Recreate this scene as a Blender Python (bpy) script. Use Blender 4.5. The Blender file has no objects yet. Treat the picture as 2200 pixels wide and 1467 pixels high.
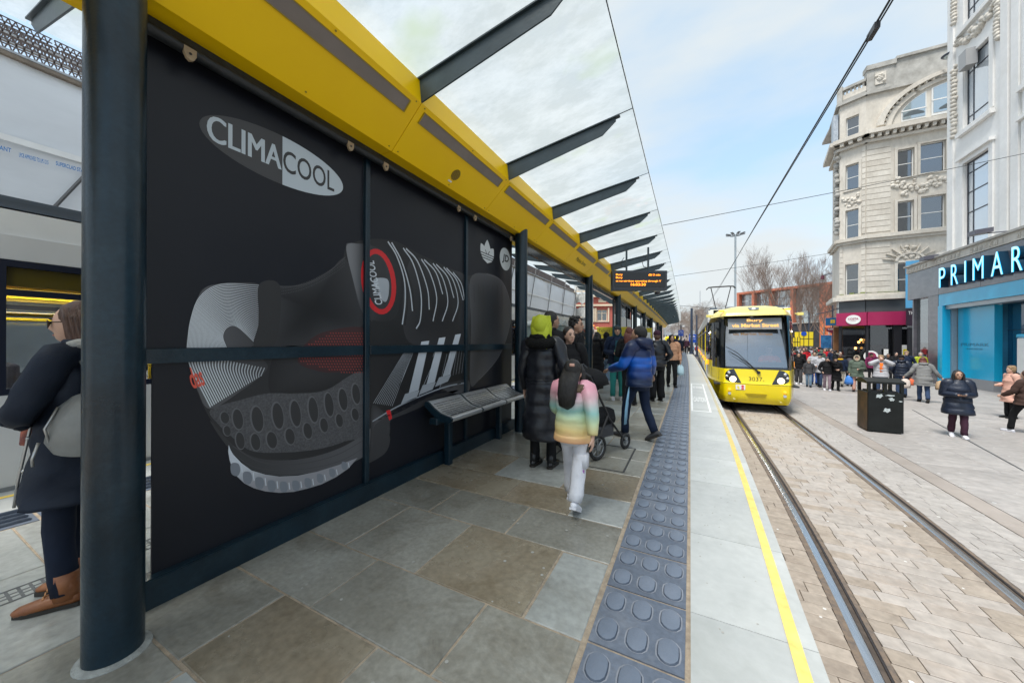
import bpy, bmesh, math, random
from mathutils import Vector, Matrix, noise
PI = math.pi
random.seed(7)
R = random.random
def U(a, b): return a + (b - a) * random.random()
sc = bpy.context.scene
COL = sc.collection

# ------------------------------------------------------------------ camera, sky, sun, exposure
FPX = 745.0; YAW = math.atan(383 / 745.0); ROLL = math.radians(0.2); HORIZ = 731.7; EYE = 1.4
cam = bpy.data.cameras.new('camera'); cam_o = bpy.data.objects.new('camera', cam); COL.objects.link(cam_o)
cam.sensor_width = 36; cam.lens = FPX / 2200 * 36; cam.clip_start = 0.05; cam.clip_end = 3000
cam.shift_y = (HORIZ - 733.5) / 2200
cam_o.rotation_mode = 'QUATERNION'
cam_o.rotation_quaternion = (Matrix.Rotation(YAW, 3, 'Z') @ Matrix.Rotation(PI / 2, 3, 'X') @ Matrix.Rotation(ROLL, 3, 'Z')).to_quaternion()
cam_o.location = (0, 0, EYE)
sc.camera = cam_o
sc.view_settings.view_transform = 'Standard'; sc.view_settings.look = 'None'
sc.view_settings.exposure = 1.12; sc.view_settings.gamma = 1; sc.view_settings.use_curve_mapping = False
sc.cycles.max_bounces = 8; sc.cycles.diffuse_bounces = 4; sc.cycles.transparent_max_bounces = 16
sc.cycles.caustics_reflective = False; sc.cycles.caustics_refractive = False
sc.cycles.sample_clamp_indirect = 6

SUN_EL, SUN_AZ = math.radians(64), math.radians(197)
world = bpy.data.worlds.new('World'); sc.world = world; world.use_nodes = True
nt = world.node_tree; nt.nodes.clear()
def nn(t, kind, **kw):
    n = t.nodes.new(kind)
    for k, v in kw.items(): setattr(n, k, v)
    return n
wo = nn(nt, 'ShaderNodeOutputWorld'); bg = nn(nt, 'ShaderNodeBackground'); bg.inputs[1].default_value = 0.1
sky = nn(nt, 'ShaderNodeTexSky', sky_type='NISHITA'); sky.sun_disc = False
sky.sun_elevation = SUN_EL; sky.sun_rotation = SUN_AZ; sky.air_density = 1.0; sky.dust_density = 1.5
tc = nn(nt, 'ShaderNodeTexCoord'); mp = nn(nt, 'ShaderNodeMapping'); mp.inputs['Scale'].default_value = (1.0, 1.6, 3.2)
mp.inputs['Rotation'].default_value = (0, 0, 0.6); mp.inputs['Location'].default_value = (0.3, 1.9, 0.2)
nz = nn(nt, 'ShaderNodeTexNoise'); nz.inputs['Scale'].default_value = 1.25; nz.inputs['Detail'].default_value = 6; nz.inputs['Roughness'].default_value = 0.52
rp = nn(nt, 'ShaderNodeValToRGB'); rp.color_ramp.elements[0].position = 0.36; rp.color_ramp.elements[1].position = 0.60
rp.color_ramp.elements[0].color = (0.22, 0.22, 0.22, 1); rp.color_ramp.elements[1].color = (1, 1, 1, 1)
sx = nn(nt, 'ShaderNodeSeparateXYZ')
hz = nn(nt, 'ShaderNodeMapRange'); hz.inputs[1].default_value = 0.0; hz.inputs[2].default_value = 0.46; hz.inputs[3].default_value = 1.0; hz.inputs[4].default_value = 0.0
mxf = nn(nt, 'ShaderNodeMath', operation='MAXIMUM')
mx = nn(nt, 'ShaderNodeMix', data_type='RGBA')
mx.inputs[7].default_value = (3.75, 4.02, 4.12, 1)
lift = nn(nt, 'ShaderNodeMix', data_type='RGBA', blend_type='ADD'); lift.inputs[0].default_value = 1.0; lift.inputs[7].default_value = (.85, 1.50, 1.75, 1)
L = nt.links.new
L(tc.outputs['Generated'], mp.inputs[0]); L(mp.outputs[0], nz.inputs['Vector']); L(nz.outputs[0], rp.inputs[0])
L(tc.outputs['Generated'], sx.inputs[0]); L(sx.outputs[2], hz.inputs[0]); L(rp.outputs[0], mxf.inputs[0]); L(hz.outputs[0], mxf.inputs[1])
L(sky.outputs[0], lift.inputs[6]); L(mxf.outputs[0], mx.inputs[0]); L(lift.outputs[2], mx.inputs[6]); L(mx.outputs[2], bg.inputs[0]); L(bg.outputs[0], wo.inputs[0])

sun = bpy.data.lights.new('sun', 'SUN'); sun.energy = 2.1; sun.angle = math.radians(18); sun.color = (1, 0.97, 0.92)
sun_o = bpy.data.objects.new('sun', sun); COL.objects.link(sun_o)
sd = Vector((math.sin(SUN_AZ) * math.cos(SUN_EL), math.cos(SUN_AZ) * math.cos(SUN_EL), math.sin(SUN_EL)))
sun_o.rotation_euler = sd.to_track_quat('Z', 'Y').to_euler(); sun_o.location = (0, 0, 40)

# ------------------------------------------------------------------ from a measured pixel to a point of the place
_c, _s = math.cos(YAW), math.sin(YAW)
def _ray(px, py):
    x = (px - 1100) / FPX; y = (HORIZ - py) / FPX
    cr, sr = math.cos(ROLL), math.sin(ROLL)
    return x * cr - y * sr, x * sr + y * cr
def _dir(px, py):
    x, y = _ray(px, py)
    return Vector((x * _c - _s, x * _s + _c, y))
def on_z(px, py, z=0.0):
    d = _dir(px, py); t = (z - EYE) / d.z; return Vector((d.x * t, d.y * t, z))
def on_x(px, py, X):
    d = _dir(px, py); t = X / d.x; return Vector((X, d.y * t, EYE + d.z * t))
def on_y(px, py, Y):
    d = _dir(px, py); t = Y / d.y; return Vector((d.x * t, Y, EYE + d.z * t))
def at_w(px, py, w):
    d = _dir(px, py); return Vector((d.x * w, d.y * w, EYE + d.z * w))
def on_wall(px, py, P0, P1):
    "distance along the wall from P0 to P1, and height"
    d = _dir(px, py); a = Vector((P1[0] - P0[0], P1[1] - P0[1])); ln = a.length; a /= ln
    n = Vector((-a.y, a.x)); t = (n.x * P0[0] + n.y * P0[1]) / (n.x * d.x + n.y * d.y)
    return ((d.x * t - P0[0]) * a.x + (d.y * t - P0[1]) * a.y, EYE + d.z * t)

# ------------------------------------------------------------------ materials
_mats = {}
def mat(name, col, rough=0.6, metal=0.0, var=0.0, scale=4.0, bump=0.0, bscale=None, col2=None, emit=None, estr=1.0, coat=0.0, perobj=0.0, spec=0.5, trans=0.0, detail=5, stretch=None, coords='Object', alpha=None, stain=None):
    if name in _mats: return _mats[name]
    m = bpy.data.materials.new(name); m.use_nodes = True; t = m.node_tree; p = t.nodes['Principled BSDF']
    c = (*col, 1)
    p.inputs['Base Color'].default_value = c; p.inputs['Roughness'].default_value = rough; p.inputs['Metallic'].default_value = metal
    p.inputs['Coat Weight'].default_value = coat; p.inputs['Specular IOR Level'].default_value = spec
    if coat: p.inputs['Coat Roughness'].default_value = 0.08
    if trans: p.inputs['Transmission Weight'].default_value = trans
    if alpha is not None: p.inputs['Alpha'].default_value = alpha
    if emit: p.inputs['Emission Color'].default_value = (*emit, 1); p.inputs['Emission Strength'].default_value = estr
    out = None
    if var or bump or col2:
        tcn = nn(t, 'ShaderNodeTexCoord'); src = tcn.outputs[coords]
        if perobj or True:
            oi = nn(t, 'ShaderNodeObjectInfo'); ad = nn(t, 'ShaderNodeVectorMath', operation='MULTIPLY_ADD')
            cmb = nn(t, 'ShaderNodeCombineXYZ'); t.links.new(oi.outputs['Random'], cmb.inputs[0]); t.links.new(oi.outputs['Random'], cmb.inputs[1])
            t.links.new(cmb.outputs[0], ad.inputs[0]); ad.inputs[1].default_value = (37, 61, 0); t.links.new(src, ad.inputs[2]); src = ad.outputs[0]
        if stretch:
            mpn = nn(t, 'ShaderNodeMapping'); mpn.inputs['Scale'].default_value = stretch; t.links.new(src, mpn.inputs[0]); src = mpn.outputs[0]
        n1 = nn(t, 'ShaderNodeTexNoise'); n1.inputs['Scale'].default_value = scale; n1.inputs['Detail'].default_value = detail; n1.inputs['Roughness'].default_value = 0.62
        t.links.new(src, n1.inputs['Vector'])
        cr = nn(t, 'ShaderNodeValToRGB'); cr.color_ramp.elements[0].position = 0.3; cr.color_ramp.elements[1].position = 0.72
        if col2 is None: lo = [max(0, x * (1 - var)) for x in col]; hi = [min(1, x * (1 + var)) for x in col]
        else: lo, hi = col, col2
        cr.color_ramp.elements[0].color = (*lo, 1); cr.color_ramp.elements[1].color = (*hi, 1)
        t.links.new(n1.outputs[0], cr.inputs[0]); out = cr.outputs[0]
        if rough > 0.12 and var:
            mr = nn(t, 'ShaderNodeMapRange'); mr.inputs[3].default_value = rough * 0.8; mr.inputs[4].default_value = min(1, rough * 1.2)
            t.links.new(n1.outputs[0], mr.inputs[0]); t.links.new(mr.outputs[0], p.inputs['Roughness'])
        if stain:
            n3 = nn(t, 'ShaderNodeTexNoise'); n3.inputs['Scale'].default_value = stain[0]; n3.inputs['Detail'].default_value = 8; n3.inputs['Roughness'].default_value = 0.7; n3.inputs['Distortion'].default_value = 0.6
            t.links.new(src, n3.inputs['Vector']); r3 = nn(t, 'ShaderNodeValToRGB'); r3.color_ramp.elements[0].position = 0.50; r3.color_ramp.elements[1].position = 0.66; r3.color_ramp.elements[0].color = (0, 0, 0, 1); r3.color_ramp.elements[1].color = (stain[1],) * 3 + (1,)
            mm = nn(t, 'ShaderNodeMix', data_type='RGBA'); mm.inputs[7].default_value = (*stain[2], 1); t.links.new(n3.outputs[0], r3.inputs[0]); t.links.new(r3.outputs[0], mm.inputs[0]); t.links.new(out, mm.inputs[6]); out = mm.outputs[2]
            n4 = nn(t, 'ShaderNodeTexNoise'); n4.inputs['Scale'].default_value = stain[0] * 14; n4.inputs['Detail'].default_value = 6; t.links.new(src, n4.inputs['Vector']); m4 = nn(t, 'ShaderNodeMapRange'); m4.inputs[1].default_value = .3; m4.inputs[2].default_value = .7; m4.inputs[3].default_value = 1 - stain[3] if len(stain) > 3 else .84; m4.inputs[4].default_value = 1 + stain[3] if len(stain) > 3 else 1.14
            h4 = nn(t, 'ShaderNodeHueSaturation'); t.links.new(n4.outputs[0], m4.inputs[0]); t.links.new(m4.outputs[0], h4.inputs['Value']); t.links.new(out, h4.inputs['Color']); out = h4.outputs[0]
        if bump:
            n2 = nn(t, 'ShaderNodeTexNoise'); n2.inputs['Scale'].default_value = bscale or scale * 6; n2.inputs['Detail'].default_value = 4
            t.links.new(src, n2.inputs['Vector']); b = nn(t, 'ShaderNodeBump'); b.inputs['Strength'].default_value = bump; b.inputs['Distance'].default_value = 0.02
            t.links.new(n2.outputs[0], b.inputs['Height']); t.links.new(b.outputs[0], p.inputs['Normal'])
    if perobj:
        oi = nn(t, 'ShaderNodeObjectInfo'); hs = nn(t, 'ShaderNodeHueSaturation')
        mr = nn(t, 'ShaderNodeMapRange'); mr.inputs[3].default_value = 1 - perobj; mr.inputs[4].default_value = 1 + perobj
        t.links.new(oi.outputs['Random'], mr.inputs[0]); t.links.new(mr.outputs[0], hs.inputs['Value'])
        if out: t.links.new(out, hs.inputs['Color'])
        else: hs.inputs['Color'].default_value = c
        out = hs.outputs[0]
    if out: t.links.new(out, p.inputs['Base Color'])
    _mats[name] = m; return m

def glass_mat(name, tint=(0.8, 0.85, 0.88), refl=0.35, dark=(0.03, 0.035, 0.04), see=0.6, rough=0.03):
    if name in _mats: return _mats[name]
    m = bpy.data.materials.new(name); m.use_nodes = True; t = m.node_tree; t.nodes.clear()
    o = nn(t, 'ShaderNodeOutputMaterial'); tr = nn(t, 'ShaderNodeBsdfTransparent'); tr.inputs[0].default_value = (*tint, 1)
    df = nn(t, 'ShaderNodeBsdfDiffuse'); df.inputs[0].default_value = (*dark, 1)
    g = nn(t, 'ShaderNodeBsdfGlossy'); g.inputs['Roughness'].default_value = rough; g.inputs[0].default_value = (0.95, 0.97, 1, 1)
    m1 = nn(t, 'ShaderNodeMixShader'); m1.inputs[0].default_value = see; t.links.new(df.outputs[0], m1.inputs[1]); t.links.new(tr.outputs[0], m1.inputs[2])
    fr = nn(t, 'ShaderNodeFresnel'); fr.inputs[0].default_value = 1.5
    ad = nn(t, 'ShaderNodeMath', operation='ADD'); ad.inputs[1].default_value = refl; ad.use_clamp = True; t.links.new(fr.outputs[0], ad.inputs[0])
    m2 = nn(t, 'ShaderNodeMixShader'); t.links.new(ad.outputs[0], m2.inputs[0]); t.links.new(m1.outputs[0], m2.inputs[1]); t.links.new(g.outputs[0], m2.inputs[2])
    t.links.new(m2.outputs[0], o.inputs[0]); _mats[name] = m; return m

# ------------------------------------------------------------------ mesh builder
class MB:
    def __init__(s): s.v = []; s.f = []; s.m = []
    def add(s, vs, fs, mi=0):
        b = len(s.v); s.v += [tuple(v) for v in vs]; s.f += [tuple(i + b for i in f) for f in fs]; s.m += [mi] * len(fs); return s
    def box(s, a, b, mi=0, bev=0.0):
        x0, x1 = sorted((a[0], b[0])); y0, y1 = sorted((a[1], b[1])); z0, z1 = sorted((a[2], b[2]))
        if bev:
            e = min(bev, (x1 - x0) / 2.2, (y1 - y0) / 2.2, (z1 - z0) / 2.2)
            vs = [(x0 + e, y0, z0 + 0), (x1 - e, y0, z0), (x1, y0 + e, z0), (x1, y1 - e, z0), (x1 - e, y1, z0), (x0 + e, y1, z0), (x0, y1 - e, z0), (x0, y0 + e, z0)]
            up = [(x, y, z1 - e) for x, y, z in vs]
            tp = [(x0 + e, y0 + e, z1), (x1 - e, y0 + e, z1), (x1 - e, y1 - e, z1), (x0 + e, y1 - e, z1)]
            fs = [tuple(range(7, -1, -1))] + [(i, (i + 1) % 8, 8 + (i + 1) % 8, 8 + i) for i in range(8)]
            fs += [(8, 9, 17, 16), (9, 10, 17), (10, 11, 18, 17), (11, 12, 18), (12, 13, 19, 18), (13, 14, 19), (14, 15, 16, 19), (15, 8, 16), (16, 17, 18, 19)]
            return s.add(vs + up + tp, fs, mi)
        vs = [(x0, y0, z0), (x1, y0, z0), (x1, y1, z0), (x0, y1, z0), (x0, y0, z1), (x1, y0, z1), (x1, y1, z1), (x0, y1, z1)]
        return s.add(vs, [(0, 3, 2, 1), (4, 5, 6, 7), (0, 1, 5, 4), (1, 2, 6, 5), (2, 3, 7, 6), (3, 0, 4, 7)], mi)
    def obox(s, c, ax, ay, az, mi=0):
        "box from a centre and three half-extent vectors"
        c, ax, ay, az = map(Vector, (c, ax, ay, az))
        vs = [c + ax * i + ay * j + az * k for k in (-1, 1) for i, j in ((-1, -1), (1, -1), (1, 1), (-1, 1))]
        return s.add(vs, [(0, 3, 2, 1), (4, 5, 6, 7), (0, 1, 5, 4), (1, 2, 6, 5), (2, 3, 7, 6), (3, 0, 4, 7)], mi)
    def beam(s, a, b, w, h, mi=0, up=(0, 0, 1)):
        a, b = Vector(a), Vector(b); d = (b - a); u = Vector(up); n = d.cross(u)
        if n.length < 1e-6: n = Vector((1, 0, 0))
        n.normalize(); u = n.cross(d).normalized()
        return s.obox((a + b) / 2, d / 2, n * w / 2, u * h / 2, mi)
    def quad(s, a, b, c, d, mi=0): return s.add([a, b, c, d], [(0, 1, 2, 3)], mi)
    def prism(s, poly, d, mi=0):
        "closed polygon of 3D points swept by vector d"
        n = len(poly); d = Vector(d); vs = [Vector(p) for p in poly] + [Vector(p) + d for p in poly]
        return s.add(vs, [tuple(range(n - 1, -1, -1)), tuple(range(n, 2 * n))] + [(i, (i + 1) % n, n + (i + 1) % n, n + i) for i in range(n)], mi)
    def tube(s, pts, rad, seg=8, mi=0, cap=True, wig=0.0, flat=None, upv=None):
        "swept tube; rad is a number or list of numbers / (rx, ry)"
        pts = [Vector(p) for p in pts]; n = len(pts)
        if not isinstance(rad, (list, tuple)): rad = [rad] * n
        rings = []; ref = Vector(upv) if upv else None
        for i, p in enumerate(pts):
            d = (pts[min(i + 1, n - 1)] - pts[max(i - 1, 0)])
            if d.length < 1e-9: d = Vector((0, 0, 1))
            d.normalize()
            if ref is None: ref = Vector((0, 1, 0)) if abs(d.y) < 0.9 else Vector((1, 0, 0))
            x = ref.cross(d)
            if x.length < 1e-4: x = Vector((1, 0, 0)).cross(d)
            x.normalize(); y = d.cross(x).normalized()
            if upv is None: ref = y
            r = rad[i]; rx, ry = r if isinstance(r, (tuple, list)) else (r, r)
            ring = []
            for k in range(seg):
                a = 2 * PI * k / seg; w = 1 + (wig * noise.noise(Vector((p.x * 9 + math.cos(a) * 1.6, p.y * 9 + math.sin(a) * 1.6, p.z * 13))) if wig else 0)
                ring.append(p + x * math.cos(a) * rx * w + y * math.sin(a) * ry * w)
            rings.append(ring)
        b = len(s.v); s.v += [tuple(v) for r_ in rings for v in r_]
        fs = []
        for i in range(n - 1):
            for k in range(seg):
                k2 = (k + 1) % seg; fs.append((b + i * seg + k, b + i * seg + k2, b + (i + 1) * seg + k2, b + (i + 1) * seg + k))
        if cap:
            fs.append(tuple(b + k for k in range(seg - 1, -1, -1))); fs.append(tuple(b + (n - 1) * seg + k for k in range(seg)))
        s.f += fs; s.m += [mi] * len(fs); return s
    def ell(s, c, r, seg=12, rings=8, mi=0, fn=None, rot=None):
        c = Vector(c); r = Vector(r) if not isinstance(r, (int, float)) else Vector((r, r, r)); vs = []; fs = []
        for i in range(rings + 1):
            th = PI * i / rings
            for k in range(seg):
                ph = 2 * PI * k / seg; d = Vector((math.sin(th) * math.cos(ph), math.sin(th) * math.sin(ph), math.cos(th)))
                f = fn(d) if fn else 1.0; p = Vector((d.x * r.x, d.y * r.y, d.z * r.z)) * f
                if rot: p = rot @ p
                vs.append(c + p)
        for i in range(rings):
            for k in range(seg):
                k2 = (k + 1) % seg; fs.append((i * seg + k, (i + 1) * seg + k, (i + 1) * seg + k2, i * seg + k2))
        return s.add(vs, fs, mi)
    def cyl(s, c, r, h, seg=16, mi=0, axis='z', r2=None):
        c = Vector(c); r2 = r if r2 is None else r2
        ax = {'x': Vector((1, 0, 0)), 'y': Vector((0, 1, 0)), 'z': Vector((0, 0, 1))}[axis]
        return s.tube([c, c + ax * h], [r, r2], seg, mi)
    def build(s, name, m, parent=None, smooth=False, world=True, kind=None):
        me = bpy.data.meshes.new(name); vs = s.v
        if parent is not None and world:
            pp = parent.parent
            mw = Matrix.Translation(parent.location) @ Matrix.Rotation(parent.rotation_euler.z, 4, 'Z')
            if pp is not None: mw = (Matrix.Translation(pp.location) @ Matrix.Rotation(pp.rotation_euler.z, 4, 'Z')) @ mw
            inv = mw.inverted(); vs = [tuple(inv @ Vector(v)) for v in s.v]
        me.from_pydata(vs, [], s.f); me.validate()
        for mm in (m if isinstance(m, (list, tuple)) else [m]): me.materials.append(mm)
        if len(me.materials) > 1 and len(me.polygons) == len(s.m): me.polygons.foreach_set('material_index', s.m)
        bm = bmesh.new(); bm.from_mesh(me); bmesh.ops.remove_doubles(bm, verts=bm.verts, dist=1e-5); bmesh.ops.recalc_face_normals(bm, faces=bm.faces); bm.to_mesh(me); bm.free()
        if smooth:
            me.polygons.foreach_set('use_smooth', [True] * len(me.polygons))
            if smooth != 'all': me.set_sharp_from_angle(angle=math.radians(smooth if smooth is not True else 40))
        o = bpy.data.objects.new(name, me); COL.objects.link(o)
        if parent is not None: o.parent = parent
        if kind: o['kind'] = kind
        return o
def tag(o, label=None, cat=None, group=None, kind=None):
    if label: o['label'] = label
    if cat: o['category'] = cat
    if group: o['group'] = group
    if kind: o['kind'] = kind
    return o
def thing(name, label, cat, loc=(0, 0, 0), rz=0.0, group=None):
    o = bpy.data.objects.new(name, None); o.empty_display_size = 0.2; COL.objects.link(o); o.location = loc; o.rotation_euler = (0, 0, rz)
    return tag(o, label, cat, group)
def copy_tree(o, parent=None):
    c = o.copy(); COL.objects.link(c)
    if parent is not None: c.parent = parent
    for ch in list(o.children): copy_tree(ch, c)
    return c
def share(name, me, parent, loc=(0, 0, 0), rz=0.0, scale=None):
    o = bpy.data.objects.new(name, me); COL.objects.link(o); o.location = loc; o.rotation_euler = (0, 0, rz)
    if parent is not None: o.parent = parent
    if scale: o.scale = scale
    return o

_txt = {}
def text_geo(s, bold=0.0, ext=0.0):
    key = (s, bold, ext)
    if key not in _txt:
        cu = bpy.data.curves.new('t', 'FONT'); cu.body = s; cu.size = 1; cu.offset = bold; cu.extrude = ext; cu.resolution_u = 4
        o = bpy.data.objects.new('t', cu); COL.objects.link(o); dg = bpy.context.evaluated_depsgraph_get()
        me = bpy.data.meshes.new_from_object(o.evaluated_get(dg)); vs = [v.co.copy() for v in me.vertices]; fs = [tuple(p.vertices) for p in me.polygons]
        bpy.data.objects.remove(o); bpy.data.curves.remove(cu); bpy.data.meshes.remove(me)
        x0 = min(v.x for v in vs); x1 = max(v.x for v in vs); y0 = min(v.y for v in vs); y1 = max(v.y for v in vs)
        _txt[key] = ([Vector(((v.x - x0) / (x1 - x0), (v.y - y0) / (y1 - y0), v.z)) for v in vs], fs)
    return _txt[key]
def put_text(mb, s, org, right, up, bold=0.0, depth=0.0, nrm=None, mi=0):
    "text filling the parallelogram org, org+right, org+up"
    vs, fs = text_geo(s, bold, 0.05 if depth else 0.0); org, right, up = Vector(org), Vector(right), Vector(up)
    n = Vector(nrm) if nrm else right.cross(up).normalized()
    mb.add([org + right * v.x + up * v.y + n * ((v.z * 10 + 0.5) * depth) for v in vs], fs, mi)

NAVY = mat('navy_paint', (0.006, 0.020, 0.032), 0.30, stain=(3.5, .35, (.022, .045, .06)), var=0.35, scale=3, bump=0.08, bscale=60, coat=0.1, spec=.4)
NAVY2 = mat('navy_paint_fin', (0.035, 0.055, 0.068), 0.42, var=0.25, scale=5, bump=0.05, bscale=40)
YEL = mat('yellow_enamel', (1.0, 0.62, 0.0), 0.36, var=0.04, scale=1.5, spec=.3)
BLACK = mat('black_paint', (0.012, 0.012, 0.014), 0.45, var=0.3, scale=6)
STEEL = mat('brushed_steel', (0.72, 0.73, 0.75), 0.34, 0.75, var=0.15, scale=8, stretch=(30, 1, 30))
GALV = mat('galvanised', (0.42, 0.44, 0.46), 0.4, 0.8, var=0.2, scale=10)
WHITE = mat('white_paint', (0.78, 0.78, 0.76), 0.5, var=0.05, scale=4)
# ------------------------------------------------------------------ ground, platform, track
TR = -0.9
def bend(y): return -0.00033 * max(0, y - 8) ** 2
def ecurve(y): return -0.0 if y > 8 else -0.095 * ((8 - y) / 6.1) ** 2
def EDGE(y): return 0.612 + ecurve(y) + bend(y)
def RAIL(y): return 2.005 - (0.142 * ((8 - y) / 4.8) ** 2 if y < 8 else 0) + bend(y) * 0.8

STONE_A = mat('york_stone', (0.20, 0.188, 0.155), 0.29, col2=(0.34, 0.335, 0.30), stain=(2.3, .50, (.11, .09, .06)), var=0.3, scale=1.7, bump=0.10, bscale=28, perobj=0.10, detail=9)
STONE_B = mat('york_stone_brown', (0.21, 0.165, 0.11), 0.27, col2=(0.32, 0.285, 0.22), stain=(1.9, .5, (.13, .10, .06)), var=0.3, scale=1.5, bump=0.10, bscale=30, perobj=0.12, detail=9)
STONE_C = mat('york_stone_grey', (0.28, 0.29, 0.275), 0.31, col2=(0.40, 0.41, 0.39), stain=(1.6, .4, (.15, .13, .10)), var=0.3, scale=1.3, bump=0.08, bscale=30, perobj=0.08, detail=8)
COPING = mat('coping_stone', (0.38, 0.395, 0.385), 0.48, col2=(0.49, 0.505, 0.49), stain=(1.2, .30, (.30, .31, .28), .05), var=0.2, scale=1.5, bump=0.06, bscale=40, perobj=0.05, detail=8)
MORTAR = mat('sandy_mortar', (0.36, 0.29, 0.215), 0.85, var=0.3, scale=20, bump=0.3, bscale=120)
TACT = mat('slate_blue_tactile', (0.085, 0.106, 0.145), 0.42, col2=(0.15, 0.175, 0.22), stain=(2.5, .55, (.19, .205, .235)), var=0.3, scale=2.2, bump=0.10, bscale=90, perobj=0.08, detail=8)
SETT = mat('sandstone_sett', (0.345, 0.305, 0.268), 0.55, col2=(0.41, 0.372, 0.335), stain=(1.0, .4, (.33, .25, .185)), var=0.25, scale=1.6, bump=0.10, bscale=70, perobj=0.045, detail=7)
SETT_R = mat('rusty_sett', (0.30, 0.25, 0.20), 0.55, col2=(0.37, 0.315, 0.26), stain=(1.3, .5, (.22, .17, .13)), var=0.25, scale=2.0, bump=0.10, bscale=70, perobj=0.05, detail=7)
SETT_G = mat('grey_sett', (0.34, 0.312, 0.287), 0.55, col2=(0.405, 0.378, 0.35), stain=(1.0, .35, (.32, .285, .25)), var=0.25, scale=1.6, bump=0.08, bscale=70, perobj=0.04, detail=7)
JOINT = mat('dark_joint', (0.075, 0.058, 0.046), 0.9, var=0.4, scale=12)
PLAZA = mat('plaza_stone', (0.325, 0.30, 0.28), 0.50, col2=(0.40, 0.375, 0.352), stain=(.55, .45, (.30, .275, .255)), var=0.25, scale=0.9, bump=0.05, bscale=50, perobj=0.07, detail=8)
BAND = mat('brown_kerb_stone', (0.27, 0.235, 0.205), 0.6, col2=(0.36, 0.315, 0.28), var=0.25, scale=2, perobj=0.06)
DARKCON = mat('dark_concrete', (0.10, 0.095, 0.09), 0.85, var=0.3, scale=4)

g = MB(); g.quad((-700, -300, TR - 0.05), (700, -300, TR - 0.05), (700, 1400, TR - 0.05), (-700, 1400, TR - 0.05))
ground = g.build('ground', mat('far_paving', (0.33, 0.32, 0.305), 0.7, var=0.25, scale=0.4), kind='structure')

# platform body: coping edges follow the gentle curve of the track
def ys(a, b, d):
    n = max(1, int(round((b - a) / d))); return [a + (b - a) * i / n for i in range(n + 1)]
plat = bpy.data.objects.new('platform', None); COL.objects.link(plat); plat['kind'] = 'structure'
g = MB(); Y0, Y1 = -6, 52
st = ys(Y0, Y1, 1.0)
for a, b in zip(st[:-1], st[1:]):
    xa, xb = EDGE(a) - 0.03, EDGE(b) - 0.03
    g.quad((-5.55 + bend(a), a, -0.006), (xa, a, -0.006), (xb, b, -0.006), (-5.55 + bend(b), b, -0.006))
    g.quad((xa, a, -0.012), (xa, a, -1.0), (xb, b, -1.0), (xb, b, -0.012), 1)
    g.quad((-5.55 + bend(a), a, -0.012), (-5.55 + bend(b), b, -0.012), (-5.55 + bend(b), b, -1.0), (-5.55 + bend(a), a, -1.0), 1)
g.quad((-5.55 + bend(Y1), Y1, -0.012), (EDGE(Y1) - .03, Y1, -0.012), (EDGE(Y1) - .1, Y1 + 9, TR), (-5.4 + bend(Y1), Y1 + 9, TR))
g.build('platform_base', [MORTAR, DARKCON], plat, world=False)

def slab(x0, x1, y0, y1, m, name='paving_slab', gap=0.006, z=0.0, bevel=0.004, skew=True, parent=plat, zt=None):
    x0 += gap; x1 -= gap; y0 += gap; y1 -= gap
    ym = (y0 + y1) / 2; b0 = bend(y0); b1 = bend(y1)
    j = lambda: U(-0.0035, 0.0035) if skew else 0
    zz = z + (U(-0.0015, 0.002) if skew else 0)
    cs = [(x0 + b0 + j(), y0 + j()), (x1 + b0 + j(), y0 + j()), (x1 + b1 + j(), y1 + j()), (x0 + b1 + j(), y1 + j())]
    cx = sum(c[0] for c in cs) / 4; cy = sum(c[1] for c in cs) / 4
    top = [(x + (bevel if x < cx else -bevel), y + (bevel if y < cy else -bevel), zz) for x, y in cs]
    mb = MB(); mb.add([(x, y, z - 0.03) for x, y in cs] + [(x, y, zz - 0.004) for x, y in cs] + top,
        [(i, (i + 1) % 4, 4 + (i + 1) % 4, 4 + i) for i in range(4)] + [(4 + i, 4 + (i + 1) % 4, 8 + (i + 1) % 4, 8 + i) for i in range(4)] + [(8, 9, 10, 11)])
    return mb.build(name, m, parent, world=False)
# measured rows of the nearest slabs, then random rows
XL, XR = -2.56, -0.445
rows = [(-0.1, 0.30, [-1.5]), (0.30, 0.68, [-1.2, -1.9]), (0.68, 1.135, [-1.985, -1.268]), (1.135, 1.588, [-1.772, -0.965]), (1.588, 2.218, [-2.095, -1.475, -0.754]), (2.218, 2.685, [-1.912, -1.196]),
        (2.685, 3.15, [-1.484, -0.879]), (3.15, 3.77, [-1.83, -1.1])]
tones = {(3, 0): 'A', (3, 1): 'A', (3, 2): 'A', (2, 1): 'B', (2, 0): 'A', (2, 2): 'A', (4, 1): 'A', (4, 2): 'B', (4, 3): 'C', (4, 0): 'A', (5, 2): 'A', (5, 1): 'A', (5, 0): 'A', (6, 0): 'B', (6, 1): 'B', (6, 2): 'C', (1, 2): 'A'}
y = 3.77
while y < 30:
    h = random.choice([0.45, 0.5, 0.62]) * (1 if y < 12 else 1.6); n = random.choice([1, 2, 2]) if y < 14 else 1
    rows.append((y, y + h, sorted(XL + (XR - XL) * (i + 1) / (n + 1) + U(-.2, .2) for i in range(n)))); y += h
MS = {'A': STONE_A, 'B': STONE_B, 'C': STONE_C}
for i, (a, b, cuts) in enumerate(rows):
    xs = [XL] + sorted(cuts) + [XR]
    for k in range(len(xs) - 1):
        t = tones.get((i, k)) or random.choice('AAABCC' if i < 8 else 'AACCC')
        if i > 11: t = random.choice('ACC')
        slab(xs[k], xs[k + 1], a, b, MS[t])
rep = slab(XL, XR, 30, 52, STONE_C, skew=False)
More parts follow.
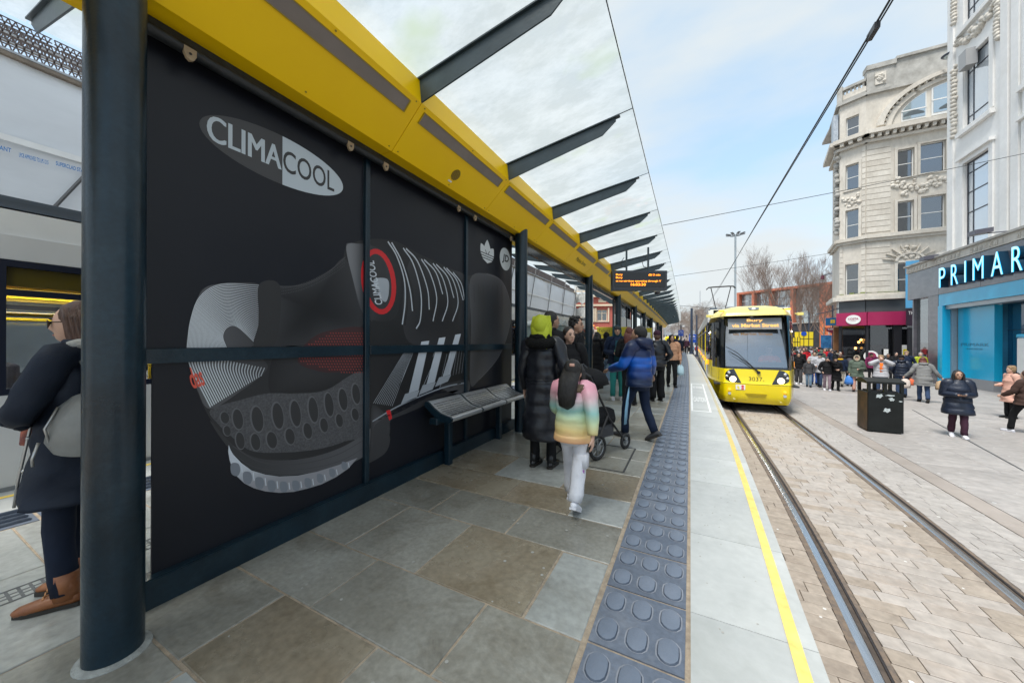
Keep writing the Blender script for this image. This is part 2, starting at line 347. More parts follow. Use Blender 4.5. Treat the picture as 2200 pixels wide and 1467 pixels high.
# far half of the platform behind the panels (seen past the column and beyond the first bay)
y = -1.6; i = 0
while y < 26:
    h = random.choice([0.6, 0.8]) * (1 if y < 3 else 1.7)
    c = -3.55 + U(-.1, .1)
    slab(-4.47, c, y, y + h, STONE_C); slab(c, XL, y, y + h, STONE_C); y += h
# coping slabs with a yellow line painted on them
jy = [-1.2, -.5, .32, 1.18, 2.024, 2.866, 3.95]
while jy[-1] < 50: jy.append(jy[-1] + (0.85 if jy[-1] < 14 else 2.4))
for a, b in zip(jy[:-1], jy[1:]):
    mb = MB(); x0 = 0.006
    for q0, q1 in [(a + .002, b - .002)]:
        e0, e1 = EDGE(q0), EDGE(q1); b0, b1 = bend(q0), bend(q1)
        for X0, X1, Z0, Z1 in ((0, 1, 0, 0),):
            mb.add([(x0 + b0, q0, 0), (e0, q0, 0), (e1, q1, 0), (x0 + b1, q1, 0), (x0 + b0, q0, -.08), (e0, q0, -.08), (e1, q1, -.08), (x0 + b1, q1, -.08)],
                   [(0, 1, 2, 3), (0, 4, 5, 1), (1, 5, 6, 2), (2, 6, 7, 3), (3, 7, 4, 0)])
    mb.build('coping_slab', COPING, plat, world=False)
ylw = MB(); st = ys(-1, 45, 0.5)
for a, b in zip(st[:-1], st[1:]):
    w0, w1 = EDGE(a) - 0.112, EDGE(b) - 0.112
    ylw.quad((w0, a, .004), (w0 + .052, a, .004), (w1 + .052, b, .004), (w1, b, .004))
ym_ = mat('yellow_line_paint', (0.80, 0.60, 0.16), 0.5, var=0.22, scale=14)
t = ym_.node_tree; P_ = t.nodes['Principled BSDF']
# worn towards the far end: the paint has faded there
tcn = nn(t, 'ShaderNodeTexCoord'); s_ = nn(t, 'ShaderNodeSeparateXYZ'); mr = nn(t, 'ShaderNodeMapRange'); mr.inputs[1].default_value = 3.4; mr.inputs[2].default_value = 9.0; mr.inputs[3].default_value = 1; mr.inputs[4].default_value = 0.25
t.links.new(tcn.outputs['Object'], s_.inputs[0]); t.links.new(s_.outputs[1], mr.inputs[0]); t.links.new(mr.outputs[0], P_.inputs['Alpha'])
ylw.build('yellow_line', ym_, plat, world=False)
# faded white painted box on the coping
wp = mat('worn_white_paint', (0.72, 0.73, 0.72), 0.6, var=0.1, scale=10)
mb = MB(); mb.box((.0 + .02, 7.85, .003), (.055, 12.9, .005)); mb.box((.345, 7.85, .003), (.38, 12.9, .005)); mb.box((.056, 7.85, .003), (.344, 7.93, .005)); mb.box((.056, 12.8, .003), (.344, 12.9, .005))
put_text(mb, 'CAUTION', (.075, 9.1, .004), (.25, 0, 0), (0, .75, 0), 0.02); put_text(mb, 'NO SMOKING', (.075, 11.6, .004), (.25, 0, 0), (0, .55, 0), 0.02)
mb.build('painted_notice', wp, plat, world=False)

# tactile tiles: six oval lozenges raised on each
def tactile_mesh():
    s = 0.405; mb = MB(); h = s / 2
    mb.add([(-h, -h, -.03), (h, -h, -.03), (h, h, -.03), (-h, h, -.03), (-h, -h, 0), (h, -h, 0), (h, h, 0), (-h, h, 0)], [(0, 1, 5, 4), (1, 2, 6, 5), (2, 3, 7, 6), (3, 0, 4, 7), (4, 5, 6, 7)])
    for iy in (-1, 1):
        for ix in (-1, 0, 1):
            cx, cy = ix * 0.135, iy * 0.1; out = []
            def loop(rx, ry, z):
                pts = []
                for k in range(16):
                    a = 2 * PI * (k + .5) / 16; cc, ss = math.cos(a), math.sin(a)
                    x = max(-1, min(1, cc * 1.12)) * rx; yy = ss * ry
                    pts.append((cx + x, cy + yy, z))
                return pts
            L0, L1, L2 = loop(.047, .074, 0.0005), loop(.0425, .069, .007), loop(.033, .058, .0095)
            n = 16
            L00 = loop(.054, .077, .0008)
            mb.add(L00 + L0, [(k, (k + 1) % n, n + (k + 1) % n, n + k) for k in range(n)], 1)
            mb.add(L0 + L1, [(k, (k + 1) % n, n + (k + 1) % n, n + k) for k in range(n)], 3)  # side faces darkened in colour, contact shade put into the material
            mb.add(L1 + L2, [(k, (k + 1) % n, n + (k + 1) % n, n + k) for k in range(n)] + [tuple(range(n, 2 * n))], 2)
    o = mb.build('tactile_tile', [TACT, mat('dusty_rim', (.24, .255, .29), .6, var=.2, scale=20), mat('worn_lozenge_top', (.12, .15, .20), .40, col2=(.185, .215, .27), var=.2, scale=3, bump=.12, bscale=90, detail=8), mat('shaded_lozenge_side', (.06, .078, .11), .5)], None, smooth=25, world=False); me = o.data; bpy.data.objects.remove(o); return me
tm = tactile_mesh()
for k in range(-4, 115):
    yc = 1.605 + 0.4205 * k + 0.21
    share('tactile_tile', tm, plat, (-0.2185 + bend(yc) + U(-.0008, .0008), yc, 0.001 + U(-.001, .001)), U(-.003, .003))
def corduroy_mesh():
    mb = MB(); h = .2; mb.box((-h, -h, -.03), (h, h, 0), bev=.003)
    for i in range(4):
        x = -.15 + .1 * i; mb.tube([(x, -.17, .001), (x, -.15, .005), (x, .15, .005), (x, .17, .001)], [(.012, .002), (.022, .006), (.022, .006), (.012, .002)], 8)
    o = mb.build('ribbed_tile', TACT, None, smooth=30, world=False); me = o.data; bpy.data.objects.remove(o); return me
cm = corduroy_mesh()
for k in range(-4, 40):
    yc = 0.1 + 0.42 * k; share('ribbed_tile', cm, plat, (-4.685 + bend(yc), yc, 0.001))
mb = MB(); mb.box((-5.58, -6, -.06), (-4.9, 50, 0.0)); mb.build('coping_stone', COPING, plat, world=False)
mb = MB(); mb.box((-5.42, -6, .001), (-5.36, 50, .004)); mb.build('yellow_line', mat('yellow_line_far', (0.8, 0.58, 0.1), .5), plat, world=False)
# drain grating beside the leaning woman
dr = MB(); x0, x1 = -3.36, -3.22
dr.box((x0 - .012, -.9, -.01), (x0, 2.0, .004)); dr.box((x1, -.9, -.01), (x1 + .012, 2.0, .004)); dr.box((x0, -.9, -.02), (x1, 2.0, -.018), 1)
for k in range(73):
    yy = -.9 + k * .04; dr.box((x0, yy, -.012), (x1, yy + .012, .003))
for xx in (x0 + .045, x0 + .085): dr.box((xx, -.9, -.011), (xx + .012, 2.0, .0025))
d = dr.build('drain_grating', [mat('cast_iron', (.13, .135, .135), .5, .3, var=.3, scale=20), BLACK], None)
tag(d, 'slotted iron drain grating set in the paving beside the brown boots', 'drain')
# access cover outline in the paving near the boy in blue
cv = MB(); a, b = (-1.48, 3.82), (-.62, 4.75)
for q in ((a[0], a[1], b[0], a[1] + .02), (a[0], b[1] - .02, b[0], b[1]), (a[0], a[1] + .02, a[0] + .02, b[1] - .02), (b[0] - .02, a[1] + .02, b[0], b[1] - .02)):
    cv.box((q[0], q[1], -.01), (q[2], q[3], .0045))
o = cv.build('access_cover_frame', mat('cast_iron_rim', (.07, .07, .07), .5, .3, var=.3, scale=20)); tag(o, 'thin metal frame of an access cover in the platform paving', 'manhole cover')

# track bed: rails in grooves, setts in rows across
def track(name, cx, a0, a1, label):
    root = thing(name, label, 'tram rail', (cx(a0), a0, TR))
    mb = MB(); st = ys(a0, a1, 0.5)
    prof = [(-.034, -.02), (-.034, .000), (-.028, .003), (.028, .003), (.034, -.002), (.036, -.035), (.072, -.035), (.074, -.004), (.088, -.002), (.09, -.02)]
    n = len(prof)
    mb.add([(cx(y_) + p[0], y_, TR + p[1]) for y_ in st for p in prof], [(i * n + k, i * n + k + 1, (i + 1) * n + k + 1, (i + 1) * n + k) for i in range(len(st) - 1) for k in range(n - 1)])
    o = mb.build('rail_head', [mat('polished_rail', (.55, .56, .58), .22, 1.0, var=.15, scale=6, stretch=(20, .6, 1)), mat('rail_groove', (.035, .03, .03), .6, .2, var=.4, scale=30)], root, smooth=30)
    for p in o.data.polygons:
        cxp = p.center; k = None
    me = o.data; lx = [cx(a0)]
    for p in me.polygons:
        yw = p.center.y + a0; xx = p.center.x + cx(a0) - cx(yw)
        p.material_index = 0 if -.034 < xx < .034 else 1
    mb = MB()
    for s0, s1 in ((-.085, -.034), (.09, .125)):
        mb.add([(cx(y_) + q, y_, TR - .001) for y_ in st for q in (s0, s1)], [(2 * i, 2 * i + 1, 2 * i + 3, 2 * i + 2) for i in range(len(st) - 1)])
    mb.build('rail_surround', mat('rusty_bitumen', (.10, .085, .075), .75, col2=(.22, .16, .11), var=.3, scale=14, bump=.3, bscale=80), root)
track('tram_rail', lambda y_: RAIL(y_) - .7175, 1.5, 60, 'polished tram rail nearest the platform edge with dark groove')
track('tram_rail', lambda y_: RAIL(y_) + .66, 1.5, 60, 'polished tram rail farther from the platform beside grey setts')
bed = bpy.data.objects.new('road', None); COL.objects.link(bed); bed['kind'] = 'structure'
g = MB(); st = ys(0, 70, 1.0)
for a, b in zip(st[:-1], st[1:]): g.quad((EDGE(a) - .02, a, TR - .014), (3.55, a, TR - .014), (3.55, b, TR - .014), (EDGE(b) - .02, b, TR - .014))
g.build('road_base', JOINT, bed, world=False)
def sett_geo(x0, x1, y0, y1, dx=0.0, gap=0.003):
    z = TR + U(-.002, .002); x0 += gap; x1 -= gap; y0 += gap; y1 -= gap; b = .004
    tl = U(-.0015, .0015)
    base = [(x0, y0), (x1, y0), (x1, y1), (x0, y1)]
    vs = [(x, y_, TR - .016) for x, y_ in base] + [(x, y_, z - .003) for x, y_ in base] + [(x + (b if i in (0, 3) else -b), y_ + (b if i < 2 else -b), z + (tl if i < 2 else -tl)) for i, (x, y_) in enumerate(base)]
    return vs, [(i, (i + 1) % 4, 4 + (i + 1) % 4, 4 + i) for i in range(4)] + [(4 + i, 4 + (i + 1) % 4, 8 + (i + 1) % 4, 8 + i) for i in range(4)] + [(8, 9, 10, 11)]
rest = [MB(), MB(), MB()]; n_setts = 0; yrow = 1.58
while yrow < 30:
    ym = yrow + .0785; rc = RAIL(ym); e = EDGE(ym)
    zones = [(e + .004, rc - .7175 - .087, SETT_R, 0), (rc - .7175 + .128, rc + .66 - .087, SETT, 1), (rc + .66 + .128, 3.5, SETT_G, 2)]
    for x0, x1, m, zi in zones:
        x = x0; first = True
        while x < x1 - .02:
            w = U(.17, .44) if zi else U(.3, .5)
            if first: w *= U(.5, 1); first = False
            if x1 - (x + w) < .1: w = x1 - x
            vs, fs = sett_geo(x, x + w, yrow, yrow + .157)
            mm = m; zz = zi
            if zi == 1 and (x1 - x < .33): mm = SETT_R; zz = 0
            if zi == 1 and (x - x0 < .12) and R() < .5: mm = SETT_R; zz = 0
            if yrow > 3.0 and n_setts < 298 and x < 8: MB().add(vs, fs).build('sett', mm, bed, world=False); n_setts += 1
            else: rest[zz].add(vs, fs)
            x += w
    yrow += .157
for rmb, m in zip(rest, (SETT_R, SETT, SETT_G)): rmb.build('small_setts', m, bed, world=False, kind='stuff')

# plaza: kerb band, then wide slabs
plz = bpy.data.objects.new('pavement', None); COL.objects.link(plz); plz['kind'] = 'structure'
g = MB(); g.quad((3.5, -3, TR - .012), (60, -3, TR - .012), (60, 80, TR - .012), (3.5, 80, TR - .012)); g.build('pavement_base', JOINT, plz, world=False)
y = 2
while y < 40:
    ln = 1.2; slab(3.51, 3.80, y, y + ln, BAND, 'kerb_stone', gap=.002, z=TR, parent=plz, skew=True); y += ln
# studs along the band
studs = MB()
for k in range(60): studs.cyl((3.88, 2 + k * .62, TR - .01), .022, .014, 8)
studs.build('metal_studs', mat('stud', (.6, .6, .58), .4, .3), plz, world=False, kind='stuff')
y = 2.0; cnt = 0
while y < 46:
    h = .62 if y < 20 else 1.8; x = 3.81
    while x < (12.6 if y < 30 else 16):
        w = random.choice([.8, 1.1, 1.5]) * (1 if y < 20 else 2.2)
        if cnt < 296: slab(x, x + w, y, y + h, PLAZA, 'paving_slab', gap=.0022, z=TR, parent=plz); cnt += 1
        x += w
    y += h
g = MB(); g.quad((3.5, 46, TR - .004), (60, 46, TR - .004), (60, 80, TR - .004), (3.5, 80, TR - .004)); g.quad((12.9, -3, TR - .006), (60, -3, TR - .006), (60, 46, TR - .006), (12.9, 46, TR - .006))
g.build('far_pavement', mat('far_slab', (.38, .365, .35), .6, var=.2, scale=.7), plz, world=False)
# slot drain crossing the plaza lengthwise
mb = MB(); a = on_z(1960, 880, TR); b = on_z(2200, 1012, TR)
mb.beam((a.x, a.y, TR + .002), (b.x, b.y, TR + .002), .03, .006); o = mb.build('slot_drain', mat('slot_steel', (.12, .12, .12), .5, .5, var=.2, scale=10)); tag(o, 'narrow dark slot drain running through the plaza paving', 'drain')
# left track beyond the platform
g = MB(); g.quad((-9.5, -10, TR - .004), (-5.55, -10, TR - .004), (-5.55, 70, TR - .004), (-9.5, 70, TR - .004)); g.build('left_track_bed', mat('sett_far', (.3, .27, .24), .7, var=.3, scale=3), None, kind='structure')
# chewing gum and droppings on the paving
gm = MB()
for k in range(70):
    x, yy = U(-2.3, -.5), U(.8, 7); gm.cyl((x + .0, yy, .0015), U(.004, .011), .0015, 7)
for k in range(60):
    x, yy = U(.05, .36), U(1.3, 7); gm.cyl((x, yy, .001), U(.003, .007), .0012, 7)
gm.build('gum_spots', mat('gum', (.38, .37, .34), .6), plat, world=False, kind='stuff')
gm = MB()
for k in range(160):
    x, yy = U(.8, 12), U(3, 18); gm.cyl((x, yy, TR + .001), U(.006, .018), .002, 7)
gm.build('gum_spots', mat('gum_pale', (.62, .61, .58), .6), bed, world=False, kind='stuff')
# ------------------------------------------------------------------ the shelter: columns, yellow beam, fins, roof glass, advert wall
XW = -2.54
shel = thing('tram_stop_shelter', 'long tram stop shelter with yellow beam, frosted glass roof on dark fins and navy columns', 'shelter', (-2.5, 0.6, 0))
colx = [(-2.284, .567)] + [(on_x(px, 700, -2.32 + b).x, on_x(px, 700, -2.32 + b).y) for px, b in ((1119.5, 0), (1265, -.01), (1328, -.02), (1364, -.04), (1383.5, -.08), (1399.5, -.15), (1413, -.25), (1421, -.35))]
colx = [(-2.284, -4.0)] + colx
for i, (x, y) in enumerate(colx):
    if y > 46: continue
    mb = MB(); mb.tube([(x, y, .0), (x, y, 3.32)], .096, 40)
    c = mb.build('column', NAVY, shel, smooth=True)
    mb = MB(); mb.tube([(x, y, .0), (x, y, .006), (x, y, .012)], [.122, .12, .1], 32); mb.build('column_collar', mat('base_mortar', (.34, .35, .33), .8, var=.3, scale=20, bump=.4, bscale=80), shel)
JY = [-3.96 + 1.537 * k for k in range(34)]
prof = [(-2.44, 3.035), (-2.30, 3.03), (-1.965, 3.345), (-1.985, 3.535), (-2.03, 3.545)]
LENS = mat('lamp_diffuser_off', (.20, .17, .155), .35, var=.2, scale=2)
def mir(x): return 2 * -2.5 - x
XC = -2.5
def F(f, y, side=1, off=0.0):
    "point on the sloping soffit face, f from the inner to the outer edge"
    x = -2.30 + .335 * f + off * .68; z = 3.03 + .315 * f - off * .73
    if side < 0: x = mir(x)
    return (x + bend(y), y, z)
for k in range(33):
    y0, y1 = JY[k] + .003, JY[k + 1] - .003
    for side in (1, -1):
        if side < 0 and k > 26: continue
        pts = [((x if side > 0 else mir(x)), z) for x, z in prof]; n = len(pts); mb = MB()
        mb.add([(x + bend(y), y, z) for y in (y0, y1) for x, z in pts], [(i, i + 1, n + i + 1, n + i) for i in range(n - 1)])
        # folded returns at the joints so the panel has thickness
        for y in (y0, y1): mb.add([(x + bend(y), y, z) for x, z in pts] + [(x + bend(y) + (-.02 if side > 0 else .02), y, z + .03) for x, z in pts], [(i, i + 1, n + i + 1, n + i) for i in range(n - 1)])
        pn = mb.build('soffit_panel', YEL, shel)
        mb = MB(); a, b = y0 + .07, y1 - .1
        if side > 0 or k < 12:
            q = [F(.70, a, side, .004), F(.90, a, side, .004), F(.90, b, side, .004), F(.70, b, side, .004)]
            mb.add(q, [(0, 1, 2, 3)]); 
            mb.build('light_fitting', LENS, pn)
            mb = MB()
            for fa, fb, ya, yb in ((.688, .70, a - .01, b + .01), (.90, .912, a - .01, b + .01), (.70, .90, a - .01, a), (.70, .90, b, b + .01)):
                q = [F(fa, ya, side, .008), F(fb, ya, side, .008), F(fb, yb, side, .008), F(fa, yb, side, .008)]
                mb.prism(q, (-.004 * side, 0, .005))
            mb.build('light_frame', mat('dark_yellow_trim', (.38, .26, .0), .5), pn)
# speaker grille and station name on the beam
def on_soffit(px, py):
    d = _dir(px, py); n = Vector((.315, 0, -.335)); p0 = Vector((-2.30, 0, 3.03)) - Vector((0, 0, EYE)); t = n.dot(p0) / n.dot(d); return Vector((d.x * t, d.y * t, EYE + d.z * t))
c = on_soffit(979, 376); u = Vector((.729, 0, .685)); nrm = Vector((.685, 0, -.729)); mb = MB()
for k in range(11):
    f = -1 + 2 * (k + .5) / 11; w = math.sqrt(max(0, 1 - f * f)) * .058
    mb.obox(c + nrm * .003 + u * (f * .058), u * .0035, Vector((0, w, 0)), nrm * .002)
mb.build('speaker_grille', mat('grille_dark', (.13, .10, .02), .6), shel)
mb = MB(); mb.obox(c + nrm * .003 - u * .085 + Vector((0, -.02, 0)), u * .009, Vector((0, .028, 0)), nrm * .001); mb.build('small_label', WHITE, shel)
a = on_soffit(1238, 556); mb = MB(); put_text(mb, 'Market Street', a + nrm * .004 + u * -.03, (0, .72, 0), u * .085, nrm=nrm, bold=.0)
mb.build('station_name', mat('dark_print', (.05, .045, .03), .6), shel)
# dark carrier behind the yellow panels, top rail and clerestory
mb = MB(); st = ys(-4, 46.5, 1.5)
for a, b in zip(st[:-1], st[1:]):
    mb.add([(x + bend(y), y, z) for y in (a, b) for x, z in ((-2.62, 3.06), (-2.38, 3.06), (-2.38, 3.30), (-2.1, 3.50), (-2.9, 3.50), (-2.62, 3.30))], [(i, (i + 1) % 6, 6 + (i + 1) % 6, 6 + i) for i in range(6)])
mb.build('beam_core', BLACK, shel)
mb = MB(); mb.tube([(-2.455, .62, 2.985), (-2.455, 4.9, 2.985)], .032, 12); mb.box((-2.56, .6, 3.0), (-2.43, 4.95, 3.055)); mb.build('top_rail', mat('dark_rail', (.016, .019, .022), .45, var=.5, scale=14, bump=.2, bscale=50), shel, smooth=True)
LUG = mat('plywood_lug', (.36, .27, .17), .8, var=.2, scale=20)
for px, py in ((408, 125), (753, 322), (829, 365), (986, 454), (1021, 476), (1098, 518)):
    p = on_x(px, py, -2.43); mb = MB(); w = .027
    mb.prism([(-2.423, p.y - w, 2.985), (-2.423, p.y + w, 2.985), (-2.423, p.y + w, 2.95), (-2.423, p.y + w * .6, 2.925), (-2.423, p.y, 2.915), (-2.423, p.y - w * .6, 2.925), (-2.423, p.y - w, 2.95)], (-.018, 0, 0))
    mb.cyl((-2.424, p.y, 2.952), .007, .004, 10, 1, 'x'); mb.build('lug', [LUG, BLACK], shel)
# fins and roof glass
RG = bpy.data.materials.new('dirty_roof_glass'); RG.use_nodes = True; t = RG.node_tree; t.nodes.clear()
o_ = nn(t, 'ShaderNodeOutputMaterial'); tr = nn(t, 'ShaderNodeBsdfTransparent'); tr.inputs[0].default_value = (.80, .85, .86, 1)
tl = nn(t, 'ShaderNodeBsdfTranslucent'); df = nn(t, 'ShaderNodeBsdfDiffuse')
tcn = nn(t, 'ShaderNodeTexCoord'); mpn = nn(t, 'ShaderNodeMapping'); mpn.inputs['Scale'].default_value = (1, 1.8, 1); mpn.inputs['Rotation'].default_value = (0, 0, .35); n1 = nn(t, 'ShaderNodeTexNoise'); n1.inputs['Scale'].default_value = 1.6; n1.inputs['Detail'].default_value = 12; n1.inputs['Roughness'].default_value = .7
n2 = nn(t, 'ShaderNodeTexNoise'); n2.inputs['Scale'].default_value = 1.1; n2.inputs['Detail'].default_value = 3
cr = nn(t, 'ShaderNodeValToRGB'); cr.color_ramp.elements[0].position = .44; cr.color_ramp.elements[0].color = (.43, .455, .45, 1); cr.color_ramp.elements[1].position = .62; cr.color_ramp.elements[1].color = (.585, .605, .605, 1)
c2 = nn(t, 'ShaderNodeValToRGB'); c2.color_ramp.elements[0].position = .60; c2.color_ramp.elements[0].color = (0, 0, 0, 1); c2.color_ramp.elements[1].position = .76; c2.color_ramp.elements[1].color = (1, 1, 1, 1)
mxc = nn(t, 'ShaderNodeMix', data_type='RGBA'); mxc.inputs[7].default_value = (.42, .49, .26, 1)
t.links.new(tcn.outputs['Object'], mpn.inputs[0]); t.links.new(mpn.outputs[0], n1.inputs['Vector']); t.links.new(tcn.outputs['Object'], n2.inputs['Vector'])
t.links.new(n1.outputs[0], cr.inputs[0]); t.links.new(n2.outputs[0], c2.inputs[0]); t.links.new(c2.outputs[0], mxc.inputs[0]); t.links.new(cr.outputs[0], mxc.inputs[6])
t.links.new(mxc.outputs[2], tl.inputs[0]); t.links.new(mxc.outputs[2], df.inputs[0])
m0 = nn(t, 'ShaderNodeMixShader'); m0.inputs[0].default_value = .12; t.links.new(tl.outputs[0], m0.inputs[1]); t.links.new(df.outputs[0], m0.inputs[2])
mr = nn(t, 'ShaderNodeMapRange'); mr.inputs[1].default_value = .35; mr.inputs[2].default_value = .7; mr.inputs[3].default_value = .70; mr.inputs[4].default_value = .56; t.links.new(n1.outputs[0], mr.inputs[0])
m1 = nn(t, 'ShaderNodeMixShader'); t.links.new(mr.outputs[0], m1.inputs[0]); t.links.new(tr.outputs[0], m1.inputs[1]); t.links.new(m0.outputs[0], m1.inputs[2])
gl = nn(t, 'ShaderNodeBsdfGlossy'); gl.inputs['Roughness'].default_value = .05; m2 = nn(t, 'ShaderNodeMixShader'); m2.inputs[0].default_value = .07; t.links.new(m1.outputs[0], m2.inputs[1]); t.links.new(gl.outputs[0], m2.inputs[2]); t.links.new(m2.outputs[0], o_.inputs[0])
for k in range(33):
    y = JY[k]
    for side in (1, -1):
        if side < 0 and k > 26: continue
        X = (lambda x: x) if side > 0 else mir
        b = bend(y); mb = MB()
        web = [(-1.97, 3.345), (-.84, 3.585), (-.70, 3.70), (-.70, 3.735), (-1.99, 3.53)]
        mb.prism([(X(x) + b, y - .006, z) for x, z in web], (0, .012, 0))
        mb.prism([(X(x) + b, y - .028, z) for x, z in ((-1.99, 3.532), (-.66, 3.742), (-.66, 3.754), (-1.99, 3.544))], (0, .056, 0))
        mb.build('canopy_fin', NAVY2, shel)
        if k < 32:
            y2 = JY[k + 1]; b2 = bend(y2); mb = MB(); g_ = .006
            mb.add([(X(-2.02) + b, y + g_, 3.553), (X(-.52) + b, y + g_, 3.792), (X(-.52) + b2, y2 - g_, 3.792), (X(-2.02) + b2, y2 - g_, 3.553)], [(0, 1, 2, 3)])
            mb.build('roof_glass', RG, shel)
            if side > 0:
                mb = MB(); mb.beam((-.53 + b, y + g_, 3.782), (-.53 + b2, y2 - g_, 3.782), .006, .012); mb.beam((-2.02 + b, y, 3.549), (-.53 + b, y, 3.786), .01, .004); mb.build('glass_edge', BLACK, shel)

# advert wall
mb = MB(); mb.box((-2.575, .67, .0), (-2.485, 4.95, .145)); mb.box((-2.585, .67, .145), (-2.495, 4.95, .152)); mb.build('bottom_rail', NAVY, shel)
mb = MB(); mb.box((-2.565, .70, 1.272), (-2.515, 2.083, 1.352), bev=.004); mb.box((-2.565, 2.158, 1.272), (-2.515, 3.602, 1.352), bev=.004); mb.box((-2.565, 3.672, 1.272), (-2.515, 4.90, 1.352), bev=.004); mb.build('mid_rail', NAVY, shel)
for a, b in ((2.085, 2.156), (3.604, 3.670)):
    mb = MB(); mb.box((-2.57, a + .012, .153), (-2.508, b - .012, 2.995), bev=.004); mb.build('mullion', NAVY, shel)
adv = thing('advert_panel', 'black printed advert of a dark mesh running shoe filling the shelter wall', 'advertisement', (XW, .7, 0))
VINYL = mat('black_vinyl', (.010, .0112, .0165), .36, var=.12, scale=1.2, spec=.30)
for (ya, yb) in ((.735, 2.09), (2.15, 3.61), (3.665, 4.93)):
    for (za, zb) in ((.15, 1.28), (1.345, 3.0)):
        if ya < 1 and za < 1: ya2 = .765
        else: ya2 = ya
        mb = MB(); mb.box((-2.556, ya2, za), (XW, yb, zb)); mb.build('printed_panel', VINYL, adv)
# flat print, each tone a thin layer of vinyl
_lay = [0]
def A(px, py, lay=0.0):
    p = on_x(px, py, XW); return Vector((XW + .0004 + lay, p.y, p.z))
def smooth_closed(P, n=6):
    out = []; m = len(P)
    for i in range(m):
        p0, p1, p2, p3 = P[i - 1], P[i], P[(i + 1) % m], P[(i + 2) % m]
        for k in range(n):
            t_ = k / n; out.append(tuple(.5 * ((2 * p1[j]) + (-p0[j] + p2[j]) * t_ + (2 * p0[j] - 5 * p1[j] + 4 * p2[j] - p3[j]) * t_ ** 2 + (-p0[j] + 3 * p1[j] - 3 * p2[j] + p3[j]) * t_ ** 3) for j in range(2)))
    return out
def smooth_open(P, n=6):
    P = [tuple(2 * a - b for a, b in zip(P[0], P[1]))] + list(P) + [tuple(2 * a - b for a, b in zip(P[-1], P[-2]))]; out = []
    for i in range(1, len(P) - 2):
        p0, p1, p2, p3 = P[i - 1:i + 3]
        for k in range(n):
            t_ = k / n; out.append(tuple(.5 * ((2 * p1[j]) + (-p0[j] + p2[j]) * t_ + (2 * p0[j] - 5 * p1[j] + 4 * p2[j] - p3[j]) * t_ ** 2 + (-p0[j] + 3 * p1[j] - 3 * p2[j] + p3[j]) * t_ ** 3) for j in range(2)))
    out.append(P[-2]); return out
def art(name, m, shapes, layer, strokes=(), sm=True, parent=None):
    mb = MB(); off = layer * .00035
    for P in shapes:
        pts = smooth_closed(P) if sm and len(P) > 4 else P
        mb.add([A(x, y, off) for x, y in pts], [tuple(range(len(pts)))])
    for P, w in strokes:
        pts = [A(x, y, off) for x, y in (smooth_open(P, 5) if len(P) > 2 else P)]; n = len(pts); vs = []
        for i, p in enumerate(pts):
            d = (pts[min(i + 1, n - 1)] - pts[max(i - 1, 0)]).normalized(); q = Vector((0, -d.z, d.y)) * (w[0] + (w[1] - w[0]) * i / (n - 1) if isinstance(w, tuple) else w) / 2
            vs += [p + q, p - q]
        mb.add(vs, [(2 * i, 2 * i + 1, 2 * i + 3, 2 * i + 2) for i in range(n - 1)])
    return mb.build(name, m, parent or adv)
def gmat(name, c1, c2, axis, p0, p1, rough=.38):
    "printed tone that blends across the artwork, in metres along the panel"
    if name in _mats: return _mats[name]
    m = bpy.data.materials.new(name); m.use_nodes = True; t = m.node_tree; p = t.nodes['Principled BSDF']; p.inputs['Roughness'].default_value = rough; p.inputs['Specular IOR Level'].default_value = .35
    tcn = nn(t, 'ShaderNodeTexCoord'); s_ = nn(t, 'ShaderNodeSeparateXYZ'); mr = nn(t, 'ShaderNodeMapRange', interpolation_type='SMOOTHSTEP'); mr.inputs[1].default_value = p0 - (.7 if axis == 1 else 0); mr.inputs[2].default_value = p1 - (.7 if axis == 1 else 0)
    mc = nn(t, 'ShaderNodeMix', data_type='RGBA'); mc.inputs[6].default_value = (*c1, 1); mc.inputs[7].default_value = (*c2, 1)
    t.links.new(tcn.outputs['Object'], s_.inputs[0]); t.links.new(s_.outputs[axis], mr.inputs[0]); t.links.new(mr.outputs[0], mc.inputs[0]); t.links.new(mc.outputs[2], p.inputs['Base Color']); _mats[name] = m; return m
G = lambda v, b=1.08: (v, v, v * b)
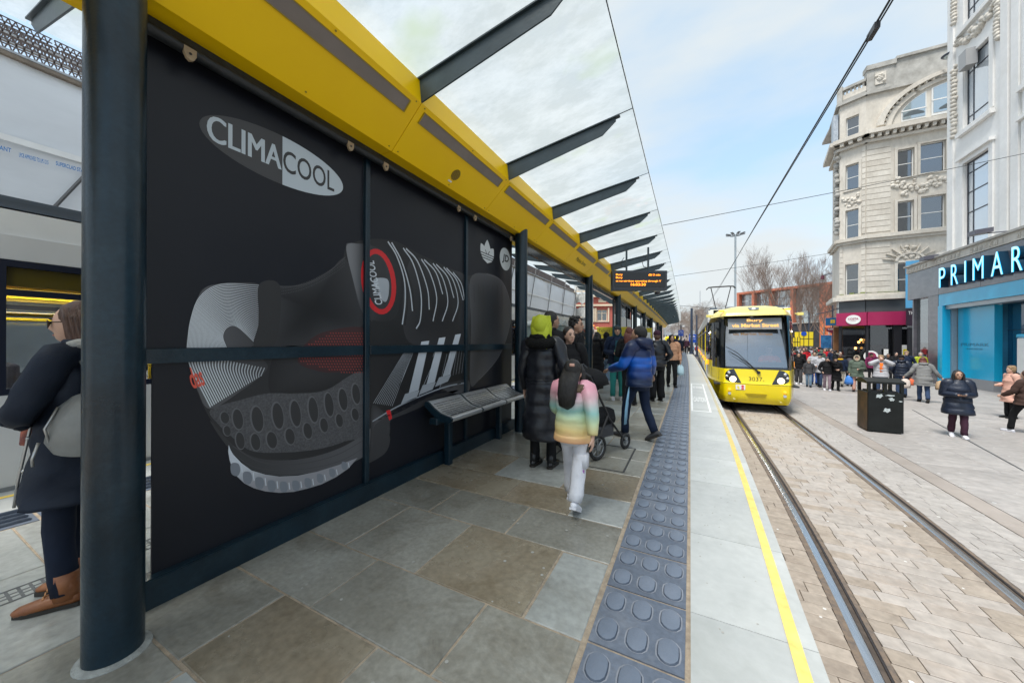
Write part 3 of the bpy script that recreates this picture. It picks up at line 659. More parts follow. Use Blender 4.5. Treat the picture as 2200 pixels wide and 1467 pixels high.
# body of the shoe
def art_soft(name, poly, cen, c_in, c_edge, layer, pw_=1.6, parent=None, sm=True):
    "print tone that shades from a centre to the outline"
    pts = smooth_closed(poly, 5) if sm else poly; n = len(pts); lv = [1, .93, .82, .68, .5, .3]; mb = MB(); off = layer * .00035; vals = []
    for q in lv:
        for x, y in pts: mb.v.append(tuple(A(cen[0] + (x - cen[0]) * q, cen[1] + (y - cen[1]) * q, off))); vals.append(q ** pw_)
    mb.v.append(tuple(A(cen[0], cen[1], off))); vals.append(0)
    for i in range(len(lv) - 1): mb.f += [(i * n + k, i * n + (k + 1) % n, (i + 1) * n + (k + 1) % n, (i + 1) * n + k) for k in range(n)]
    i = len(lv) - 1; mb.f += [(i * n + k, i * n + (k + 1) % n, (i + 1) * n) for k in range(n)]; mb.m = [0] * len(mb.f)
    m = bpy.data.materials.new('print_' + name); m.use_nodes = True; t = m.node_tree; p = t.nodes['Principled BSDF']; p.inputs['Roughness'].default_value = .38; p.inputs['Specular IOR Level'].default_value = .3
    at_ = nn(t, 'ShaderNodeAttribute', attribute_name='tone'); mc = nn(t, 'ShaderNodeMix', data_type='RGBA'); mc.inputs[6].default_value = (*c_in, 1); mc.inputs[7].default_value = (*c_edge, 1); t.links.new(at_.outputs['Fac'], mc.inputs[0]); t.links.new(mc.outputs[2], p.inputs['Base Color'])
    me = bpy.data.meshes.new(name); par = parent or adv; L0 = Vector(par.location); me.from_pydata([tuple(Vector(v) - L0) for v in mb.v], [], mb.f); a_ = me.attributes.new('tone', 'FLOAT', 'POINT'); a_.data.foreach_set('value', vals)
    me.materials.append(m); o = bpy.data.objects.new(name, me); COL.objects.link(o); o.parent = par; return o
body = [(440, 618), (500, 607), (556, 612), (640, 612), (700, 585), (735, 556), (745, 530), (785, 515), (845, 517), (900, 545), (960, 573), (1003, 592), (1045, 586), (1078, 604), (1097, 650), (1096, 700), (1072, 765), (1030, 815), (985, 836), (940, 832), (880, 860), (838, 892), (820, 930), (790, 962), (730, 1005), (640, 985), (560, 1000), (505, 960), (455, 905), (420, 830), (400, 745), (410, 690), (425, 640)]
art('shoe_upper', gmat('shoe_dark', G(.030), G(.020), 1, .9, 3.2), [body], 1)
art_soft('upper_shade', [(560, 616), (640, 614), (700, 590), (742, 556), (770, 640), (778, 700), (700, 712), (650, 745), (585, 750), (600, 690), (598, 640)], (670, 665), G(.016), G(.045), 1.4)
art_soft('side_shade', [(590, 760), (650, 745), (780, 800), (700, 836), (640, 843), (580, 842)], (650, 800), G(.040), G(.022), 1.4)
art_soft('vamp_shade', [(866, 700), (880, 560), (950, 575), (1005, 600), (1008, 700), (1000, 745), (900, 745)], (945, 660), G(.018), G(.046), 1.4)
# pale sole under the heel
sole = [(491, 955), (500, 975), (540, 1010), (600, 1024), (680, 1015), (725, 999), (766, 984), (748, 1006), (722, 1026), (690, 1042), (630, 1057), (570, 1055), (525, 1040), (500, 1010), (490, 980)]
sole = [(491, 955), (495, 966), (500, 975), (518, 994), (540, 1010), (570, 1019), (600, 1023), (640, 1021), (680, 1013), (725, 999), (768, 983), (748, 1006), (722, 1024), (690, 1040), (660, 1049), (630, 1056), (600, 1058), (570, 1055), (545, 1048), (525, 1038), (508, 1022), (499, 1006), (493, 988), (490, 970)]
art('shoe_sole', gmat('sole_pale', G(.30), (.62, .66, .72), 2, .42, .64), [sole], 4, sm=False)
for k in range(10):
    x = 506 + k * 26; yb = [1012, 1030, 1041, 1047, 1049, 1046, 1040, 1030, 1018, 1003][k]; s_ = 10 - k * .45
    art('sole_notch', mat('sole_mid', (.20, .22, .255), .4), [[(x - s_, yb - 2 - s_ * 1.4), (x + s_ * .5, yb - s_ * 1.7), (x + s_, yb - s_ * .3), (x + s_ * .4, yb + s_), (x - s_ * .9, yb + s_ * .5)]], 5)
    art('sole_notch', mat('sole_white', (.62, .66, .72), .4), [], 6, [([(x + s_ + 2, yb - s_ * 1.6), (x + s_ + 4, yb + s_ * .2)], .006)])
art('midsole', gmat('mid_grad', G(.040), G(.105), 1, 1.0, 2.0), [[(452, 903), (500, 955), (560, 985), (650, 985), (730, 962), (790, 925), (835, 880), (838, 905), (828, 940), (790, 975), (735, 1003), (680, 1014), (600, 1021), (540, 1008), (500, 972), (470, 935)]], 2)
art('midsole_line', mat('mid_line', G(.055), .4), [], 3, [([(500, 958), (560, 992), (640, 996), (720, 978), (790, 940)], .006), ([(495, 970), (550, 1004), (640, 1008), (730, 990), (800, 950)], .004)])
# rear knit panel with two rows of oval openings
knit = [(452, 880), (520, 858), (575, 845), (640, 845), (700, 838), (782, 800), (785, 925), (740, 948), (680, 965), (600, 972), (540, 968), (500, 940), (470, 912)]
art('knit_panel', mat('knit_grey', G(.080), .6, var=.45, scale=90), [knit], 3)
art_soft('sole_bulge', [(800, 870), (832, 895), (838, 925), (826, 960), (795, 985), (796, 930)], (818, 930), G(.10), G(.04), 2.6)
ov = mat('opening_dark', G(.030), .5); rim = mat('opening_rim', G(.12), .5)
rows_ = [[(482, 897, 11, 14), (510, 900, 13, 24), (552, 900, 15, 30), (596, 893, 14, 31), (634, 888, 13, 31), (672, 880, 12, 30), (706, 869, 11, 28), (736, 858, 11, 26), (764, 846, 10, 24)],
         [(487, 925, 9, 12), (515, 946, 11, 20), (548, 949, 12, 20), (583, 945, 13, 20), (622, 937, 12, 19), (660, 925, 11, 19), (695, 913, 10, 17), (728, 903, 9, 16), (762, 890, 9, 15)]]
for row in rows_:
    for x, y, a, b in row:
        P = [(x + a * math.cos(q) - b * .12 * math.sin(q) * -1, y + b * math.sin(q)) for q in [2 * PI * k / 12 for k in range(12)]]
        P2 = [(x + (px_ - x) * .82 + 1, y + (py_ - y) * .88) for px_, py_ in P]
        art('oval_opening', rim, [P], 4); art('oval_opening', ov, [P2], 5)
# heel tab with pale curved stripes
tab = [(441, 618), (470, 610), (510, 607), (556, 611), (558, 640), (556, 690), (556, 735), (540, 748), (575, 785), (555, 812), (520, 838), (452, 878), (425, 840), (405, 780), (400, 745), (410, 690), (422, 645)]
art('heel_tab', gmat('tab_grad', G(.11), G(.045), 1, .95, 1.36), [tab], 3)
st_m = gmat('stripe_grad', (.62, .66, .70), (.36, .38, .41), 1, 1.0, 1.4)
up = []
def lerp(a, b, t_): return a + (b - a) * t_
for k in range(30):
    f = k / 29
    P = [(lerp(402, 486, f), 747), (lerp(409, 478, f), lerp(690, 722, f)), (lerp(429, 488, f), lerp(638, 703, f)), (lerp(474, 510, f), lerp(611, 702, f)), (lerp(556, 554, f), lerp(613, 742, f))]
    up.append((P, .0044))
for k in range(26):
    f = k / 25
    up.append(([(lerp(405, 568, f), lerp(758, 790, f)), (lerp(410, 562, f), lerp(790, 803, f)), (lerp(452, 560, f), lerp(874, 808, f))], .0058))
art('heel_stripe', st_m, [], 4, up)
art('heel_fold', mat('fold_dark', G(.022), .5), [[(556, 612), (600, 612), (600, 700), (585, 745), (545, 742), (556, 690)]], 5)
mb = MB(); p0, p1, p2 = A(428, 835, .0022), A(404, 790, .0022), A(436, 824, .0022)
put_text(mb, 'das', A(414, 836, .0022), A(432, 828, .0022) * 1 - A(414, 836, .0022) + Vector((0, .02, .0)), A(400, 792, .0022) - A(414, 836, .0022), bold=.02)
mb.build('coral_lettering', mat('coral_print', (.75, .10, .06), .4), adv)
# upper collar, dots, red mesh
art('collar_line', mat('collar_line', G(.10), .5), [], 3, [([(556, 613), (640, 614), (700, 588), (742, 552)], .003)])
dots = []
for k in range(46):
    t_ = k / 45; x = lerp(580, 738, t_); y = 616 - 62 * t_ ** 2.0
    for r_ in range(3): dots.append([(x, y + 5 + r_ * 6), (x + 1.5, y + 4 + r_ * 6), (x + 1.5, y + 6 + r_ * 6)])
art('mesh_dot', mat('dot_grey', G(.09), .5), dots, 3, sm=False)
art('red_mesh', mat('mesh_red', (.045, .016, .018), .6), [[(655, 740), (700, 712), (785, 706), (785, 770), (760, 792), (715, 800), (680, 796), (640, 778)]], 3)
rd = []
for i in range(26):
    for j in range(16):
        x = 642 + i * 5.8 + (j % 2) * 2.9; y = 708 + j * 6
        if (x - 785) < 0 and y > 740 - (x - 655) * .5 and y > 712 and y < 776 + (x - 640) * .25 and y < 800: rd.append([(x, y), (x + 2.6, y + 1.2), (x + 2.6, y + 3.4), (x, y + 2.4)])
art('red_dot', mat('dot_red', (.30, .035, .03), .5), rd, 4, sm=False)
# tongue, badge
art('tongue', gmat('tongue_grad', G(.085), G(.028), 1, 1.95, 2.35), [[(743, 530), (760, 524), (800, 528), (850, 560), (862, 620), (850, 680), (815, 690), (778, 670), (758, 600)]], 2)
art('tongue_tip', gmat('tip_grad', (.20, .205, .22), G(.05), 1, 1.95, 2.12), [[(744, 530), (770, 524), (788, 530), (784, 570), (790, 640), (800, 690), (776, 660), (758, 600)]], 3)
def ring(cx, cy, a, b, rot, n=28): return [(cx + a * math.cos(q) * math.cos(rot) - b * math.sin(q) * math.sin(rot), cy + a * math.cos(q) * math.sin(rot) + b * math.sin(q) * math.cos(rot)) for q in [2 * PI * k / n for k in range(n)]]
art('badge_ring', mat('badge_red', (.62, .02, .025), .4), [ring(813, 605, 37, 71, -.14)], 4, sm=False)
art('badge_disc', mat('badge_dark', G(.035), .4), [ring(813, 605, 27, 60, -.14)], 5, sm=False)
art('badge_oval', mat('badge_silver', (.42, .45, .49), .3, .2), [[(803, 600), (832, 600), (835, 628), (829, 648), (818, 642), (808, 622)]], 6)
mb = MB(); o1 = A(822, 654, .0026); put_text(mb, 'CLIMACOOL', o1, A(803, 560, .0026) - o1, A(806, 655, .0026) - o1 + Vector((0, 0, .0)), bold=.015)
mb.build('badge_lettering', mat('badge_print', (.60, .64, .69), .4), adv)
# laces
LC = mat('lace_pale', (.50, .54, .59), .5); LCd = mat('lace_shadow', G(.012), .5)
laces = [[(833, 519), (852, 550), (868, 600), (870, 650), (864, 697)], [(841, 521), (863, 562), (880, 620), (886, 668)], [(866, 533), (888, 568), (904, 630), (903, 685), (894, 706)], [(872, 534), (897, 562), (918, 620), (922, 665)],
         [(905, 557), (924, 588), (938, 640), (930, 690)], [(911, 558), (936, 585), (951, 632)], [(930, 566), (951, 598), (962, 648), (950, 690)], [(937, 568), (961, 595), (975, 640)], [(953, 574), (974, 604), (984, 650), (972, 690)], [(959, 576), (981, 602), (995, 645)], [(973, 585), (991, 610), (999, 650)]]
art('lace_shadow', LCd, [], 3, [([(x + 5, y + 2) for x, y in P], .022) for P in laces]); art('lace', LC, [], 4, [(P, .016) for P in laces])
# three pale bars and the clear cage over the midfoot
for (x, y, w) in ((905, 760, 17), (943, 752, 14), (978, 745, 12)):
    d = 42
    art('side_bar', gmat('bar_grad', (.40, .44, .49), (.62, .66, .72), 2, .75, 1.5), [[(x, y - 26), (x + w, y - 28), (x + w - d * .55, y + 78 - (x - 905) * .25), (x - d * .55 - 4, y + 84 - (x - 905) * .28)]], 4, sm=False)
    art('side_bar_foot', mat('bar_foot', (.33, .36, .40), .4), [[(x - d * .55 - 12, y + 86 - (x - 905) * .28), (x + w - d * .5, y + 78 - (x - 905) * .25), (x + w - d * .55 - 5, y + 96 - (x - 905) * .3), (x - d * .62 - 18, y + 108 - (x - 905) * .3)]], 5, sm=False)
cage = []
for k in range(11):
    f = k / 10; cage.append(([(lerp(866, 890, f), lerp(760, 742, f)), (lerp(830, 858, f), lerp(820, 830, f)), (lerp(802, 842, f), lerp(866, 872, f))], .0045))
for k in range(9):
    f = k / 8; cage.append(([(lerp(960, 1004, f), lerp(760, 742, f)), (lerp(948, 998, f), lerp(812, 800, f))], .0048))
cage += [([(926, 790), (900, 850)], .006), ([(966, 776), (944, 834)], .006), ([(940, 738), (930, 766)], .006), ([(892, 745), (858, 830)], .006)]
art('clear_cage', mat('cage_grey', (.36, .39, .43), .3), [], 4, cage)
art('cage_base', mat('cage_base', (.30, .33, .37), .4), [], 5, [([(800, 905), (850, 875), (910, 848), (960, 830), (1000, 822)], (.012, .016))])
art('tread_dark', mat('tread_dark', G(.016), .5), [], 6, [([(x, y), (x + 8, y - 2)], .012) for x, y in [(812 + 17 * k, 901 - 7.6 * k) for k in range(11)]])
art('forefoot_sole', gmat('fore_grad', G(.05), G(.025), 1, 2.3, 3.4), [[(806, 912), (860, 884), (930, 850), (985, 838), (940, 858), (880, 885), (840, 902), (832, 922), (838, 945), (825, 975), (780, 998), (800, 960)]], 3)
art('red_flash', mat('badge_red', (.62, .02, .025), .4), [[(829, 882), (838, 880), (842, 898), (836, 903)]], 6, sm=False)
art_soft('toe_cap', [(1010, 600), (1045, 588), (1078, 604), (1096, 650), (1095, 700), (1072, 765), (1030, 815), (1010, 822), (1012, 700)], (1050, 660), G(.026), G(.085), 2, 2.2)
art('toe_rib', mat('toe_rib', G(.020), .5), [], 3, [([(1018 + 10 * k, 612), (1019 + 10 * k, 650 + 3 * k)], .010) for k in range(7)] + [([(1018 + 10 * k, 660), (1018 + 10 * k, 712)], .006) for k in range(6)])
art('toe_edge', mat('toe_edge', G(.20), .4), [], 3, [([(1045, 588), (1078, 604), (1096, 650), (1095, 700), (1072, 765), (1030, 815)], .004)])
art('toe_under', gmat('under_grad', G(.09), G(.03), 2, .7, 1.0), [[(944, 830), (975, 820), (1006, 816), (1006, 842), (975, 845)]], 3)
# two-tone oval logo
l, r = A(428, 268), A(737, 403); top = A(583, 305); ycn = (l.y + r.y) / 2; 
lt, rb = A(607, 293), A(607, 397); cz = (lt.z + rb.z) / 2; ys_ = lt.y; ry = (r.y - l.y) / 2; rz = (lt.z - rb.z) / 2 / math.sqrt(max(.1, 1 - ((ys_ - ycn) / ry) ** 2))
def oval(a, b, n=26, o=0.0): return [(XW + .0006 + o, ycn + ry * math.cos(q), cz + rz * math.sin(q)) for q in [a + (b - a) * k / n for k in range(n + 1)]]
q0 = math.acos((ys_ - ycn) / ry)
mb = MB(); P = oval(q0, 2 * PI - q0); mb.add(P, [tuple(range(len(P)))]); mb.build('logo_oval_dark', mat('logo_grey', G(.050), .4), adv)
mb = MB(); P = oval(-q0, q0); mb.add(P, [tuple(range(len(P)))]); mb.build('logo_oval_pale', mat('logo_pale', (.50, .57, .63), .4), adv)
mb = MB(); yC = A(444, 300).y; [put_text(mb, 'CLIMA', (XW + .0012 + q * .002, yC + q, cz - rz * .42), (0, ys_ - yC - .014, 0), (0, 0, rz * .92)) for q in (0, .004, .008)]; mb.build('logo_lettering', mat('logo_pale', G(.5), .4), adv)
mb = MB(); yE = A(717, 395).y; put_text(mb, 'COOL', (XW + .0012, ys_ + .004, cz - rz * .42), (0, yE - ys_, 0), (0, 0, rz * .92), bold=.008); mb.build('logo_lettering', mat('logo_ink', G(.03), .4), adv)
# three-leaf mark and round mark
wht = mat('print_white', (.62, .66, .68), .4)
tf = on_x(1047, 541, XW); k_ = (on_x(1066, 541, XW).y - on_x(1028, 541, XW).y) / 2; kz = (on_x(1047, 516, XW).z - on_x(1047, 567, XW).z) / 2
def leaf(c, a, b, rot, o=.0008, n=16):
    pts = []
    for i in range(n):
        q = 2 * PI * i / n; x = a * math.cos(q) * (1 - .35 * abs(math.sin(q)) ** 2 * 0); z = b * math.sin(q); x *= (1 - .55 * max(0, math.sin(q)) ** 2) if True else 1
        pts.append((XW + o, tf.y + c[0] + (x * math.cos(rot) - z * math.sin(rot)), tf.z + c[1] + (x * math.sin(rot) + z * math.cos(rot)) * 1.0))
    return pts
mb = MB()
for c_, a_, b_, r_, o_ in (((0, .12 * kz), k_ * .36, kz * .88, 0, .0008), ((-k_ * .42, -.12 * kz), k_ * .33, kz * .72, .62, .0011), ((k_ * .42, -.12 * kz), k_ * .33, kz * .72, -.62, .0014)):
    P = leaf(c_, a_, b_, r_, o_); mb.add(P, [tuple(range(len(P)))])
mb.add([(XW + .0017, tf.y - k_ * .75, tf.z - kz * .25), (XW + .0017, tf.y + k_ * .75, tf.z - kz * .25), (XW + .0017, tf.y + k_ * .5, tf.z - kz * .72), (XW + .0017, tf.y, tf.z - kz * .98), (XW + .0017, tf.y - k_ * .5, tf.z - kz * .72)], [(0, 1, 2, 3, 4)])
mb.build('three_leaf_mark', wht, adv)
mb = MB()
for q in (-.22, -.42, -.62): mb.box((XW + .0019, tf.y - k_, tf.z + kz * q - kz * .035), (XW + .0022, tf.y + k_, tf.z + kz * q + kz * .035))
for s_ in (-1, 1): mb.add([(XW + .002, tf.y + s_ * k_ * .2, tf.z + kz * .1), (XW + .002, tf.y + s_ * k_ * .28, tf.z + kz * .1), (XW + .002, tf.y + s_ * k_ * .1, tf.z - kz * .2), (XW + .002, tf.y + s_ * k_ * .04, tf.z - kz * .2)], [(0, 1, 2, 3)])
mb.build('mark_gap', VINYL, adv)
jd = on_x(1085.5, 557, XW); rj = (on_x(1097, 557, XW).y - on_x(1074, 557, XW).y) / 2; rjz = (on_x(1085, 533, XW).z - on_x(1085, 581, XW).z) / 2
mb = MB(); mb.add([(XW + .001, jd.y + rj * math.cos(q), jd.z + rjz * math.sin(q)) for q in [2 * PI * k / 28 for k in range(28)]], [tuple(range(28))]); mb.build('round_mark', wht, adv)
mb = MB(); put_text(mb, 'JD', (XW + .0016, jd.y - rj * .62, jd.z - rjz * .42), (0, rj * 1.15, 0), (0, rj * .2, rjz * .85), bold=.03); mb.build('round_mark_lettering', VINYL, adv)

# further bays: glazed screens between the later columns
GL = glass_mat('clear_screen', (.86, .9, .92), .06, (.05, .05, .06), .85)
PAPER = mat('paper_notice', (.62, .64, .66), .6, var=.2, scale=9)
for i in (4, 6, 8):
    if i + 1 >= len(colx): break
    (xa, ya), (xb, yb) = colx[i], colx[i + 1]
    if yb > 46: break
    sc_ = thing('glass_screen', ['grey glazed screen with notices nearest the ticket machine', 'second glazed screen along the shelter columns', 'farthest glazed screen under the yellow beam'][(i - 4) // 2], 'glass screen', (xa, ya, 0))
    n = 3; mb = MB()
    for k in range(n + 1):
        y = lerp(ya, yb, k / n); mb.box((xa - .2, y - .03, .05), (xa - .15, y + .03, 3.0))
    for z in (.08, 1.3, 2.95): mb.box((xa - .198, ya, z), (xa - .155, yb, z + .07))
    mb.build('frame', NAVY, sc_)
    for k in range(n):
        y0_, y1_ = lerp(ya, yb, k / n) + .03, lerp(ya, yb, (k + 1) / n) - .03
        mb = MB(); mb.box((xa - .182, y0_, .15), (xa - .176, y1_, 2.95)); mb.build('pane', GL, sc_)
        mb = MB(); mb.box((xa - .174, y0_ + .1, 1.5), (xa - .170, y1_ - .1, 2.4)); mb.build('notice', PAPER, sc_)
# clerestory glazing over the open bay
mb = MB(); (xa, ya), (xb, yb) = colx[2], colx[3]
st = ys(ya + .1, 40, 1.5)
for a, b in zip(st[:-1], st[1:]): mb.add([(-2.40 + bend(y), y, z) for y in (a, b) for z in (2.86, 3.03)] + [(-2.46 + bend(y), y, z) for y in (a, b) for z in (2.86, 3.03)], [(0, 1, 3, 2), (4, 5, 7, 6), (0, 2, 6, 4)])
mb.build('head_rail', mat('dark_gloss', (.03, .03, .035), .15, var=.4, scale=2, coat=.3), shel)

# bench
bn = thing('bench', 'perforated steel three-seat bench fixed in front of the shoe advert', 'bench', (-2.4, 3.7, 0))
pf = [(-2.50, .735), (-2.485, .752), (-2.46, .750), (-2.38, .690), (-2.30, .645), (-2.21, .622), (-2.165, .618), (-2.145, .600), (-2.15, .575), (-2.17, .562)]
ends = [(2.87, 3.43), (3.46, 4.02), (4.05, 4.62)]
for a, b in ends:
    mb = MB(); n = len(pf); mb.add([(x, y, z) for y in (a, b) for x, z in pf], [(i, i + 1, n + i + 1, n + i) for i in range(n - 1)])
    s_ = mb.build('seat', STEEL, bn, smooth='all')
    mb = MB()
    for i in range(9):
        t_ = .12 + .8 * i / 9; 
        seg_ = [(-2.455, .7485), (-2.38, .6925), (-2.30, .6475), (-2.21, .6245), (-2.17, .6215)]; q = t_ * (len(seg_) - 1); k = int(q); f = q - k
        x = lerp(seg_[k][0], seg_[k + 1][0], f); z = lerp(seg_[k][1], seg_[k + 1][1], f)
        for j in range(4):
            y0_ = a + .03 + (b - a - .06) * (j + (i % 2) * .12) / 4.15; y1_ = y0_ + (b - a) * .19
            mb.obox((x, (y0_ + y1_) / 2, z + .0008), (.0018, 0, -.0006), (0, (y1_ - y0_) / 2, 0), (0, 0, .0012))
    mb.build('slots', BLACK, s_)
for y in (2.855, 3.445, 4.035, 4.625):
    mb = MB(); t_ = .015 if y not in (2.855,) else .012
    poly = [(x, z + .001) for x, z in pf] + [(-2.19, .548), (-2.27, .56), (-2.36, .60), (-2.44, .655), (-2.50, .70)]
    mb.prism([(x, y - t_, z) for x, z in poly], (0, 2 * t_, 0)); mb.build('end_plate', NAVY, bn)
mb = MB(); mb.box((-2.40, 2.80, .535), (-2.30, 4.68, .595), bev=.006); mb.build('support_beam', NAVY, bn)
for y in (3.17, 4.33):
    mb = MB(); mb.box((-2.47, y - .035, .0), (-2.40, y + .035, .56), bev=.005); mb.box((-2.46, y - .03, .50), (-2.31, y + .03, .54)); mb.build('leg', NAVY, bn)

# hanging information display
ax = (Vector((-.511, 8.733, 0)) - Vector((-1.618, 8.163, 0))); W_ = ax.length; ax.normalize(); nr = Vector((ax.y, -ax.x, 0))
dc = Vector((-1.065, 8.448, 2.785))
ds = thing('information_display', 'hanging departure display with glowing amber text under the glass roof', 'display screen', (dc.x, dc.y, 2.55), math.atan2(ax.y, ax.x))
mb = MB(); up3 = Vector((0, 0, 1)); mb.obox(dc, ax * W_ / 2, nr * .08, up3 * .225); mb.build('housing', mat('display_case', (.03, .033, .04), .4), ds)
mb = MB(); mb.obox(dc + nr * .083 - up3 * -.012, ax * (W_ / 2 - .05), nr * .004, up3 * .165); mb.build('screen', mat('screen_black', (.012, .010, .010), .12, var=.1, scale=2), ds)
AMB = mat('amber_led', (.2, .06, .0), .5, emit=(1.0, .27, .01), estr=1.7)
mb = MB(); o_ = dc + nr * .089 - ax * (W_ / 2 - .075)
for s_, x, w, z, h in (('Bury', 0, .15, .098, .052), ('dbl 3 min', .74, .27, .104, .046), ('Bury', 0, .15, .030, .052), ('at no services operating through V', .0, 1.03, -.045, .050), ('16:03:30', .34, .34, -.125, .062)):
    put_text(mb, s_, o_ + ax * x + up3 * z, ax * w, up3 * h, bold=.02, nrm=nr)
mb.build('led_text', AMB, ds)
for x in (-.28, .22):
    mb = MB(); b = dc + ax * x; mb.tube([(b.x, b.y, 3.0), (b.x, b.y, 3.56)], .022, 10); mb.build('hanger', NAVY2, ds)
    mb = MB(); mb.tube([b + Vector((0, 0, .3)), b + Vector((-.10, 0, .34)), b + Vector((-.13, 0, .44)), b + Vector((-.05, 0, .55))], .007, 6); mb.build('cable', BLACK, ds, smooth=True)
def dome_camera(px, py, w, label):
    p = at_w(px, py, w); t_ = thing('security_camera', label, 'camera', tuple(p)); mb = MB(); mb.tube([p + Vector((0, 0, .09)), p + Vector((0, 0, .08)), p], [.05, .085, .085], 16); mb.build('bracket', WHITE, t_, smooth=True)
    mb = MB(); mb.ell(p, (.075, .075, .075), 14, 8); mb.build('dome', mat('smoked_dome', (.02, .02, .03), .08), t_, smooth=True)
dome_camera(1412, 627, 9.0, 'white dome camera just below the departure display'); dome_camera(1447, 680, 30.0, 'small white dome camera under the far end of the roof')

bl = MB()
for k in range(33):
    for side in (1, -1):
        for yy in (JY[k] + .05, JY[k] + .77, JY[k + 1] - .05):
            for f_ in (.06, .96):
                p = Vector(F(f_, yy, side, .001)); q = Vector(F(f_, yy, side, .006)); bl.tube([p, q], .006, 6)
bl.build('panel_screws', mat('screw_dark', (.30, .22, .03), .4, .4), shel, kind='stuff')
# ------------------------------------------------------------------ trams
TY = mat('tram_yellow', (0.80, 0.62, 0.0), 0.25, var=.03, scale=1, coat=.5)
TG = mat('tram_silver', (.64, .65, .66), .35, .1, var=.06, scale=1, coat=.3)
TW = mat('tram_white', (.72, .73, .73), .35, var=.04, scale=2, coat=.2)
TK = mat('tram_black', (.012, .014, .018), .18, coat=.5)
TGL = glass_mat('tram_glass', (.90, .93, .94), .05, (.02, .025, .03), .93)
TWS = glass_mat('windscreen_glass', (.66, .72, .75), .16, (.12, .15, .17), .55, .03)
DARKIN = mat('cab_interior', (.03, .032, .036), .7, var=.3, scale=6)
ORG = mat('amber_lamp', (.8, .25, .02), .3, emit=(1, .35, .02), estr=.8)
def interp(tab, z):
    if z <= tab[0][0]: return tab[0][1]
    for (a, va), (b, vb) in zip(tab[:-1], tab[1:]):
        if z <= b: return va + (vb - va) * (z - a) / (b - a)
    return tab[-1][1]
YB = [(.30, .14), (.40, .05), (.55, .01), (.93, 0), (1.0, .03), (1.44, .08), (2.2, .20), (3.22, .44), (3.36, .56), (3.46, .80), (3.54, 1.25), (3.56, 1.6)]
FWt = [(.30, .86), (.5, .90), (.93, .905), (1.44, .88), (3.2, .86), (3.36, .80), (3.46, .66), (3.54, .45), (3.56, .35)]
HWt = [(.30, 1.20), (.5, 1.25), (.93, 1.285), (1.44, 1.30), (3.05, 1.27), (3.2, 1.22), (3.36, 1.10), (3.46, .95), (3.54, .6), (3.56, .45)]
LEN = 28.0
def plan(u, z):
    "u 0 front centre, .5 front corner end, 1 = y 2.1 side; sign gives side"
    sg = 1 if u >= 0 else -1; u = abs(u); yb = interp(YB, z); fw = interp(FWt, z); hw = interp(HWt, z)
    if u <= .45: x = fw * (u / .45) * .93; y = yb + .035 * (u / .45) ** 2
    elif u <= .55:
        a = (u - .45) / .1 * PI / 2 * .75; x = fw * .93 + fw * .07 * math.sin(a) / math.sin(PI / 2 * .75); y = yb + .035 + .10 * (1 - math.cos(a))
    else:
        f = (u - .55) / .45; x = fw + (hw - fw) * math.sin(f * PI / 2) ** .9 if f > 0 else fw; y = yb + .105 + (2.1 - yb - .105) * f
    return Vector((sg * x, y, z))
def skin(mb, us, zs, mi=0, off=0.0):
    n = len(us); b = []
    for z in zs:
        for u in us:
            p = plan(u, z)
            if off:
                q = plan(u + .01, z) - plan(u - .01, z); nr_ = Vector((q.y, -q.x, 0)).normalized(); p = p + nr_ * off
            b.append(p)
    mb.add(b, [(i * n + k, i * n + k + 1, (i + 1) * n + k + 1, (i + 1) * n + k) for i in range(len(zs) - 1) for k in range(n - 1)], mi)
def fr(a, b, n): return [a + (b - a) * i / n for i in range(n + 1)]
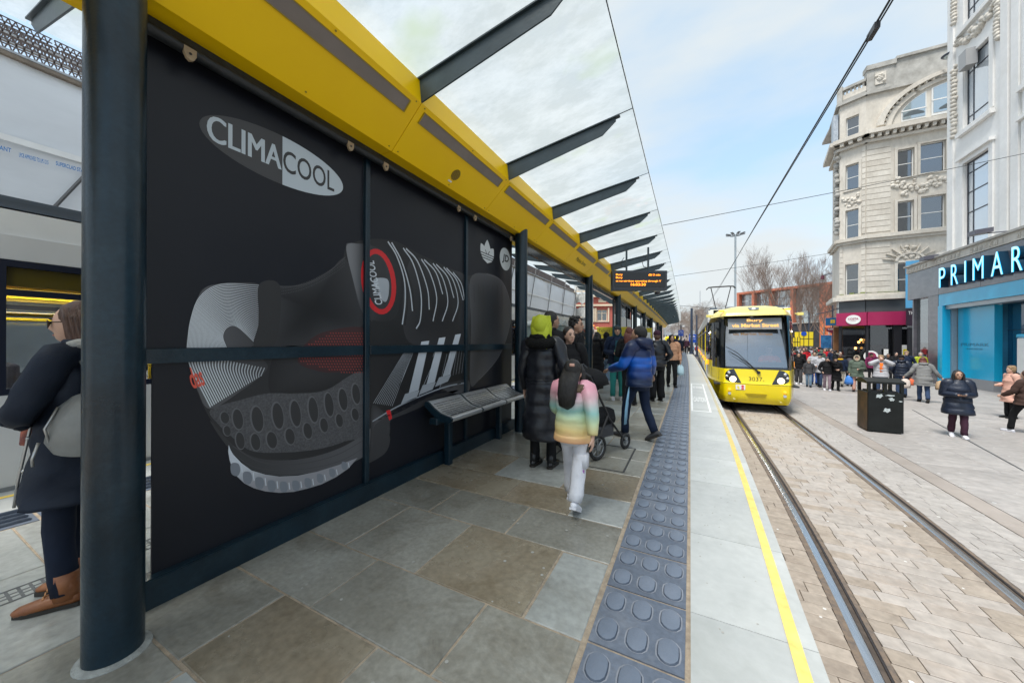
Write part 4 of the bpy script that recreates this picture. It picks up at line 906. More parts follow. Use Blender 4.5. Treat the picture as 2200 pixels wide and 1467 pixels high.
def make_tram(label, group=None, lit=True):
    T = thing('tram', label, 'tram', (0, 0, 0), 0, group)
    B = lambda mb, nm, m, par=T, sm=None: mb.build(nm, m, par, smooth=sm, world=False)
    # bumper and lower valance
    mb = MB(); skin(mb, fr(-1, 1, 60), [.30, .36, .42, .55, .75, .915]); 
    B(mb, 'bumper', TY, sm=30)
    mb = MB(); skin(mb, fr(-1, 1, 60), [.93, .97, 1.0, 1.2, 1.40]); B(mb, 'nose_panel', TY, sm=30)
    mb = MB(); skin(mb, fr(-1, 1, 60), [.905, .94], off=-.012); B(mb, 'bumper_gap', BLACK)
    # windscreen surround (black), screen, side cab glazing, roof cap
    mb = MB(); skin(mb, fr(-.55, .55, 44), fr(1.40, 3.12, 12), off=-.006); B(mb, 'windscreen_frame', TK, sm=30)
    bpy.data.objects.remove(T.children[-1])
    mb = MB()
    for a, b in ((-.55, -.47), (.47, .55)): skin(mb, fr(a, b, 10), fr(1.40, 3.16, 12))
    skin(mb, fr(-.47, .47, 24), [1.40, 1.44, 1.47]); skin(mb, fr(-.47, .47, 24), [3.10, 3.16]); B(mb, 'windscreen_frame', TK, sm=30)
    mb = MB(); skin(mb, fr(-.47, .47, 28), fr(1.47, 3.10, 12), off=-.006); B(mb, 'windscreen', TWS, sm='all')
    mb = MB(); skin(mb, fr(-1, 1, 60), [3.16, 3.24, 3.32, 3.40, 3.46, 3.50, 3.54, 3.56]); B(mb, 'roof_cap', mat('tram_skylit_yellow', (.78, .66, .18), .35, var=.08, scale=3, coat=.3), sm=50)  # cap yellow made paler, the sky's light put into its colour
    for sg in (-1, 1):
        mb = MB(); skin(mb, [sg * q for q in (fr(.55, .60, 2))], fr(1.40, 3.16, 6)); skin(mb, [sg * q for q in fr(.98, 1.0, 1)], fr(1.40, 3.16, 6)); skin(mb, [sg * q for q in fr(.60, .98, 8)], [2.98, 3.16]); skin(mb, [sg * q for q in fr(.735, .765, 1)], fr(1.40, 2.98, 6))
        B(mb, 'cab_pillar', TK)
        mb = MB(); skin(mb, [sg * q for q in fr(.60, .735, 4)], fr(1.40, 2.98, 6), off=(-.01 if sg > 0 else -.01)); B(mb, 'quarter_window', TGL)
        mb = MB(); skin(mb, [sg * q for q in fr(.765, .98, 4)], fr(1.62, 2.98, 6), off=-.01); B(mb, 'cab_door_window', TGL)
        mb = MB(); skin(mb, [sg * q for q in fr(.765, .98, 4)], [1.40, 1.62]); B(mb, 'cab_door_panel', TY)
        for u in (.62, .78, .97):
            mb = MB(); a = plan(sg * u, 1.0); b_ = plan(sg * u, 1.38); n_ = Vector((sg, 0, 0)) * .002; mb.beam(a + n_, b_ + n_, .008, .006); B(mb, 'panel_gap', BLACK)
    # cab interior: bulkhead, desk, driver
    mb = MB(); mb.box((-1.2, 1.9, .9), (1.2, 1.95, 3.2)); mb.box((-.78, .42, .95), (.78, .75, 1.62)); mb.box((-1.15, .3, .85), (1.15, 2.0, .9)); mb.box((-.72, .62, 1.62), (-.3, .75, 1.72)); mb.box((.18, 1.35, 1.0), (.62, 1.5, 2.35), bev=.04); mb.box((.18, .95, 1.3), (.62, 1.4, 1.42), bev=.03)
    B(mb, 'cab_interior', DARKIN)
    mb = MB(); mb.add([(-.74, .50, 2.70), (.74, .50, 2.70), (.74, .60, 3.08), (-.74, .60, 3.08)], [(0, 1, 2, 3)]); B(mb, 'destination_box', mat('blind_grey', (.20, .215, .22), .4))
    if lit:
        mb = MB(); a = .30
        put_text(mb, 'Bury', (-.22, .255, 2.93), (.44, 0, 0), (0, .035, .11), bold=.03, nrm=(0, -1, 0)); put_text(mb, 'via Market Street', (-.64, .225, 2.77), (1.28, 0, 0), (0, .035, .12), bold=.03, nrm=(0, -1, 0))
        for i, v in enumerate(mb.v): mb.v[i] = (v[0], interp(YB, v[2]) + .035 * (v[0] / .86) ** 2 - .004, v[2])
        B(mb, 'destination_text', mat('amber_blind', (.4, .2, .04), .5, emit=(1, .50, .12), estr=.5))
    # headlamp clusters
    for sg in (-1, 1):
        pts = [(.80, 1.36), (.69, 1.41), (.865, 1.27), (.88, 1.12), (.80, 1.01), (.66, .955), (.42, .945)]
        out = [(.60, 1.40), (.72, 1.375), (.83, 1.28), (.865, 1.16), (.84, 1.06), (.74, .985), (.60, .955), (.40, .95)]
        if True:
            mb = MB(); vs = [Vector((sg * x, interp(YB, z) + .035 * min(1, (x / .84)) ** 2 - .008 + (.02 if x > .84 else 0), z)) for x, z in out]
            c_ = sum(vs, Vector()) / len(vs); c_.y -= .012; mb.add(vs + [c_], [(i, (i + 1) % len(vs), len(vs)) for i in range(len(vs))]); hl = B(mb, 'headlight', TK, sm='all')
            for (x, z, r_, m_) in ((.635, 1.065, .095, 'w'), (.80, 1.16, .04, 'g'), (.745, 1.275, .045, 'g')):
                mb = MB(); y_ = interp(YB, z) + .0; mb.tube([(sg * x, y_ + .0, z), (sg * x, y_ - .022, z), (sg * x, y_ - .030, z)], [r_, r_ * .95, r_ * .5], 20)
                B(mb, 'lamp', mat('headlamp_lit', (1, .9, .7), .2, emit=(1, .80, .5), estr=2.2) if m_ == 'w' else mat('lamp_lens', (.55, .57, .6), .12, .3), hl, 'all')
        for z, m_ in ((.73, ORG), (.60, mat('lamp_lens', (.55, .57, .6), .12, .3))):
            mb = MB(); mb.tube([(sg * .73, .03, z), (sg * .73, -.004, z)], .042, 16); B(mb, 'fog_lamp', m_, sm=True)
        mb = MB(); mb.tube([(sg * 1.16, .95, 3.22), (sg * 1.32, .95, 3.20)], .018, 8); mb.box((sg * 1.22, .90, 3.16), (sg * 1.38, 1.02, 3.25), bev=.01); B(mb, 'mirror_camera', mat('tram_skylit_yellow', (.78, .66, .18), .35))
        mb = MB(); p = plan(sg * .60, 1.75); q = plan(sg * .99, 1.5); mb.box((sg * (abs(q.x)), q.y - .08, 1.42), (sg * (abs(q.x) + .07), q.y + .10, 1.60), bev=.02); B(mb, 'indicator', ORG)
        mb = MB(); mb.box((sg * .84, .66, 3.33), (sg * 1.0, .74, 3.38), bev=.01); B(mb, 'roof_marker', ORG)
    mb = MB(); mb.add([(-.13, .43, 3.355), (.13, .43, 3.355), (.17, .60, 3.455), (-.17, .60, 3.455)], [(0, 1, 2, 3)])
    for i, v in enumerate(mb.v): mb.v[i] = (v[0], interp(YB, v[2]) - .012, v[2])
    B(mb, 'top_lamp_recess', mat('recess_grey', (.12, .13, .14), .3)); mb = MB(); mb.ell((0, interp(YB, 3.40) - .015, 3.40), (.05, .02, .03), 12, 8); B(mb, 'top_lamp', mat('headlamp_dim', (1, 1, 1), .2, emit=(1, 1, 1), estr=.9), sm='all')
    mb = MB(); put_text(mb, '3037', (-.20, -.002, 1.035), (.36, 0, 0), (0, .012, .125), nrm=(0, -1, 0)); put_text(mb, 'A', (.175, -.002, 1.037), (.035, 0, 0), (0, .003, .04), nrm=(0, -1, 0))
    for i, v in enumerate(mb.v): mb.v[i] = (v[0], interp(YB, v[2]) + .035 * (v[0] / .84) ** 2 - .006, v[2])
    B(mb, 'fleet_number', mat('number_ink', (.09, .07, .0), .5))
    mb = MB(); mb.box((-.56, .0, .735), (-.30, .012, .895)); B(mb, 'warning_sticker', WHITE); st_o = T.children[-1]
    st_o.location.y = 0.0
    mb = MB(); mb.add([(-.545, -.003, .755), (-.445, -.003, .755), (-.495, -.003, .88)], [(0, 1, 2)]); B(mb, 'warning_triangle', mat('sticker_yellow', (.8, .65, .02), .4))
    mb = MB(); mb.tube([(-.37, .002, .845), (-.37, -.004, .845)], .038, 18); mb.box((-.405, -.004, .745), (-.335, .002, .795)); B(mb, 'prohibition_mark', mat('sticker_red', (.65, .03, .05), .4))
    for o in T.children[-3:]:
        for v in o.data.vertices: v.co.y += interp(YB, v.co.z) + .035 * (v.co.x / .84) ** 2 - .014
    for z in (.615, .57, .525):
        mb = MB(); mb.box((-.22 - (z - .52) * .8, -.01, z), (.24 + (z - .52) * .4, .03, z + .012)); B(mb, 'grille_slot', mat('slot_shadow', (.30, .22, .0), .5))
    # windscreen wiper
    mb = MB(); P = [(.06, 1.33), (-.30, 1.66), (-.75, 2.0)]; pts = [Vector((x, interp(YB, z) - .03, z)) for x, z in P]; mb.tube(pts, [.022, .014, .008], 6)
    P = [(.02, 1.36), (-.5, 1.92), (-.82, 2.12)]; mb.tube([Vector((x, interp(YB, z) - .05, z)) for x, z in P], .010, 6); mb.tube([Vector((.06, .04, 1.31)), Vector((.06, .0, 1.31))], .05, 12); B(mb, 'wiper', BLACK, sm=True)
    # long body
    for sg in (-1, 1):
        X1 = 1.30; mb = MB(); mb.box((sg * 1.20, 2.1, .32), (sg * 1.285, LEN, .93)); B(mb, 'skirt', mat('tram_skirt', (.40, .41, .42), .4, var=.1, scale=2))
        y = 2.1; k = 0; wlist = []
        while y < LEN - 1.5:
            door = k % 4 == 1; w = 1.45 if door else 1.75; wlist.append((y, min(LEN, y + w), door)); y += w; k += 1
        for y0_, y1_, door in wlist:
            zb = .95 if door else 1.78
            mb = MB()
            if not door: mb.box((sg * 1.25, y0_, .935), (sg * X1, y1_ - .004, zb)); B(mb, 'side_panel', TG)
            mb = MB(); f = .06
            mb.box((sg * 1.26, y0_, zb), (sg * 1.302, y0_ + f, 3.03)); mb.box((sg * 1.26, y1_ - f, zb), (sg * 1.302, y1_, 3.03)); mb.box((sg * 1.26, y0_ + f, zb), (sg * 1.302, y1_ - f, zb + f)); mb.box((sg * 1.26, y0_ + f, 2.70), (sg * 1.302, y1_ - f, 2.76)); mb.box((sg * 1.26, y0_ + f, 2.97), (sg * 1.302, y1_ - f, 3.03))
            if door: mb.box((sg * 1.26, (y0_ + y1_) / 2 - .03, zb), (sg * 1.302, (y0_ + y1_) / 2 + .03, 3.03))
            wn = B(mb, 'door' if door else 'side_window', TY if (door and lit) else mat('window_frame_navy', (.01, .014, .03), .3))
            mb = MB(); mb.box((sg * 1.275, y0_ + f, zb + f), (sg * 1.283, y1_ - f, 2.97)); B(mb, 'pane', TGL, wn)
        mb = MB(); mb.box((sg * 1.22, 2.1, 3.035), (sg * 1.295, LEN, 3.26)); B(mb, 'cornice_panel', TG)
        mb = MB(); mb.box((sg * 1.10, 2.1, 3.262), (sg * 1.27, LEN, 3.50)); B(mb, 'roof_edge', TW)
        mb = MB(); mb.box((sg * .95, 2.6, 3.502), (sg * 1.20, LEN, 3.64)); B(mb, 'roof_duct', mat('duct_blue_grey', (.07, .09, .12), .35, .2, var=.3, scale=2, stretch=(1, .1, 12)))
        for y in (4.6, 7.2, 11.5, 17, 22): mb = MB(); mb.box((sg * 1.30, y, 1.45), (sg * 1.36, y + .12, 1.58), bev=.01); B(mb, 'side_marker', ORG)
        for z, y0_ in ((2.83, 2.4), (2.55, 2.4)):
            mb = MB(); mb.tube([(sg * .82, y0_, z), (sg * .82, LEN - .5, z)], .022, 6); B(mb, 'handrail', mat('rail_yellow', (.8, .55, .02), .35))
    mb = MB(); mb.box((-1.2, 2.1, 3.50), (1.2, LEN, 3.53)); B(mb, 'roof', TW)
    mb = MB(); mb.box((-1.2, 2.1, .86), (1.2, LEN, .93)); mb.box((-1.15, 2.1, .25), (1.15, LEN, .32)); mb.box((-1.2, LEN - .05, .9), (1.2, LEN, 3.5)); B(mb, 'floor', DARKIN)
    mb = MB(); mb.box((-1.18, 2.1, 3.02), (1.18, LEN, 3.05)); B(mb, 'ceiling', mat('ceiling_white', (.65, .65, .63), .6))
    for sg in (-1, 1): mb = MB(); mb.box((sg * .5, 2.4, 3.0), (sg * .62, LEN - .4, 3.018)); B(mb, 'ceiling_light', mat('saloon_light', (1, 1, .95), .4, emit=(1, .97, .9), estr=9.0)); mb = MB(); mb.box((sg * 1.14, 2.4, 2.80), (sg * 1.18, LEN - .4, 2.99)); B(mb, 'inner_cove', mat('cove_yellow', (.75, .5, .05), .4))
    for i, y in enumerate(fr(2.8, LEN - 1.6, 22)):
        for sg in (-1, 1):
            if int(y) % 7 == 4: continue
            mb = MB(); mb.box((sg * .35, y, 1.2), (sg * 1.15, y + .45, 1.38), bev=.03); mb.box((sg * .35, y + .40, 1.3), (sg * 1.15, y + .48, 2.0), bev=.03); B(mb, 'passenger_seat', mat('moquette', (.03, .03, .045), .9, var=.4, scale=20))
        if i % 3 == 0: mb = MB(); mb.tube([(.55, y + .6, .93), (.55, y + .6, 3.02)], .02, 6); mb.tube([(-.55, y + .6, .93), (-.55, y + .6, 3.02)], .02, 6); B(mb, 'grab_pole', mat('rail_yellow', (.8, .55, .02), .35))
    mb = MB()
    for y in (3.4, 12, 20, 26):
        for dy in (0, 1.8):
            for sg in (-1, 1): mb.cyl((sg * .66, y + dy, .33), .33, sg * .1, 20, 0, 'x')
    B(mb, 'wheels', mat('wheel_dark', (.03, .025, .02), .6, .3)); mb = MB(); mb.box((-1.0, 1.2, .12), (1.0, LEN, .27)); B(mb, 'underframe', BLACK)
    # pantograph
    y0_ = 16.2; pg = MB(); Zt = 6.3; mb = pg
    mb.box((-.5, y0_ - .5, 3.55), (.5, y0_ + .5, 3.62)); mb.tube([(0, y0_, 3.62), (0, y0_, 3.9)], .08, 8)
    for sg in (-1, 1):
        mb.tube([(sg * .12, y0_, 3.85), (sg * .62, y0_ - .1, Zt - .08)], .030, 6); mb.tube([(sg * .10, y0_ - .3, 3.85), (sg * .10, y0_ + .3, 3.85)], .02, 6)
        mb.tube([(0, y0_, Zt - .95), (sg * .45, y0_ - .05, Zt - .95 + .0)], .014, 6) if False else None
    mb.tube([(-.25, y0_ - .03, 4.55), (.25, y0_ - .03, 4.55)], .018, 6); mb.tube([(.0, y0_, 3.9), (0, y0_ - .03, 4.55)], .015, 6)
    for dy in (-.18, .12): mb.tube([(-.92, y0_ + dy, Zt - .16), (-.78, y0_ + dy, Zt - .02), (-.5, y0_ + dy, Zt), (.5, y0_ + dy, Zt), (.78, y0_ + dy, Zt - .02), (.92, y0_ + dy, Zt - .16)], .028, 6)
    mb.tube([(-.6, y0_ - .2, Zt - .05), (-.6, y0_ + .15, Zt - .05)], .02, 5); mb.tube([(.6, y0_ - .2, Zt - .05), (.6, y0_ + .15, Zt - .05)], .02, 5); B(mb, 'pantograph', mat('panto_steel', (.06, .055, .05), .5, .4), sm=True)
    mb = MB(); mb.box((-.6, 3.2, 3.53), (.6, 5.6, 3.72), bev=.05); mb.box((-.6, 8, 3.53), (.6, 11, 3.74), bev=.05); B(mb, 'roof_unit', mat('unit_grey', (.16, .165, .17), .5))
    return T
tram1 = make_tram('yellow tram with route lettering Bury via Market Street approaching along the platform')
tram1.location = (1.885, 13.42, TR); tram1.rotation_euler.z = math.radians(-.3)
tram2 = make_tram('tram standing at the far side platform behind the leaning woman', lit=False)
tram2.location = (-6.90, 24.6, TR); tram2.rotation_euler.z = PI
# overhead wires
WIRE = mat('wire_dark', (.03, .03, .03), .5, .4)
def wire(label, pts, r=.006, name='overhead_wire'):
    mb = MB(); mb.tube(pts, r, 6); o = mb.build(name, WIRE); tag(o, label, 'wire'); return o
wire('contact wire running above the nearest track to the pantograph', [(1.86, 1.5, 5.0), (1.9, 5.4, 5.08), (1.93, 14, 5.28), (1.95, 29.6, 5.43), (1.6, 60, 5.6)], .011)
wire('second contact wire beside the first over the nearest track', [(1.91, 1.5, 5.04), (1.95, 5.4, 5.12), (1.98, 14, 5.34), (2.0, 28, 5.6), (1.7, 60, 5.9)], .009)
cl = MB(); cl.beam((1.9, 5.45, 5.04), (1.93, 5.75, 5.10), .05, .07); o = cl.build('wire_clamp', BLACK); tag(o, 'dark clamp joining the two contact wires', 'clamp')
a, b = at_w(1425, 484, 12), at_w(2260, 318, 12.5); wire('upper span wire crossing the street from the shelter roof to the white tower', [a + (a - b) * .6, a, (a + b) / 2 - Vector((0, 0, .05)), b, b + (b - a) * .4], .010)
a, b = at_w(1400, 600, 26), at_w(1812, 540, 30); wire('lower span wire crossing the street towards the corner building', [a, (a + b) / 2 - Vector((0, 0, .06)), b], .014)
a, b = at_w(1440, 655, 60), at_w(1565, 665, 55); wire('faint span wire behind the pantograph', [a, b], .03)
# ------------------------------------------------------------------ buildings
PORT = mat('portland_stone', (.50, .455, .39), .7, stain=(.5, .35, (.40, .36, .30), .08), col2=(.68, .64, .57), var=.2, scale=.7, bump=.12, bscale=12, detail=9, stretch=(1, 1, .5))
FAI = mat('white_faience', (.72, .705, .675), .45, stain=(.35, .14, (.58, .56, .52), .03), col2=(.82, .81, .79), var=.1, scale=.6, bump=.04, bscale=10)
PDARK = mat('weathered_stone', (.26, .25, .225), .8, col2=(.50, .485, .45), var=.3, scale=1.6, bump=.3, bscale=14, detail=9)
WGL = glass_mat('window_glass', (.45, .48, .5), .16, (.035, .04, .045), .45)
WGL2 = glass_mat('window_glass_sky_tone', (.5, .52, .55), .35, (.52, .57, .61), .08)  # pane colour raised to stand in for reflected sky and white blinds
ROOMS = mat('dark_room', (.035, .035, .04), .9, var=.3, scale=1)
FRW = mat('white_sash', (.70, .70, .68), .5); FRK = mat('dark_steel_frame', (.03, .034, .045), .45)
MOSS = mat('moss', (.16, .19, .05), .95, var=.5, scale=9, bump=.5, bscale=40)
def wall_pt(P0, P1, s, z, d=0.0):
    "point on wall; d = distance outwards (to the right of P0->P1 travelling... towards the viewer)"
    a = Vector((P1[0] - P0[0], P1[1] - P0[1], 0)).normalized(); n = Vector((a.y, -a.x, 0))
    return Vector((P0[0], P0[1], 0)) + a * s + n * d + Vector((0, 0, z))
def wbox(mb, P0, P1, s0, s1, z0, z1, d0, d1, mi=0):
    v = [wall_pt(P0, P1, s, z, d) for z in (z0, z1) for s, d in ((s0, d0), (s1, d0), (s1, d1), (s0, d1))]
    mb.add(v, [(0, 3, 2, 1), (4, 5, 6, 7), (0, 1, 5, 4), (1, 2, 6, 5), (2, 3, 7, 6), (3, 0, 4, 7)], mi)
def wall(parent, P0, P1, z0, z1, ops, m, depth=.35, reveal=.22, name='wall'):
    L_ = math.hypot(P1[0] - P0[0], P1[1] - P0[1]); ss = sorted({0, L_, *[q for o in ops for q in o[:2]]}); zs = sorted({z0, z1, *[q for o in ops for q in o[2:4]]}); mb = MB()
    for a, b in zip(ss[:-1], ss[1:]):
        if b - a < 1e-4: continue
        run = None
        for c, d in zip(zs[:-1], zs[1:]):
            hit = any(o[0] - 1e-4 <= a and b <= o[1] + 1e-4 and o[2] - 1e-4 <= c and d <= o[3] + 1e-4 for o in ops)
            if hit:
                if run: wbox(mb, P0, P1, a, b, run[0], run[1], -depth, 0); run = None
            else: run = (run[0], d) if run else (c, d)
        if run: wbox(mb, P0, P1, a, b, run[0], run[1], -depth, 0)
    return mb.build(name, m, parent)
def window(parent, P0, P1, s0, s1, z0, z1, fm=FRW, gm=WGL, sash=True, cols=1, rows=None, fw=.06, deep=.16, blind=None, sill=True, label=None):
    mb = MB(); D0, D1 = -deep - .06, -deep
    wbox(mb, P0, P1, s0, s0 + fw, z0, z1, D0, D1); wbox(mb, P0, P1, s1 - fw, s1, z0, z1, D0, D1); wbox(mb, P0, P1, s0 + fw, s1 - fw, z0, z0 + fw, D0, D1); wbox(mb, P0, P1, s0 + fw, s1 - fw, z1 - fw, z1, D0, D1)
    zb = [z0 + fw, z1 - fw]
    if sash: zb = [z0 + fw, (z0 + z1) / 2, z1 - fw]
    if rows: zb = [z0 + fw] + [z0 + (z1 - z0) * r_ for r_ in rows] + [z1 - fw]
    for z in zb[1:-1]: wbox(mb, P0, P1, s0 + fw, s1 - fw, z - fw * .4, z + fw * .4, D0 + .005, D1 - .005)
    cs = [s0 + (s1 - s0) * k / cols for k in range(cols + 1)] if not isinstance(cols, (list, tuple)) else [s0] + [s0 + (s1 - s0) * q for q in cols] + [s1]
    for s in cs[1:-1]: wbox(mb, P0, P1, s - fw * .4, s + fw * .4, z0 + fw, z1 - fw, D0 + .008, D1 - .008)
    w = mb.build('window', fm, parent)
    if label: w['label'] = label
    for i, (c, d) in enumerate(zip(zb[:-1], zb[1:])):
        mb = MB(); v = [wall_pt(P0, P1, s, z, D0 + .03) for s, z in ((s0 + fw, c), (s1 - fw, c), (s1 - fw, d), (s0 + fw, d))]; mb.prism(v, wall_pt(P0, P1, 0, 0, -.008) - wall_pt(P0, P1, 0, 0, 0)); mb.build('pane', gm, w)
    if blind:
        mb = MB(); wbox(mb, P0, P1, s0 + fw, s1 - fw, z0 + fw + (z1 - z0) * blind[1], z1 - fw, D0 - .08, D0 - .07); mb.build('blind', blind[0], w)
    if sill: mb = MB(); wbox(mb, P0, P1, s0 - .08, s1 + .08, z0 - .10, z0 - .002, -deep, .09); mb.build('sill', FAI if gm is WGL2 else PORT, w)
    return w
def relief(mb, P0, P1, s0, s1, z0, z1, n, r_, seed=0, arc=0.0, d=.0):
    "carved garland: overlapping knobs and curls"
    rr = random.Random(seed)
    for i in range(n):
        f = (i + .5) / n; s = s0 + (s1 - s0) * f; zc = (z0 + z1) / 2 - (z1 - z0) * arc * (1 - (2 * f - 1) ** 2) + (z1 - z0) * .25 * math.sin(f * 19)
        for k in range(3):
            p = wall_pt(P0, P1, s + rr.uniform(-r_, r_), zc + rr.uniform(-.35, .35) * (z1 - z0), d + .01); q = r_ * rr.uniform(.6, 1.2)
            mb.ell(p, (q, q, q * rr.uniform(.7, 1.3)), 7, 4)
# ---- corner building with the cafe
A_, B_, C_, D_ = (17.6, 36.0), (11.93, 36.0), (10.62, 36.75), (11.15, 40.2)
cb = thing('corner_building', 'ornate pale stone corner building of five storeys above a magenta cafe front', 'building', (14, 38, TR))
faces = [(C_, B_), (B_, A_), (D_, C_)]
# P0->P1 runs left to right seen from the street so that outward = towards the viewer
def W1(px, py): return on_wall(px, py, C_, B_)
def W2(px, py): return on_wall(px, py, B_, A_)
def opn(W, l, t, r_, b): a = W(l, t); c = W(r_, b); d_ = W(l, b); e = W(r_, t); return [a[0], c[0], (c[1] + d_[1]) / 2, (a[1] + e[1]) / 2]
bay = [opn(W1, 1837, 565, 1859, 633), opn(W1, 1838, 446, 1863, 512), opn(W1, 1837, 347, 1863, 402), opn(W1, 1836, 243, 1863, 290)]
L1 = math.hypot(C_[0] - B_[0], C_[1] - B_[1])
for o in bay: o[0] = L1 * .24; o[1] = L1 * .74
main = [opn(W2, 1928, 563, 1981, 635), opn(W2, 1928, 432, 1963, 497), opn(W2, 1978, 420, 2031, 490), opn(W2, 1928, 320, 1964, 381), opn(W2, 1977, 305, 2032, 370)]
main[2][1] = min(main[2][1], 5.5)
PURP = mat('purple_blind', (.10, .03, .05), .8)
wall(cb, C_, B_, 4.9, 21.0, bay, PORT); wall(cb, B_, A_, 4.9, 21.2, main, PORT)
wall(cb, D_, C_, 4.9, 21.0, [], PORT)
for i, o in enumerate(bay): window(cb, C_, B_, *o, blind=[None, (PURP, 0), (PURP, 0), (PURP, 0)][i])
for i, o in enumerate(main): window(cb, B_, A_, *o, blind=(mat('pale_blind', (.25, .27, .28), .8), .5) if i else None)
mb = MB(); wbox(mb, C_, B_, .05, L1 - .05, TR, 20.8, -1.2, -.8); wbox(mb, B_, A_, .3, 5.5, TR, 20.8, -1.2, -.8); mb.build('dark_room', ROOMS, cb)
mb = MB(); mb.prism([(10.9, 37.2, 20.6), (12.0, 36.3, 20.6), (17.6, 36.3, 20.6), (17.6, 44, 20.6), (11.4, 44, 20.6)], (0, 0, .2)); mb.build('roof', PDARK, cb)
def course(z0, z1, d, m=PORT, nm='string_course'):
    mb = MB()
    for P0, P1 in faces:
        L_ = math.hypot(P1[0] - P0[0], P1[1] - P0[1]); wbox(mb, P0, P1, -d * .42, L_ + d * .42, z0, z1, .003, d)
    return mb.build(nm, m, cb)
course(9.05, 9.25, .18); course(9.25, 9.50, .32); course(16.55, 16.75, .25); course(17.05, 17.35, .62); course(4.60, 4.9, .40); course(4.9, 5.10, .22); course(20.2, 20.4, .22, PDARK); 
mb = MB(); 
for P0, P1 in faces[:2]:
    L_ = math.hypot(P1[0] - P0[0], P1[1] - P0[1]); n = int(L_ / .38)
    for k in range(n): wbox(mb, P0, P1, (k + .25) * L_ / n, (k + .7) * L_ / n, 16.78, 17.03, .003, .5)
mb.build('dentil', PORT, cb, kind='stuff')
mb = MB(); 
for P0, P1 in faces[:2]:
    L_ = math.hypot(P1[0] - P0[0], P1[1] - P0[1])
    for k in range(int(L_ / .3)): 
        if R() < .8: wbox(mb, P0, P1, k * .3 + U(0, .1), k * .3 + .3, 5.102, 5.102 + U(.02, .14), .0, U(.1, .2))
mb.build('moss', MOSS, cb, kind='stuff')
# rusticated pier courses
def pier(P0, P1, s0, s1, z0, z1, pitch=.42):
    z = z0
    while z < z1 - .1:
        mb = MB(); wbox(mb, P0, P1, s0, s1, z + .025, min(z + pitch, z1) - .02, .002, .045); mb.build('stone_block', PORT, cb); z += pitch
for s0, s1 in ((.02, 1.35),): pier(B_, A_, s0, s1, 5.15, 9.0); pier(B_, A_, s0, s1, 9.7, 16.5)
pier(C_, B_, .02, L1 * .14, 5.15, 9.0); pier(C_, B_, L1 * .84, L1 - .02, 5.15, 9.0); pier(C_, B_, L1 * .86, L1 - .02, 9.7, 16.5)
# window surrounds
for P0, P1, os_ in ((C_, B_, bay[:3]), (B_, A_, main)):
    for s0, s1, z0, z1 in os_:
        mb = MB(); 
        for q in ((s0 - .16, s0, z0 - .1, z1 + .16), (s1, s1 + .16, z0 - .1, z1 + .16), (s0, s1, z1, z1 + .16)): wbox(mb, P0, P1, *q, .001, .06)
        mb.build('window_surround', PORT, cb)
# carved panels
mb = MB(); a = W2(1918, 400); b = W2(2032, 385); relief(mb, B_, A_, a[0], b[0], a[1] - .35, a[1] + .65, 26, .13, 3, .5)
a = W1(1822, 430); b = W1(1866, 420); relief(mb, C_, B_, .25, L1 - .25, a[1] - .3, a[1] + .5, 9, .11, 4, .4)
mb.build('carved_relief', PORT, cb, smooth='all')
# tympanum arch over the big first-floor window, and voussoirs
o = main[0]; cs_, cz_ = (o[0] + o[1]) / 2, o[3] + .12; rad_ = (o[1] - o[0]) / 2
def arch(mb, P0, P1, cs, cz, r0, r1, d0, d1, n=18, a0=0, a1=PI, mi=0, sq=1.0):
    for k in range(n):
        q0, q1 = a0 + (a1 - a0) * k / n, a0 + (a1 - a0) * (k + 1) / n
        v = [wall_pt(P0, P1, cs + r * math.cos(q), cz + r * math.sin(q) * sq, d) for d in (d0, d1) for r, q in ((r0, q0), (r1, q0), (r1, q1), (r0, q1))]
        mb.add(v, [(0, 3, 2, 1), (4, 5, 6, 7), (0, 1, 5, 4), (1, 2, 6, 5), (2, 3, 7, 6), (3, 0, 4, 7)], mi)
mb = MB(); arch(mb, B_, A_, cs_, cz_, rad_, rad_ + .16, .0, .12, sq=.75); mb.build('arch_moulding', PORT, cb)
mb = MB(); relief(mb, B_, A_, cs_ - rad_ * .8, cs_ + rad_ * .8, cz_ + .05, cz_ + .75, 14, .12, 9, -.3); mb.build('carved_relief', PORT, cb, smooth='all')
for k in range(9):
    q = PI * (k + .5) / 9; mb = MB(); a = wall_pt(B_, A_, cs_ + (rad_ + .2) * math.cos(q), cz_ + (rad_ + .2) * .75 * math.sin(q), .02); b = wall_pt(B_, A_, cs_ + (rad_ + .85) * math.cos(q), cz_ + (rad_ + .85) * .8 * math.sin(q), .02); mb.beam(a, b, .03, .28, up=(0, 1, 0)) ; mb.build('voussoir', PORT, cb)
# great lunette window under an arch in the top storey
c2_ = W2(2038, 250); cs2, cz2 = 5.0, 17.75; 
a = W2(1880, 270); R0 = cs2 - a[0]
mb = MB(); arch(mb, B_, A_, cs2, cz2 - .35, R0 - .35, R0, .0, .35, 30, PI * .38, PI * .98, sq=.74); arch(mb, B_, A_, cs2, cz2 - .35, R0 - .85, R0 - .5, .0, .15, 30, PI * .4, PI * .98, sq=.74); mb.build('great_arch', PORT, cb, smooth=30)
mb = MB()
for k in range(19):
    q = PI * (.40 + .57 * k / 18); p = wall_pt(B_, A_, cs2 + (R0 - .42) * math.cos(q), cz2 - .35 + (R0 - .42) * .74 * math.sin(q), .15); mb.ell(p, (.1, .16, .1), 6, 4)
mb.build('arch_dentil', PORT, cb, kind='stuff')
rl = R0 - 1.15
def lun(s): return cz2 - .25 + math.sqrt(max(0, rl ** 2 - (s - cs2) ** 2)) * .72
